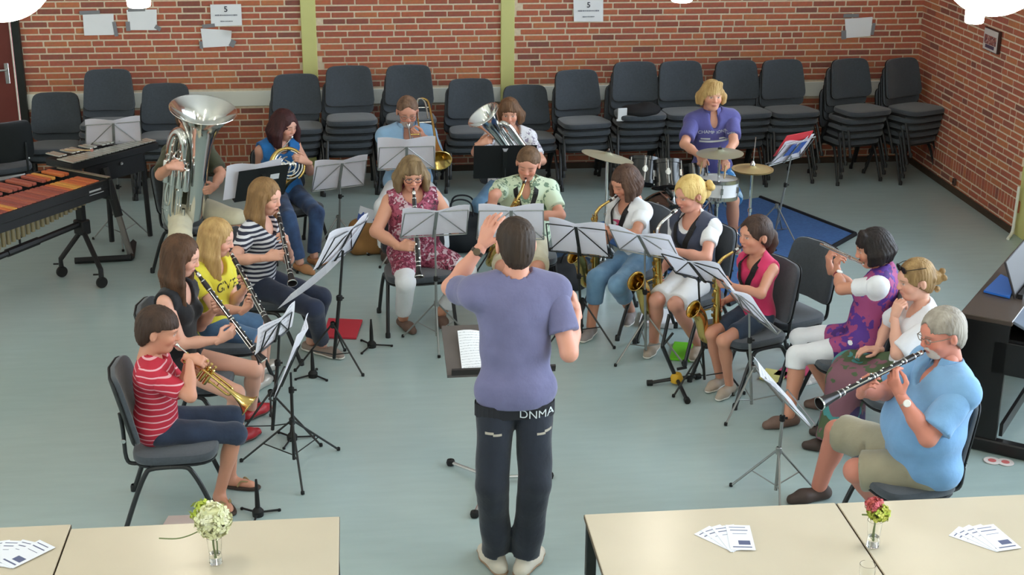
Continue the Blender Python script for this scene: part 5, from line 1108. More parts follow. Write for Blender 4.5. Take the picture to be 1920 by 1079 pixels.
# skirt of the woman in the white blouse
J=JJ['flute_white']; s=sps['flute_white']['s']; lo=np.minimum(J['ankR'],J['ankL'])-.3; hi=np.maximum(J['hipR'],J['hipL'])+.3; lo[2]=0
F=Field(np.minimum(lo,J['pel']-.3),hi,.011); F.ell(J['pel'],V(.19,.15,.14)*s,J['M'],k=0)
for k in 'RL': F.cap(J['hip'+k],J['knee'+k],.115*s,.10*s,.05); F.cap(J['knee'+k],J['ank'+k]+V(.02,0,.0),.105*s,.135*s,.06)
F.cap((J['kneeR']+J['kneeL'])/2,(J['ankR']+J['ankL'])/2+V(.04,0,0),.10,.15,.05); F.wrinkle(.006,30,3); F.clip(V(0,0,.10),V(0,0,-1)); a,b=F.mesh()
link('skirt',np_mesh('skirt',a-J['base'],b,mat_pattern('patchwork_skirt',[((74,92,62),2),((70,140,140),1.6),((126,84,96),1.4),((196,190,168),1.6),((64,48,92),1.4),((52,50,46),1.2)],9,distort=.35)),J['root'])
# straps, watches, glasses
M_STRAP=mat('black_strap',(24,22,24),rough=.7)
for k in('sax_man','sax_white','sax_blonde','sax_pink'):
    J=JJ[k]; m,D,E=J['sax']; hook=m+E*.17+D*.20; N=J['neck']; u=J['u']; sr=J['sr']; sf=J['sf']; s=sps[k]['s']
    for sd in(-1,1):
        gg=sps[k].get('g',1.); bv=BVHTree.FromObject(J['shirt'],bpy.context.evaluated_depsgraph_get())
        def out(p,d):
            h=bv.ray_cast(Vector(p+d*.3-J['base']),Vector(-d)); return (np.array(h[0])+J['base']+d*.008) if h[0] is not None else p+d*.1
        P=bez([N+u*.045*s-sf*.07*s,N+u*.035*s+sr*sd*.072*s-sf*.015]+[out(N-u*q*s+sr*sd*xx*s,sf) for q,xx in((.03,.08),(.09,.066),(.15,.045),(.21,.02),(.25,.004))],5); mb=MB()
        for i in range(len(P)-1):
            t=unit(P[i+1]-P[i]); o=unit(P[i]-(N-u*.12)); wv=unit(np.cross(t,o))*.018
            mb.sheet(P[i]-wv,P[i]+wv,P[i+1]+wv,P[i+1]-wv,1,1,thick=.004)
        mb.build('neck_strap',M_STRAP,J['root'],org=J['base'])
    MB().tube([P[-1],hook],.004,6).build('strap_cord',M_STRAP,J['root'],org=J['base'])
def watch(k,sd,band,face):
    J=JJ[k]; ax=unit(J['wr'+sd]-J['elb'+sd]); c=J['wr'+sd]-ax*.045; s=sps[k]['s']; b=J['base']; X,Y,Z=frame(ax,-FW)
    mb=MB(); mb.lathe([(.028*s,-.011),(.0315*s,-.009),(.0315*s,.009),(.028*s,.011)],20,c-b,ax); o=mb.build('wristwatch',band,J['root'])
    MB().lathe([(.0001,.008),(.016,.008),(.019,.005),(.019,0)],18,c-b+X*.028*s,X).build('watch_face',face,o)
watch('conductor','L',mat('dark_watch',(50,42,36),rough=.4),mat('bronze_dial',(92,78,58),rough=.3)); watch('flute_purple','L',mat('red_watch_strap',(120,40,50),rough=.6),mat('white_dial',(232,230,224),rough=.3)); watch('polo','L',mat('steel_bracelet',(170,160,140),rough=.35,metal=.6),mat('white_dial',(232,230,224)))
def glasses(k,m,r=.021,lens=None,up=0.,back=0.,rot=0.):
    J=JJ[k]; B=J['B']; hs=J['hs']; T=lambda x,y,z:(B@(V(x,y+back,z+up)*hs))+J['head']-J['base']; mb=MB()
    for sd in(-1,1):
        mb.tube([T(sd*.032+r*math.cos(a)*1.25,.100-.006*abs(math.cos(a)),.006+r*.8*math.sin(a)) for a in np.linspace(0,2*math.pi,17)[:-1]],.0024,6,closed=True); mb.tube([T(sd*.058,.095,.010),T(sd*.078,.05,.012),T(sd*.084,-.02,.006)],.0022,6)
    mb.tube([T(-.009,.101,.009),T(.009,.101,.009)],.0022,6); o=mb.build('glasses',m,J['root'])
    if lens:
        for sd in(-1,1): mb=MB(); mb._add([T(sd*.032+r*math.cos(a)*1.25,.099,.006+r*.8*math.sin(a)) for a in np.linspace(0,2*math.pi,17)[:-1]],[tuple(range(16))]); mb.build('lens',lens,o)
glasses('clar_lady',mat('dark_frames',(58,36,56),rough=.4)); glasses('polo',mat('steel_frames',(150,140,130),rough=.3,metal=.7),.019); glasses('trombone',mat('steel_frames',(150,140,130)),.019)
glasses('flute_white',mat('black_sunglass_frame',(24,22,24),rough=.3),.024,mat('dark_lens',(38,36,40),rough=.1),up=.088,back=-.022)
# sandals of the trumpet boy
J=JJ['trumpet']
for k in 'RL':
    A=J['ank'+k]; t=J['toe'+k]; z=.012; c=V(A[0],A[1],z)+t*.055-J['base']; sd=np.cross(V(0,0,1),t)
    o=MB().pad(.085,.245,.018,lambda p:c+sd*p[0]+t*p[1]+V(0,0,p[2]),e=2.6,n=24).build('flip_flop',mat('brown_flip_flop',(64,50,42),rough=.7),J['root'])
    MB().tube(bez([c-sd*.038+V(0,0,.012),c+t*.02-sd*.026+V(0,0,.042),c+t*.06+V(0,0,.03),c+t*.02+sd*.026+V(0,0,.042),c+sd*.038+V(0,0,.012)],4),.005,6).build('strap',mat('sandal_strap',(150,130,90),rough=.7),o)
# ================================================================== music stands
M_WIRE=mat('grey_stand_metal',(150,152,150),rough=.35,metal=.7); M_WIREK=mat('black_stand_metal',(30,32,32),rough=.4); M_DESK=mat('black_desk',(22,24,26),rough=.5,var=.05)
def paper_mat(name,base=(226,228,236),ink=(150,152,166),per=.030):
    if name in MATS: return MATS[name]
    m=bpy.data.materials.new(name); m.use_nodes=True; nt=m.node_tree; b=nt.nodes['Principled BSDF']; b.inputs['Roughness'].default_value=.7
    tc=nt.nodes.new('ShaderNodeTexCoord'); sp=nt.nodes.new('ShaderNodeSeparateXYZ'); nt.links.new(tc.outputs['Object'],sp.inputs[0])
    def mth(op,a,bv=None):
        n=nt.nodes.new('ShaderNodeMath'); n.operation=op
        for i,q in enumerate((a,bv)):
            if q is None: continue
            if isinstance(q,(int,float)): n.inputs[i].default_value=q
            else: nt.links.new(q,n.inputs[i])
        return n.outputs[0]
    fr=mth('FRACT',mth('DIVIDE',sp.outputs['Y'],per)); a=mth('LESS_THAN',fr,.38); f2=mth('FRACT',mth('DIVIDE',sp.outputs['Y'],.0028)); ln=mth('LESS_THAN',f2,.3)
    nz=nt.nodes.new('ShaderNodeTexNoise'); nz.inputs['Scale'].default_value=170; nt.links.new(tc.outputs['Object'],nz.inputs['Vector']); nn=mth('GREATER_THAN',nz.outputs['Fac'],.56)
    xa=mth('LESS_THAN',mth('ABSOLUTE',mth('SUBTRACT',mth('FRACT',mth('ADD',mth('DIVIDE',sp.outputs['X'],.225),0.)),.5)),.42)
    fac=mth('MULTIPLY',mth('MULTIPLY',a,xa),mth('MAXIMUM',ln,nn)); fac=mth('MULTIPLY',fac,.75)
    mx=nt.nodes.new('ShaderNodeMixRGB'); mx.inputs[1].default_value=(*lin(base),1); mx.inputs[2].default_value=(*lin(ink),1); nt.links.new(fac,mx.inputs[0]); nt.links.new(mx.outputs[0],b.inputs['Base Color']); MATS[name]=m; return m
M_PLAIN=mat('sheet_back',(246,246,252),rough=.75,var=.02); M_MUSIC=paper_mat('sheet_music',(246,246,250),(186,188,198)); M_SCORE=paper_mat('score_page',(236,238,242),(160,166,172),.02)
def translucent(m,fac=.45):
    nt=m.node_tree; b=nt.nodes['Principled BSDF']; t=nt.nodes.new('ShaderNodeBsdfTranslucent'); x=nt.nodes.new('ShaderNodeMixShader'); x.inputs[0].default_value=fac
    if b.inputs['Base Color'].is_linked: nt.links.new(b.inputs['Base Color'].links[0].from_socket,t.inputs[0])
    else: t.inputs[0].default_value=b.inputs['Base Color'].default_value
    nt.links.new(b.outputs[0],x.inputs[1]); nt.links.new(t.outputs[0],x.inputs[2]); nt.links.new(x.outputs[0],nt.nodes['Material Output'].inputs[0])
for m_ in(M_PLAIN,M_MUSIC): translucent(m_,.55)
def stand(base,D,naz,tilt,label,style='wire',m=None,w=.46,h=.26,foot0=90,fr=.27,hub=.30,pole_r=.0095):
    """base: foot of the pole on the floor; D: middle of the desk's lower ledge; naz: direction the music faces"""
    m=m or M_WIRE; base=V(base[0],base[1],0); D=np.asarray(D,float); t=math.radians(tilt); f=azv(naz); n=f*math.cos(t)+V(0,0,math.sin(t)); rx=np.cross(V(0,0,1),f)*-1; up=np.cross(n,rx); up=up if up[2]>0 else -up; rx=np.cross(up,n)
    o=thing('music_stand',base,label,'music stand','music stands'); top=D-base+up*h*.35-n*.02
    mid=V(0,0,hub+.18)+(top-V(0,0,0))*0; k=(hub+.2)/max(.3,top[2]); mid=top*k*V(1,1,0)+V(0,0,hub+.2)
    MB().tube([V(0,0,.06),mid],pole_r,8).build('pole',m,o); MB().tube([mid-V(0,0,.02),top],pole_r*.7,8).build('upper_pole',m,o)
    MB().lathe([(pole_r,-.02),(pole_r*1.7,-.015),(pole_r*1.7,.015),(pole_r,.02)],10,mid).tube([mid,mid+V(.03,0,0)],.006,6).build('clamp_collar',M_RUB,o)
    for i in range(3):
        a=math.radians(foot0+120*i); ft=V(math.cos(a)*fr,math.sin(a)*fr,.008); hb=V(math.cos(a)*.012,math.sin(a)*.012,hub)
        lg=MB().tube([hb,ft],.0065,6).tube([V(math.cos(a)*.01,math.sin(a)*.01,.09),hb*.45+ft*.55],.004,6).build('leg',m,o); MB().lathe([(.004,-.006),(.011,-.004),(.011,.012),(.005,.016)],8,ft).build('foot_cap',M_RUB,lg)
    MB().lathe([(.012,hub-.02),(.017,hub-.015),(.017,hub+.02),(.012,hub+.025)],10).build('hub',m,o)
    T=lambda x,y,z=0.: D-base+rx*x+up*y+n*z
    if style=='wire':
        mb=MB(); r=.0042
        mb.tube([T(-w/2,0),T(w/2,0)],r*1.2,6).tube([T(-w/2,0,.03),T(w/2,0,.03)],r,6).tube([T(-w/2,0),T(-w/2,0,.03)],r,6).tube([T(w/2,0),T(w/2,0,.03)],r,6); mb.build('ledge',m,o)
        mb=MB(); mb.tube([T(-w/2,0),T(-w*.47,h)],r,6).tube([T(w/2,0),T(w*.47,h)],r,6).tube([T(-w*.47,h),T(w*.47,h)],r,6).tube([T(0,h),T(-w/2,0)],r,6).tube([T(0,h),T(w/2,0)],r,6); mb.build('wire_frame',m,o)
        MB().box(T(0,h*.5,-.006),(.022,h*1.06,.007),np.stack([rx,up,n],1)).build('centre_bar',m,o)
    else:
        R=np.stack([rx,up,n],1); MB().box(T(0,h/2,-.004),(w,h,.004),R).build('desk_plate',M_DESK,o,smooth=False); MB().box(T(0,0,.022),(w,.004,.05),R).build('ledge',M_DESK,o,smooth=False)
        MB().box(T(0,h*.42,-.015),(.035,h*.8,.02),R).build('centre_bar',m,o,smooth=False)
    return dict(D=D,rx=rx,up=up,n=n,w=w,h=h)
def sheet_on(S,label,w=None,h=.297,x=0.,y=.004,z=.006,m=None,bulge=.012,skew=0.,name='sheet_music',pages=2,group='sheets of music on the stands',both=False):
    w=w or .42; m=m or M_MUSIC; R=Matrix(((S['rx'][0],S['up'][0],S['n'][0]),(S['rx'][1],S['up'][1],S['n'][1]),(S['rx'][2],S['up'][2],S['n'][2])))
    p=S['D']+S['rx']*x+S['up']*y+S['n']*z; mw=Matrix.Translation(Vector(p))@R.to_4x4()@Matrix.Rotation(math.radians(skew),4,'Z')
    fn=lambda u,v_: bulge*abs(math.sin(math.pi*u*pages))*(.4+.6*v_)+.018*v_*v_*math.cos(2*math.pi*u+x*9)
    o=MB().sheet((-w/2,0,0),(w/2,0,0),(w/2,h,0),(-w/2,h,0),12,6,fn=fn,two=not both).build(name,[m,M_PLAIN],None,sharp=60); o.matrix_world=mw; return tag(o,label,'sheet music',group)
def place(base_px,desk_px,Y=None,zoff=.0):
    if base_px: b=at_z(*base_px); 
    else: b=at_y(desk_px[0],desk_px[1],Y)*V(1,1,0)
    D=at_y(desk_px[0],desk_px[1],b[1]+zoff); 
    if not base_px: b=V(D[0],D[1],0)
    return b,D
SD={}
def mk(k,base_px,desk_px,Y,naz,tilt,label,sheet=None,sw=.42,sh=.297,zoff=0.,sheet_kw={},**kw):
    b,D=place(base_px,desk_px,Y,zoff); SD[k]=stand(b,D,naz,tilt,label,**kw)
    if sheet: sheet_on(SD[k],sheet,sw,sh,**sheet_kw)
mk('a',(229,455),(214,278),None,104,26,'grey wire music stand in front of the glockenspiel','open white sheet music on the stand before the glockenspiel',.44,foot0=40)
mk('b',None,(486,372),11.0,118,24,'black solid music stand in front of the horn player','white sheet music behind the black stand of the horn player',.46,.32,style='solid',m=M_WIREK,w=.42,h=.30,sheet_kw=dict(x=.075,y=.03),foot0=10)
S=SD['b']; o=tag(MB().box(S['D']-S['rx']*.10+S['up']*.20-S['n']*.0075,(.075,.05,.002),np.stack([S['rx'],S['up'],S['n']],1)).build('sticker',mat('sticker_white',(214,214,216),rough=.6),smooth=False),'small white sticker on the back of the black horn stand','sticker')
mk('c',(636,474),(634,354),None,112,24,'grey wire music stand right of the horn player','open white sheet music on the wire stand right of the horn',.46,foot0=-25)
mk('d',None,(762,318),11.25,92,22,'grey wire music stand in front of the trombone player','open white sheet music in front of the trombone player',.46,h=.22)
mk('e',None,(946,334),11.1,88,16,'black solid music stand in front of the euphonium player','white sheet music hidden behind the black euphonium stand',.40,.27,style='solid',m=M_WIREK,w=.5,h=.30)
mk('f',(627,688),(628,487),None,150,30,'black wire music stand with long drooping sheets by the red folder','long row of taped sheets drooping left over the black stand',.50,.30,m=M_WIREK,w=.44,pole_r=.0125,foot0=75,sheet_kw=dict(x=.02))
mk('g',(819,645),(813,443),None,96,34,'grey wire music stand in front of the woman in the floral dress','open white sheet music before the woman in the floral dress',.46,.28,foot0=-90)
mk('h',None,(957,450),9.35,86,24,'grey wire music stand hidden behind the conductor\'s head','open white sheet music behind the conductor\'s head',.44)
mk('i',(1090,640),(1088,478),None,64,26,'black wire music stand beside the conductor\'s right arm','white sheet music on the black stand right of the conductor',.40,m=M_WIREK,foot0=-40)
mk('j',None,(1218,480),9.05,52,42,'grey wire music stand of the girl with the brown bob','open white sheet music of the girl with the brown bob',.46,.28)
mk('k',(1320,728),(1322,528),None,42,46,'black wire music stand between blonde and pink saxophonists','open white sheet music between the blonde and pink saxophonists',.44,.28,m=M_WIREK,foot0=-30)
mk('l',(1408,775),(1424,603),None,12,40,'grey wire music stand seen edge-on by the girl in pink','white sheet music seen edge-on beside the girl in pink',.44,.30,foot0=-20)
mk('m',(1453,938),(1494,770),None,2,44,'grey wire music stand in front of the man in the blue polo','white sheet music leaning before the man in the blue polo',.44,.30,foot0=-100)
mk('n',(512,824),(515,640),None,156,16,'black music stand with white score beside the trumpet boy','printed white score on the black stand before the clarinet girls',.48,.17,m=M_WIREK,w=.36,h=.13,foot0=95,fr=.32,pole_r=.011,sheet_kw=dict(bulge=.006,both=True,y=.0))
mk('o',(552,880),(528,722),None,172,24,'black music stand in front of the trumpet, sheets seen edge-on','stack of grey-white sheets seen edge-on in front of the trumpet',.40,.38,m=M_WIREK,foot0=-80,fr=.33)
mk('q',(1452,450),(1470,304),None,128,36,'silver wire music stand with red folder beside the drum kit','white pages in front of the red folder by the drums',.42,.27,foot0=-60,sheet_kw=dict(z=.004))
S=SD['q']; R_=np.stack([S['rx'],S['up'],S['n']],1); o=MB().sheet(S['D']-S['rx']*.20+S['up']*.10+S['n']*.02,S['D']+S['rx']*.22+S['up']*.10+S['n']*.02,S['D']+S['rx']*.24+S['up']*.345+S['n']*.03,S['D']-S['rx']*.14+S['up']*.33+S['n']*.02,6,3,thick=.004).build('folder',mat('red_folder',(206,52,60),rough=.5)); tag(o,'red plastic folder on the silver stand by the drums','folder')
o=MB().sheet(S['D']-S['rx']*.12+S['up']*.09-S['n']*.003,S['D']+S['rx']*.10+S['up']*.09-S['n']*.003,S['D']+S['rx']*.10+S['up']*.235-S['n']*.003,S['D']-S['rx']*.12+S['up']*.235-S['n']*.003,2,2,thick=.001).build('booklet',mat('blue_booklet',(60,90,160),rough=.6)); tag(o,'blue booklet on the silver stand by the drums','booklet')
# second page of the long taped row
S=SD['f']; a=S['D']+S['rx']*.24+S['n']*.01; P=[near_ray(522,578,a+V(-.35,-.28,-.25)),near_ray(540,560,a+V(-.3,-.2,-.2))]
_s=[S['D']+S['rx']*q+S['n']*.012 for q in(-.24,.24)]; e0=min(_s,key=lambda p:abs((p@CR)/(p@FW)-(-.125))); l0=e0+S['up']*.0; l1=e0+S['up']*.28; q0=near_ray(521,580,l0+V(-.15,-.30,-.12)); q1=near_ray(545,553,l1+V(-.22,-.34,-.20))
o=MB().sheet(l0,q0,q1,l1,8,3,bulge=-.03).build('sheet_music',M_MUSIC); tag(o,'sheet page hanging over the left end of the black stand','sheet music','sheets of music on the stands')
# conductor's desk
bx=V(.69,7.28,0); st=thing('conductor_stand',bx,'chrome conductor\'s stand with dark desk and three splayed feet','music stand')
feet=[at_z(845,868,.02),at_z(1030,893,.02),at_z(890,965,.02)]
MB().tube([V(0,0,.02),V(0,-.02,.86)],.0125,10).build('pole',M_CHROME,st); MB().lathe([(.02,.0),(.03,.01),(.03,.05),(.014,.07)],14).build('hub',M_CHROME,st)
for f_ in feet:
    lg=MB().tube([V(0,0,.045),f_-bx],.011,8).build('leg',M_CHROME,st); MB().lathe([(.004,-.018),(.022,-.016),(.026,.0),(.022,.016),(.004,.02)],12,f_-bx,(0,0,1)).build('foot_ball',M_RUB,lg)
c=[at_y(820,612,7.42),at_y(847,704,7.06)]; rxv=V(1,.02,0); wd=.56; upv=unit(c[0]-c[1]); nn=np.cross(unit(rxv),upv); R_=np.stack([unit(rxv),np.cross(nn,unit(rxv)),nn],1); hh=np.linalg.norm(c[0]-c[1]); cc=(c[0]+c[1])/2+unit(rxv)*wd/2
MB().box(cc-bx-nn*.012,(wd,hh,.02),R_).build('desk_plate',mat('dark_wood_desk',(92,84,80),rough=.5,var=.1),st,smooth=False); MB().box(cc-bx-upv*(hh/2-.006)+nn*.014,(wd,.014,.04),R_).build('ledge',mat('dark_ledge',(44,38,36),rough=.5),st,smooth=False)
MB().lathe([(.03,0),(.03,.05),(.012,.06)],12,V(0,-.02,.82)).build('desk_joint',M_RUB,st)
So=dict(D=c[1]+unit(rxv)*.04+upv*.02+rxv*.21,rx=unit(rxv),up=np.cross(nn,unit(rxv)),n=nn)
sheet_on(So,'open white score on the conductor\'s desk',.42,.30,x=.02,y=.0,z=.004,m=M_SCORE,bulge=.018,name='score')
# instrument pegs
def peg(px,label,h=.2,fr=.13,f0=30):
    p=at_z(*px); o=thing('instrument_peg',p,label,'peg stand','instrument peg stands'); MB().lathe([(.0,.0),(.03,.0),(.032,.03),(.02,.045),(.014,.05),(.012,h*.6),(.006,h),(0,h)],14).build('peg',M_RUB,o)
    for i in range(3):
        a=math.radians(f0+120*i); MB().tube([V(0,0,.02),V(math.cos(a)*fr,math.sin(a)*fr,.008)],.006,6).lathe([(.0,-.002),(.009,0),(.009,.012),(0,.014)],8,V(math.cos(a)*fr,math.sin(a)*fr,0)).build('foot',M_RUB,o)
peg((697,652),'black clarinet peg on the floor near the red folder',.21,.14,0); peg((484,968),'black clarinet peg beside the trumpet boy\'s sandals',.22,.12,20); peg((587,708),'small black peg below the striped girl\'s shoe',.2,.12,-40); peg((548,826),'small black star-shaped peg behind the front left stand',.10,.13,10)
# saxophone stand
p=at_z(1268,722); o=thing('saxophone_stand',p,'empty black folding saxophone stand with yellow hub','saxophone stand')
for px in((1218,724),(1308,712),(1288,757)): q=at_z(*px)-p; lg=MB().tube([V(0,0,.045),q+V(0,0,.02)],.013,8).build('leg',M_CTUBE,o); MB().lathe([(0,-.02),(.02,-.018),(.02,.018),(0,.02)],10,q+V(0,0,.02),unit(q)).build('foot_cap',M_RUB,lg)
tp=at_y(1242,650,p[1])-p; tp2=at_y(1255,590,p[1]+.05)-p; MB().tube([V(0,0,.04),tp],.014,8).tube([tp,tp2],.012,8).build('post',M_CTUBE,o); MB().tube([tp,at_y(1262,625,p[1])-p],.009,8).build('cradle_arm',M_CTUBE,o); MB().tube([V(0,0,.11),V(.06,-.02,.13)],.01,6).build('knob',M_RUB,o); MB().lathe([(0,.02),(.04,.02),(.045,.045),(.03,.08),(0,.085)],12).build('hub',mat('yellow_hub',(206,160,40),rough=.5),o)
# ================================================================== things on the floor
def quad_on_floor(name,pxs,m,label,cat,z=.004,th=.012,group=None):
    P=[at_z(x,y,z) for x,y in pxs]; o=MB().sheet(P[0],P[1],P[2],P[3],3,3,thick=th).build(name,m,sharp=30); return tag(o,label,cat,group)
quad_on_floor('folder',[(606,635),(668,637),(680,603),(616,600)],mat('red_card',(204,50,68),rough=.5),'red folder lying on the floor behind the black stand','folder'); quad_on_floor('folder',[(1255,676),(1311,681),(1316,648),(1264,644)],mat('green_card',(110,200,40),rough=.45),'bright green folder on the floor between saxophonists','folder')
quad_on_floor('paper_sheet',[(1198,612),(1262,618),(1270,588),(1206,585)],mat('plain_paper',(228,228,232),rough=.7),'white papers on the floor beneath the blonde saxophonist','paper',th=.03)
for i,(pp,cl,lb) in enumerate((([(1450,706),(1505,716),(1538,690),(1482,680)],(206,70,110),'pink and red magazine on the floor under the flute player'),([(1424,712),(1458,722),(1480,702),(1436,694)],(226,214,130),'pale yellow booklet on the floor under the empty chair'),([(1505,726),(1536,718),(1528,704),(1498,712)],(214,210,206),'grey-white booklet on the floor by the flute player\'s chair'))): quad_on_floor('magazine',pp,mat_pattern('mag_%d'%i,[(cl,3),(tuple(min(255,int(q*1.15)) for q in cl),1),((150,110,170) if i==0 else (232,226,200),1)],18),lb,'magazine',z=.004+.0*i,th=.012)
quad_on_floor('folder',[(304,992),(420,988),(416,968),(316,972)],mat('pinkish_folder',(206,186,180),rough=.6),'pale pink folder on the floor behind the left table','folder')
# bags
def bag(c,size,m,label,az=0,strap=True,name='bag',top=.6):
    o=thing(name,V(c[0],c[1],0),label,'bag'); R=rotz(math.radians(az)); w,d,h=size; F=Field(V(-w,-d,-.03),V(w,d,h*1.3),.012)
    F.cap(V(-w*.36,0,d*.5),V(w*.36,0,d*.5),d*.5,d*.5,.03); F.cap(V(-w*.36,0,h*.75),V(w*.36,0,h*.75),d*.5*top,d*.5*top,.03); F.cap(V(-w*.36,0,d*.5),V(-w*.36,0,h*.75),d*.48,d*.5*top,.05); F.cap(V(w*.36,0,d*.5),V(w*.36,0,h*.75),d*.48,d*.5*top,.05); F.cap(V(0,0,d*.5),V(0,0,h*.75),d*.5,d*.5*top,.08)
    F.wrinkle(.006,26,5); F.clip(V(0,0,.004),V(0,0,-1)); v,q=F.mesh(); link('body',np_mesh('body',v@R.T,q,m),o)
    if strap:
        for s in(-1,1): MB().tube([R@p for p in bez([V(-w*.25,s*d*.2,h*.8),V(-w*.2,s*d*.3,h*1.2),V(0,s*d*.3,h*1.3),V(w*.2,s*d*.3,h*1.2),V(w*.25,s*d*.2,h*.8)],5)],.008,6).build('handle',m,o)
p=at_z(692,482); bag((p[0]+.06,p[1]+.1),(.40,.16,.30),mat('brown_paper_bag',(150,108,62),rough=.85,var=.15),'brown bag on the floor left of the woman in the dress',5,False,'paper_bag',.9)
o=MB().sheet(V(p[0]-.12,p[1]+.07,.18),V(p[0]+.14,p[1]+.05,.20),V(p[0]+.16,p[1]+.06,.36),V(p[0]-.06,p[1]+.08,.42),4,4,bulge=.03,thick=.01).build('rolled_paper',mat_pattern('mixed_papers',[((214,216,226),3),((70,96,170),1),((60,56,56),1)],16)); tag(o,'blue and white papers sticking out of the brown bag','paper')
p=at_z(868,478); bag((p[0],p[1]+.1),(.42,.22,.36),mat('dark_bag',(34,38,44),rough=.7,var=.1),'dark bag on the floor right of the woman in the dress',-10); p=at_z(1064,552); bag((p[0],p[1]+.08),(.30,.2,.26),mat('black_cloth_bag',(28,28,30),rough=.85),'black cloth bag on the floor beside the black stand',20)
p=at_z(1190,205); 
def case(px0,px1,label,w=.26,h=.1):
    a=at_z(*px0); b=at_z(*px1); c=(a+b)/2; d=unit(b-a); L=np.linalg.norm(b-a); o=thing('instrument_case',V(c[0],c[1],0),label,'case'); R=np.stack([d,np.cross(V(0,0,1),d),V(0,0,1)],1)
    MB().box((0,0,h/2),(L,w,h),R,bev=.02).build('lower_shell',mat('case_black',(40,44,46),rough=.6,var=.1),o); MB().box((0,0,h+.002),(L-.04,w-.05,.01),R,bev=.003).build('lining',mat('case_blue_lining',(58,82,112),rough=.9),o); MB().box(np.array([0,0,0])+R@V(0,w/2+.03,h+.08),(L,.05,w*.75),R@np.array([[1,0,0],[0,.94,-.34],[0,.34,.94]]),bev=.015).build('lid',mat('case_black',(40,44,46)),o)
    MB().tube([R@V(-.06,-w/2-.02,h*.6),R@V(.06,-w/2-.02,h*.6)],.008,6).build('handle',M_RUB,o)
case((1042,492),(1120,528),'open instrument case with blue lining behind the black stand')
# ================================================================== drum kit
P4=[at_z(1604,441,.006),at_z(1425,372,.006),V(1.9,12.1,.006),V(2.75,10.0,.006)]
o=MB().sheet(P4[3],P4[0],P4[1],P4[2],8,8,thick=.008).build('rug',mat('blue_carpet',(66,104,158),rough=.95,var=.15,vscale=40,bump=.3,bscale=250)); tag(o,'blue carpet with a dark edge under the drum kit','rug'); 
mb=MB(); E4=[P4[3],P4[0],P4[1]]
for a,b in((0,1),(1,2)): mb.tube([E4[a]+V(0,0,.006),E4[b]+V(0,0,.006)],.02,6)
x=mb.build('edge_binding',mat('rug_edge',(26,28,34),rough=.9),o)
M_DRUM=mat('black_drum_shell',(24,26,28),rough=.25,coat=.3,var=.05); M_HEAD=mat('drum_head',(214,214,210),rough=.5); M_BHEAD=mat('black_drum_head',(30,32,34),rough=.5); M_CYM=mat('cymbal_bronze',(176,176,152),rough=.42,metal=.55); M_CYM2=mat('hihat_brass',(206,188,136),rough=.4,metal=.55)
def drum(name,c,r,h,axis,label,shell=M_DRUM,head=M_BHEAD,lugs=6,legs=0,parent_stand=None):
    c=np.asarray(c,float); A=unit(axis); o=thing(name,V(c[0],c[1],c[2]),label,'drum','drum kit pieces'); X,Y,Z=frame(A,(1,0,.2))
    MB().lathe([(r,-h/2),(r,h/2)],32,(0,0,0),A).build('shell',shell,o); 
    for s in(-1,1):
        MB().lathe([(0.0001,s*(h/2-.004)),(r*.97,s*(h/2-.004)),(r*.99,s*h/2)],32,(0,0,0),A).build('head',head if s>0 else M_HEAD if name=='snare_drum' else head,o); MB().lathe([(r+.002,s*(h/2-.022)),(r+.010,s*(h/2-.022)),(r+.010,s*(h/2+.008)),(r-.002,s*(h/2+.008)),(r-.002,s*(h/2-.004))],32,(0,0,0),A).build('hoop',M_CHROME if name=='snare_drum' else shell,o)
    for i in range(lugs):
        a=2*math.pi*(i+.5)/lugs; d=X*math.cos(a)+Y*math.sin(a); MB().tube([d*(r+.012)-A*h*.47,d*(r+.012)+A*h*.47],.0045,6).box(d*(r+.008),(.02,.02,min(.05,h*.4)),np.stack([np.cross(A,d),d,A],1)).build('lug',M_CHROME,o)
    if name!='snare_drum':
        d=unit(-FW-A*(-FW@A)); MB().lathe([(0,.003),(.022,.003),(.022,0)],16,d*(r+.001),d).build('badge',M_HEAD,o)
    return o
dk=V(2.52,11.02,0)
drum('bass_drum',dk+V(0,0,.29),.27,.40,(0.12,-1,0.),'black bass drum at the front of the drum kit'); o=bpy.context.scene.objects
t1=at_y(1207,322,11.0); t2=at_y(1250,328,10.95); t3=at_y(1298,334,11.28)
drum('tom_drum',t1,.118,.2,(.15,.45,1),'black tom drum leftmost on the kit, under the crash cymbal'); drum('tom_drum',t2,.118,.2,(0,.5,1),'black tom drum in the middle of the kit'); drum('tom_drum',t3,.125,.21,(-.05,.35,1),'black tom drum right of the kit, in front of the drummer')
MB_=MB().tube([dk+V(0,.02,.56)-dk,t1-dk+V(.1,0,-.08)],.012,8).tube([V(0,.02,.56),t2-dk+V(0,0,-.1)],.012,8).tube([V(0,.02,.5),V(0,.02,.62)],.016,8); o=thing('tom_holder',dk,'chrome tom holder on the bass drum','holder'); MB_.build('arm',M_CHROME,o)
sn=at_y(1344,352,11.08); drum('snare_drum',sn,.165,.15,(0.05,.06,1),'white snare drum in front of the drummer',shell=mat('white_drum_shell',(222,222,224),rough=.3),head=M_HEAD)
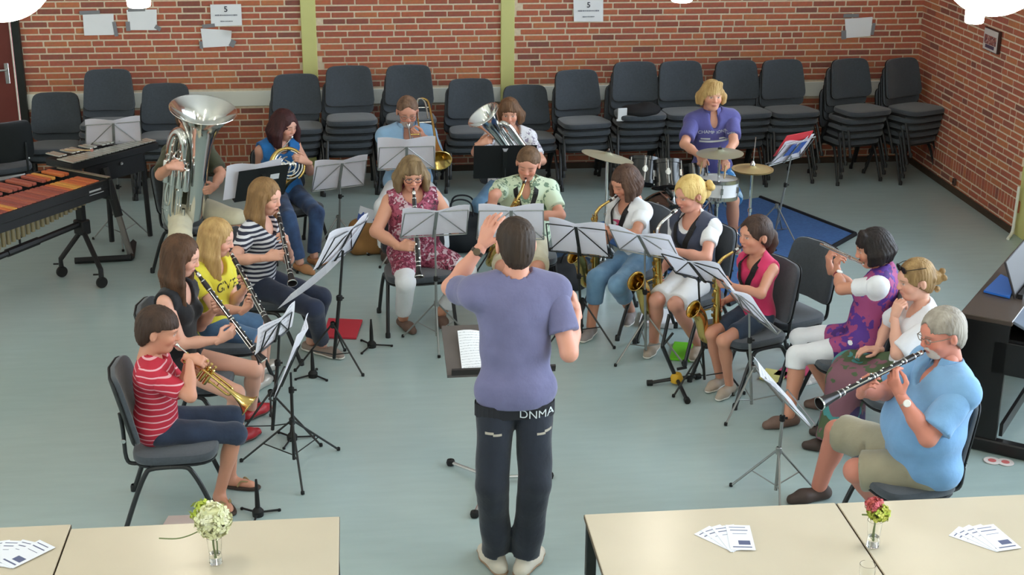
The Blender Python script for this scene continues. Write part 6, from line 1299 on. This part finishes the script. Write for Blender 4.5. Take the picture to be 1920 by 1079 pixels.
def tri_stand(o,base,topz,fr=.25,f0=20,r=.011,m=M_CHROME,top=None):
    MB().tube([V(0,0,.05),V(0,0,topz) if top is None else top],r,8).build('pole',m,o)
    for i in range(3): a=math.radians(f0+120*i); e=V(math.cos(a)*fr,math.sin(a)*fr,.01); lg=MB().tube([V(0,0,.34),e],.008,6).tube([V(0,0,.1),V(0,0,.34)*.5+e*.5],.006,6).build('leg',m,o); MB().lathe([(0,-.008),(.014,-.006),(.014,.014),(0,.016)],8,e).build('foot_cap',M_RUB,lg)
    MB().lathe([(.012,-.02),(.019,-.015),(.019,.015),(.012,.02)],10,V(0,0,topz*.55)).build('collar',m,o)
o=thing('snare_stand',V(sn[0],sn[1],0),'chrome stand under the white snare drum','stand'); tri_stand(o,None,sn[2]-.10,.22,30); MB().tube([V(-.14,0,sn[2]-.085),V(.14,0,sn[2]-.085)],.006,6).tube([V(0,-.14,sn[2]-.085),V(0,.14,sn[2]-.085)],.006,6).build('basket',M_CHROME,o)
def cymbal(c,r,axis,label,m=M_CYM,baseoff=(0,0),f0=20,two=False):
    c=np.asarray(c,float); A=unit(axis); b=V(c[0]+baseoff[0],c[1]+baseoff[1],0); so=thing('cymbal_stand',b,'chrome stand of the '+label,'stand','cymbal stands'); tri_stand(so,None,c[2]-.03,.26,f0,top=c-b-A*.02); MB().tube([c-b-A*.03,c-b+A*.05],.004,6).build('rod',M_CHROME,so); MB().lathe([(0,.012),(.018,.012),(.018,.03),(.008,.034),(0,.034)],10,c-b,A).build('felt',M_RUB,so)
    o=thing('cymbal',c,label,'cymbal','cymbals'); n=48
    for s in ((1,) if not two else (1,-1)):
        pr=[(.004,.024),(r*.1,.022),(r*.16,.012),(r*.2,.006),(r*.6,-.004),(r,-.016)]; pr=[(q,z*s+(0 if not two else s*.012)) for q,z in pr]
        mb=MB().lathe(pr,n,(0,0,0),A); mb.lathe([(q,z-.0016) for q,z in pr[::-1]],n,(0,0,0),A); mb.build('plate',m,o)
    return o
cymbal(at_y(1140,291,10.6),.205,(.22,.04,1),'tilted crash cymbal left of the drum kit',f0=0); cymbal(at_y(1350,285,11.0),.19,(-.03,.0,1),'crash cymbal in front of the drummer',f0=50)
hh=at_y(1411,318,11.2); cymbal(hh,.172,(0,-.0,1),'brassy hi-hat right of the drummer',m=M_CYM2,two=True,f0=10); o=thing('hihat_rod',hh,'thin chrome rod above the hi-hat','rod'); MB().tube([V(0,0,.02),V(.012,0,.27)],.004,6).lathe([(0,.02),(.02,.024),(.02,.05),(.008,.07),(0,.07)],12).build('rod',M_CHROME,o)
J=JJ['drummer']; o=thing('drum_stool',V(J['pel'][0],J['pel'][1]+.02,0),'round black drum stool under the drummer','stool'); MB().lathe([(0,.53),(.15,.53),(.165,.51),(.165,.46),(.15,.45),(0,.45)],28).build('seat',M_RUB,o); tri_stand(o,None,.46,.24,40)
# bag and tag on the chair stack
q=at_y(1200,196,13.35); o=thing('black_bag',V(q[0],q[1],q[2]-.06),'flat black bag lying on a chair stack left of the drummer','bag'); F=Field(V(-.3,-.25,-.12),V(.3,.25,.15),.012); F.ell(V(0,0,0),V(.20,.16,.06),k=0); F.ell(V(.08,.02,.02),V(.12,.12,.05),k=.03); F.wrinkle(.006,30,2); v,qq=F.mesh(); link('body',np_mesh('body',v,qq,mat('black_cloth_bag',(28,28,30))),o)
q=at_y(1167,214,13.24); o=MB().box(q,(.09,.015,.11),rotz(.1),bev=.004).box(q+V(0,0,-.06),(.11,.02,.02)).build('silver_tag',mat('shiny_tag',(238,240,242),rough=.25)); tag(o,'small shiny silver tag hanging at the bagged chair stack','tag')
# ================================================================== marimba and glockenspiel
O=V(-2.21,11.24,0); bd=unit(V(.8,-.6,0)); la=unit(V(-.6,-.8,0)); zt=.80
mo=thing('marimba',O,'large marimba with orange-brown wooden bars and black frame','marimba'); T=lambda x,y,z: bd*x+la*y+V(0,0,z)
M_MBLK=mat('marimba_frame_black',(28,28,30),rough=.5,var=.08); M_RES=mat('dull_resonator',(150,136,106),rough=.4,metal=.6)
def bw(y): return .20+.10*min(1,y/1.5)
wood=[mat('bar_wood_%d'%i,c,rough=.4,var=.14,vscale=14,stretch=(1,6,6)) for i,c in enumerate(((196,98,58),(206,112,60),(214,150,70),(164,84,70),(150,78,68),(172,92,72)))]
seq=[0,1,0,1,2,2,0,3,4,3,5,4,3,4,5,3,4,3,2,1,4,3,5,4,3,4,5,3]
Rb=np.stack([bd,la,V(0,0,1)],1)
for i in range(28):
    y=.05+.047*i; L=.24+.0055*i
    MB().box(T(.155,y,zt),(L,.038,.022),Rb,bev=.004).build('bar',wood[seq[i]],mo,smooth=False)
    if i%7 not in(2,6): MB().box(T(-.135-.002*i,y+.023,zt+.024),(L*.92,.036,.022),Rb,bev=.004).build('bar',wood[seq[(i+2)%28]],mo,smooth=False)
for x0,x1,zz in((.285,.36,zt-.06),(-.27,-.36,zt-.04)): MB().tube([T(x0,-.03,zz),T(x1,1.45,zz)],.02,4).box((T(x0,-.03,zz)+T(x1,1.45,zz))/2,(.03,1.5,.13),np.stack([np.cross(unit(T(x1,1.45,zz)-T(x0,-.03,zz)),V(0,0,1)),unit(T(x1,1.45,zz)-T(x0,-.03,zz)),V(0,0,1)],1)).build('side_rail',M_MBLK,mo,smooth=False)
MB().box(T(0,-.045,zt-.075),(.64,.03,.17),Rb,bev=.006).build('end_board',M_MBLK,mo,smooth=False); MB().box(T(0,-.045,zt+.018),(.60,.04,.012),Rb,bev=.004).build('end_rail',mat('steel_rail',(150,140,120),rough=.3,metal=.8),mo,smooth=False)
MB().box(T(.305,.13,zt-.05),(.004,.20,.05),Rb).build('name_plate',mat('name_plate',(36,36,38),rough=.4),mo,smooth=False); MB().box(T(.309,.13,zt-.072),(.003,.20,.006),Rb).box(T(.309,.13,zt-.045),(.003,.15,.014),Rb).box(T(.309,.20,zt-.03),(.003,.05,.004),Rb).build('name_plate_print',mat('plate_print',(170,170,172),rough=.4),mo,smooth=False)
for i in range(26):
    y=.06+.047*i; MB().lathe([(.0175,0),(.0175,-.11-.007*i)],12,T(.16,y,zt-.07)).build('resonator',M_RES,mo)
hub=T(.02,.02,.42); MB().box(hub+V(0,0,.16),(.07,.05,.36),Rb,bev=.006).box(hub-V(0,0,.03),(.11,.09,.12),Rb,bev=.01).build('post',M_MBLK,mo)
for px in((115,500),(190,520)):
    q=at_z(px[0],px[1],.09)-O; lg=MB().tube([hub-V(0,0,.05),q+V(0,0,.06),q],.020,8).build('leg',M_MBLK,mo); MB().lathe([(.0,-.018),(.04,-.018),(.045,-.01),(.045,.01),(.04,.018),(0,.018)],18,q-V(0,0,.045),la*.3+bd).build('castor',M_RUB,lg); MB().tube([q+V(-.02,0,.02),q+V(-.06,0,.02)],.007,6).build('brake',M_RUB,lg)
MB().tube([hub,hub+la*.9+V(0,0,-.05)],.026,8).tube([hub+la*.45+V(0,0,-.025),hub+la*.75+V(0,0,-.04)],.033,8).tube([hub+la*.62+V(0,0,-.0),hub+la*.62+V(0,0,.05)],.009,6).lathe([(.0,.05),(.025,.05),(.025,.062),(0,.062)],10,hub+la*.62).build('stretcher',M_MBLK,mo)
for s in(-1,1): q=T(s*.3,1.35,.05); MB().tube([T(0,1.3,zt-.1),T(0,1.3,.4),q],.02,8).build('leg',M_MBLK,mo)
# glockenspiel
Og=V(-2.08,11.80,0); lg_=unit(V(.66,.75,0)); bg_=unit(V(.75,-.66,0)); Rg=np.stack([lg_,-bg_,V(0,0,1)],1); go=thing('glockenspiel',Og,'black-framed glockenspiel with pale metal bars behind the marimba','glockenspiel'); T=lambda x,y,z: lg_*x+bg_*y+V(0,0,z); zg=.86
M_GB=mat('pale_metal_bar',(206,206,196),rough=.3,metal=.75)
for i in range(20): MB().box(T(-.43+.045*i,.06,zg+.012),(.036,.20-.004*i,.01),Rg,bev=.002).build('bar',M_GB,go,smooth=False)
for i in range(19):
    if i%7 in(2,6): continue
    MB().box(T(-.41+.045*i,-.12,zg+.03),(.034,.17-.003*i,.01),Rg,bev=.002).build('bar',M_GB,go,smooth=False)
MB().box(T(0,-.02,zg-.03),(.90,.33,.06),Rg,bev=.006).build('case',M_MBLK,go,smooth=False); MB().box(T(0,.10,zg-.13),(.60,.03,.18),Rg,bev=.004).build('front_panel',M_MBLK,go,smooth=False); MB().lathe([(0,0),(.014,0),(.014,.02),(0,.022)],10,T(.05,.118,zg-.1),bg_).build('knob',M_CHROME,go)
bc=at_z(245,480,.03)-Og
MB().box(T(.08,.02,.0)*0+(bc+V(0,0,.48)+T(.0,.0,0)*0)*V(.5,.5,1)+V(0,0,.0)*0+V(-.02,.0,0),(.001,.001,.001)).build('pivot',M_MBLK,go,smooth=False) if False else None
lt=T(-.12,.12,zg-.1); MB().tube([lt,lt*.45+bc*.55],.036,8).build('upper_leg',M_MBLK,go); MB().tube([lt*.5+bc*.5,bc],.026,8).build('lower_leg',mat('grey_leg',(132,128,126),rough=.4,metal=.5),go)
b0=at_z(140,490,.03)-Og; b1=at_z(246,484,.03)-Og; b2=at_z(250,455,.03)-Og; MB().tube([b0,b1],.028,4).build('foot_bar',M_MBLK,go); MB().tube([b1,b2],.028,4).build('foot_bar',M_MBLK,go); lt2=T(.38,.0,zg-.06); MB().tube([lt2,T(.40,.0,.02)],.022,8).build('leg',M_MBLK,go); MB().tube([T(.1,-.12,zg-.06),T(.1,-.14,.02)],.022,8).build('leg',M_MBLK,go)
q=T(-.30,-.12,zg+.045); o=thing('mallet',Og+q,'wooden mallet lying on the glockenspiel','mallet'); MB().tube([V(0,0,.0),lg_*.0+V(.22,-.04,.004)],.005,6).build('handle',mat('stick_wood',(206,176,128)),o); MB().lathe([(0,-.014),(.012,-.008),(.014,0),(.012,.008),(0,.014)],12,V(.22,-.04,.004)).build('mallet_head',mat('pink_felt',(190,130,120),rough=.8),o)
# ================================================================== digital piano
Op=V(3.48,7.56,0); pl=unit(V(.6,.8,0)); pw=unit(V(.72,-.62,0)); pw=unit(pw-pl*(pw@pl)); Rp=np.stack([pl,-pw,V(0,0,1)],1); po=thing('digital_piano',Op,'black digital piano at the right edge behind the man in blue','piano'); T=lambda x,y,z: pl*x+pw*y+V(0,0,z); M_PB=mat('piano_black',(24,22,22),rough=.35,var=.05); M_PT=mat('piano_top',(74,62,54),rough=.3,var=.08)
for x in(.02,1.33): MB().box(T(x,.15,.42),(.04,.26,.80),Rp,bev=.004).box(T(x,.31,.61),(.04,.22,.20),Rp,bev=.004).build('side_panel',M_PB,po,smooth=False); MB().box(T(x,.24,.045),(.07,.52,.08),Rp,bev=.008).build('foot',M_PB,po,smooth=False)
MB().box(T(.675,.14,.83),(1.36,.30,.03),Rp,bev=.004).build('top',M_PT,po,smooth=False); MB().box(T(.675,.02,.62),(1.3,.03,.36),Rp).build('back_panel',M_PB,po,smooth=False); MB().box(T(.675,.34,.70),(1.3,.26,.05),Rp).build('key_bed',M_PB,po,smooth=False); MB().box(T(.675,.30,.15),(1.3,.02,.08),Rp).build('stretcher',M_PB,po,smooth=False)
RT=Rp@np.array([[1,0,0],[0,math.cos(.4),-math.sin(.4)],[0,math.sin(.4),math.cos(.4)]]); MB().box(T(.675,.385,.79),(1.29,.24,.018),RT,bev=.003).build('key_cover',mat('grey_key_cover',(112,120,134),rough=.25),po,smooth=False)
RT=Rp@np.array([[1,0,0],[0,math.cos(1.2),-math.sin(1.2)],[0,math.sin(1.2),math.cos(1.2)]]); MB().box(T(.72,.17,.95),(.62,.24,.015),RT,bev=.004).build('music_rest',mat('rest_grey',(58,54,54),rough=.6),po,smooth=False); MB().box(T(.72,.24,.86),(.62,.03,.03),Rp).build('rest_ledge',M_PB,po,smooth=False)
P=[at_z(x,y,.848) for x,y in((1844,549),(1893,561),(1906,533),(1876,518))]; tag(MB().sheet(P[0],P[1],P[2],P[3],2,2,thick=.012).build('folder',mat('blue_folder',(44,110,206),rough=.4)),'bright blue folder lying on the piano top','folder')
q=at_z(1888,700); o=thing('orange_box',V(q[0]+.05,q[1]+.05,0),'orange plastic tub on the floor behind the piano','tub'); MB().lathe([(0,.004),(.06,.004),(.075,.12),(.08,.125),(.08,.14),(.07,.14),(.058,.02),(0,.02)],20).build('body',mat('orange_plastic',(214,92,48),rough=.5),o)
for i,px in enumerate(((1860,866),(1885,869))): q=at_z(*px); o=thing('coaster',V(q[0],q[1],0),'round red and white coaster by the piano foot, %s one'%('left' if i==0 else 'right'),'coaster','coasters on the floor'); MB().lathe([(0,.002),(.048,.002),(.05,.004),(.048,.006),(0,.0062)],24).build('disc',mat('coaster_white',(226,216,214),rough=.5),o); MB().lathe([(0,.0066),(.024,.0066),(.024,.0062)],20).build('print',mat('coaster_red',(206,110,110),rough=.5),o)
# ================================================================== on the wall
M_PAPER=mat('wall_paper_sheet',(246,247,250),rough=.7,var=.02,vscale=6); M_TAPE=mat('grey_tape',(138,138,142),rough=.45,var=.1)
def wall_sheet(pxs,label,tapes=(),txt=False,curl=.0):
    P=[at_y(x,y,BW-.014) for x,y in pxs]; c=sum(P)/4; o=thing('wall_poster',c,label,'paper','papers on the brick wall'); Q=[p-c for p in P]
    MB().sheet(Q[0],Q[1],Q[2],Q[3],6,6,fn=lambda u,w:.004*u*w+curl*max(0,u-.7)*max(0,w-.6)*4,thick=.0015).build('sheet',M_PAPER,o)
    for (x,y,w,h,r) in tapes:
        t=at_y(x,y,BW-.017)-c; MB().box(t,(w,.002,h),np.array([[math.cos(r),0,-math.sin(r)],[0,1,0],[math.sin(r),0,math.cos(r)]])).build('tape',M_TAPE,o,smooth=False)
    if txt:
        me=text_mesh('5',.075,.0012); me.materials.append(mat('print_ink',(70,72,84),rough=.8)); l=link('print',me,o); l.rotation_euler=(math.pi/2,0,0); l.location=(0,-.007,.055)
        mb=MB(); r=random.Random(5)
        for wd,z,hh in((.21,.0,.013),(.115,-.058,.011)):
            x=-wd/2
            while x<wd/2: L=.004+.010*r.random(); mb.box((x+L/2,-.0075,z),(L,.0006,hh*(.6+.4*r.random()))); x+=L+.0025
        mb.build('text_lines',mat('print_ink_grey',(128,130,142),rough=.8),o,smooth=False)
wall_sheet([(158,67),(214,66),(213,26),(155,28)],'paper taped leftmost on the wall above the stacked chairs',[(168,24,.19,.035,.03),(216,55,.035,.14,.1)]); wall_sheet([(242,57),(294,57),(294,18),(237,19)],'paper taped below the left cylinder lamp',[(256,19,.16,.03,.02),(240,50,.04,.09,0),(296,53,.06,.04,-.6)])
wall_sheet([(381,90),(432,87),(435,57),(376,54)],'curling paper taped below the left printed number sheet',[(391,49,.12,.035,.08),(436,82,.05,.07,-.5),(377,85,.03,.07,0)],curl=.08); wall_sheet([(396,50),(454,48),(452,8),(394,9)],'printed sheet with the number 5 left of the yellow pilaster',txt=True); wall_sheet([(1076,41),(1131,41),(1131,0),(1075,0)],'printed sheet with the number 5 right of the pilasters',txt=True)
wall_sheet([(1586,72),(1632,68),(1636,32),(1584,36)],'paper taped on the wall near the right corner',[(1596,30,.16,.035,0),(1637,55,.035,.12,-.1),(1582,66,.05,.09,.1)])
P=[at_x(x,y,RW-.02) for x,y in((1846,88),(1873,98),(1878,62),(1850,50))]; y0_,y1_=P[1][1],P[0][1]; z0_,z1_=1.465,1.665; cy=(y0_+y1_)/2; cz=(z0_+z1_)/2
o=thing('framed_picture',V(RW-.012,cy,cz),'small framed photograph hanging on the right brick wall','picture'); MB().box((-.014,0,0),(.028,y1_-y0_,z1_-z0_),bev=.003).build('frame',mat('dark_frame',(64,40,36),rough=.5),o,smooth=False); MB().box((-.029,0,0),(.003,y1_-y0_-.02,z1_-z0_-.015)).build('mount',mat('mount_white',(214,206,202),rough=.6),o,smooth=False); MB().box((-.031,0,.0),(.002,y1_-y0_-.06,.08)).build('print',mat_pattern('picture_print',[((150,84,76),2),((90,60,70),1),((190,150,140),1)],30),o,smooth=False); MB().box((-.031,0,-.06),(.002,(y1_-y0_)*.6,.03)).build('caption',mat('caption_dark',(84,66,90),rough=.6),o,smooth=False)
q=at_x(1790,341,RW-.02); o=thing('wall_socket',V(RW-.012,q[1],.12),'small dark socket low on the right brick wall','socket'); MB().box((-.012,0,0),(.024,.05,.07),bev=.005).build('box',mat('socket_brown',(84,62,54),rough=.5),o,smooth=False); MB().lathe([(0,0),(.012,0),(.012,.004),(0,.004)],12,(-.024,0,0),(-1,0,0)).build('outlet',M_RUB,o)
p0=at_x(1893,434,RW-.03); o=tag(MB().tube(bez([V(RW-.03,YB-.06,.45),V(RW-.03,YB-.05,.1),V(RW-.05,YB-.07,.03),V(RW-.12,YB-.16,.012)],5),.014,8).build('pipe',M_WHITEP),'white pipe bending to the floor beside the yellow panel','pipe')
# ================================================================== on the tables
M_VGL=bpy.data.materials.new('clear_glass'); M_VGL.use_nodes=True; b_=M_VGL.node_tree.nodes['Principled BSDF']; b_.inputs['Transmission Weight'].default_value=1.; b_.inputs['Roughness'].default_value=.02; b_.inputs['IOR'].default_value=1.3; b_.inputs['Base Color'].default_value=(.97,.98,.97,1)
M_LEAFL=mat('leaflet_paper',(230,232,240),rough=.6); M_INK=mat('leaflet_ink',(92,98,130),rough=.7)
TZ=.741
def leaflets(items,where):
    for i,(px,rot) in enumerate(items):
        p=at_z(px[0],px[1],TZ); z=TZ+.0016*i; o=empty('leaflet',(p[0],p[1],z),math.radians(rot),'white leaflet, %s of the fan %s'%(('lowest','second','third','topmost')[i],where),'leaflet','fanned leaflets on the tables')
        MB().box((0,0,.0007),(.105,.21,.0013)).build('sheet',M_LEAFL,o,smooth=False); MB().box((.012,-.045,.0015),(.05,.035,.0004)).box((0,-.082,.0015),(.08,.008,.0004)).box((0,.06,.0015),(.075,.006,.0004)).box((-.005,.085,.0015),(.07,.005,.0004)).box((0,.03,.0015),(.06,.003,.0004)).build('print',M_INK,o,smooth=False)
leaflets([((1352,1012),38),((1360,1011),24),((1372,1011),8),((1388,1011),-8)],'on the right table'); leaflets([((1832,1012),44),((1842,1011),32),((1854,1011),20),((1868,1011),9)],'at the far right'); leaflets([((-8,1040),10),((14,1040),-8),((32,1041),-26),((50,1042),-42)],'at the left edge')
def vase(px,label,r=.032,h=.125,t=1.0):
    p=at_z(px[0],px[1],TZ); o=thing('glass_vase',p,label,'vase','glass vases'); MB().lathe([(0,.002),(r*.78,.002),(r*.85,.012),(r*.8,.05),(r,h),(r-.002,h),(r*.76,.05),(r*.78,.016),(0,.014)],28).build('glass',M_VGL,o)
    MB().lathe([(0,.016),(r*.74,.016),(r*.73,.05),(0,.05)],24).build('water',M_VGL,o); return o,p
def blob_cluster(name,parent,c,R,n,r,mats,seed,flat=1.):
    rg=np.random.default_rng(seed)
    for mi,m in enumerate(mats):
        mb=MB()
        for i in range(n//len(mats)):
            d=rg.normal(size=3); d/=np.linalg.norm(d); p=np.asarray(c)+d*R*V(1,1,flat)*(.72+.28*rg.random()); ax=unit(d+rg.normal(size=3)*.4); X,Y,Z=frame(ax,rg.normal(size=3)); q=r*(.7+.6*rg.random())
            for k in range(4):
                a=math.pi/2*k; u=X*math.cos(a)+Y*math.sin(a); w_=np.cross(Z,u); mb._add([p,p+u*q*.6+w_*q*.45+Z*.2*q,p+u*q+Z*.1*q,p+u*q*.6-w_*q*.45+Z*.2*q],[(0,1,2,3)])
        mb.build(name,m,parent)
o,p=vase((405,1058),'glass vase on the left table holding white flowers'); fo=thing('flower_bouquet',p+V(0,0,.10),'white hydrangea with green sprigs in the left vase','flowers'); blob_cluster('petals',fo,V(0,0,.10),.072,520,.017,[mat('petal_cream',(232,230,196),rough=.7),mat('petal_pale',(214,214,166),rough=.7)],1); blob_cluster('leaves',fo,V(-.045,.03,.13),.045,70,.016,[mat('sprig_green',(176,190,70),rough=.7)],2); MB().lathe([(0,-.05),(.045,-.02),(.06,.02),(.045,.06),(0,.07)],16,V(0,0,.10)).build('flower_core',mat('petal_pale',(214,214,166)),fo)
MB().tube(bez([V(0,0,-.07),V(-.005,0,.0),V(0,0,.06)],4),.004,6).tube(bez([V(.008,0,-.06),V(.01,.0,.0),V(.0,0,.06)],4),.003,6).tube(bez([V(-.03,0,.07),V(-.09,-.02,.05),V(-.15,-.01,.03),V(-.22,-.0,.03)],5),.0028,6).build('stem',mat('stem_green',(116,128,84),rough=.7),fo)
o,p=vase((1636,1026),'glass vase on the right table holding pink flowers'); fo=thing('flower_bouquet',p+V(0,0,.11),'small pink roses with yellow-green sprigs in the right vase','flowers'); blob_cluster('petals',fo,V(-.01,.01,.085),.034,130,.013,[mat('petal_pink',(214,110,120),rough=.7),mat('petal_rose',(190,92,84),rough=.7)],3,.8); blob_cluster('leaves',fo,V(.01,0,.05),.045,170,.014,[mat('sprig_green',(176,190,70)),mat('sprig_yellow',(200,200,96),rough=.7)],4,.8)
MB().tube(bez([V(0,0,-.08),V(.0,0,.0),V(0,0,.07)],4),.004,6).tube(bez([V(-.006,0,-.07),V(.0,.0,.0),V(.02,0,.06)],4),.003,6).tube([V(-.01,0,.04),V(-.06,0,.045)],.004,6).build('stem',mat('stem_green',(116,128,84)),fo)
p=at_z(1624,1096,TZ); o=thing('drinking_glass',p,'clear drinking glass at the bottom edge of the right table','glass'); MB().lathe([(0,.002),(.028,.002),(.033,.09),(.031,.09),(.026,.01),(0,.01)],24).build('glass',M_VGL,o)
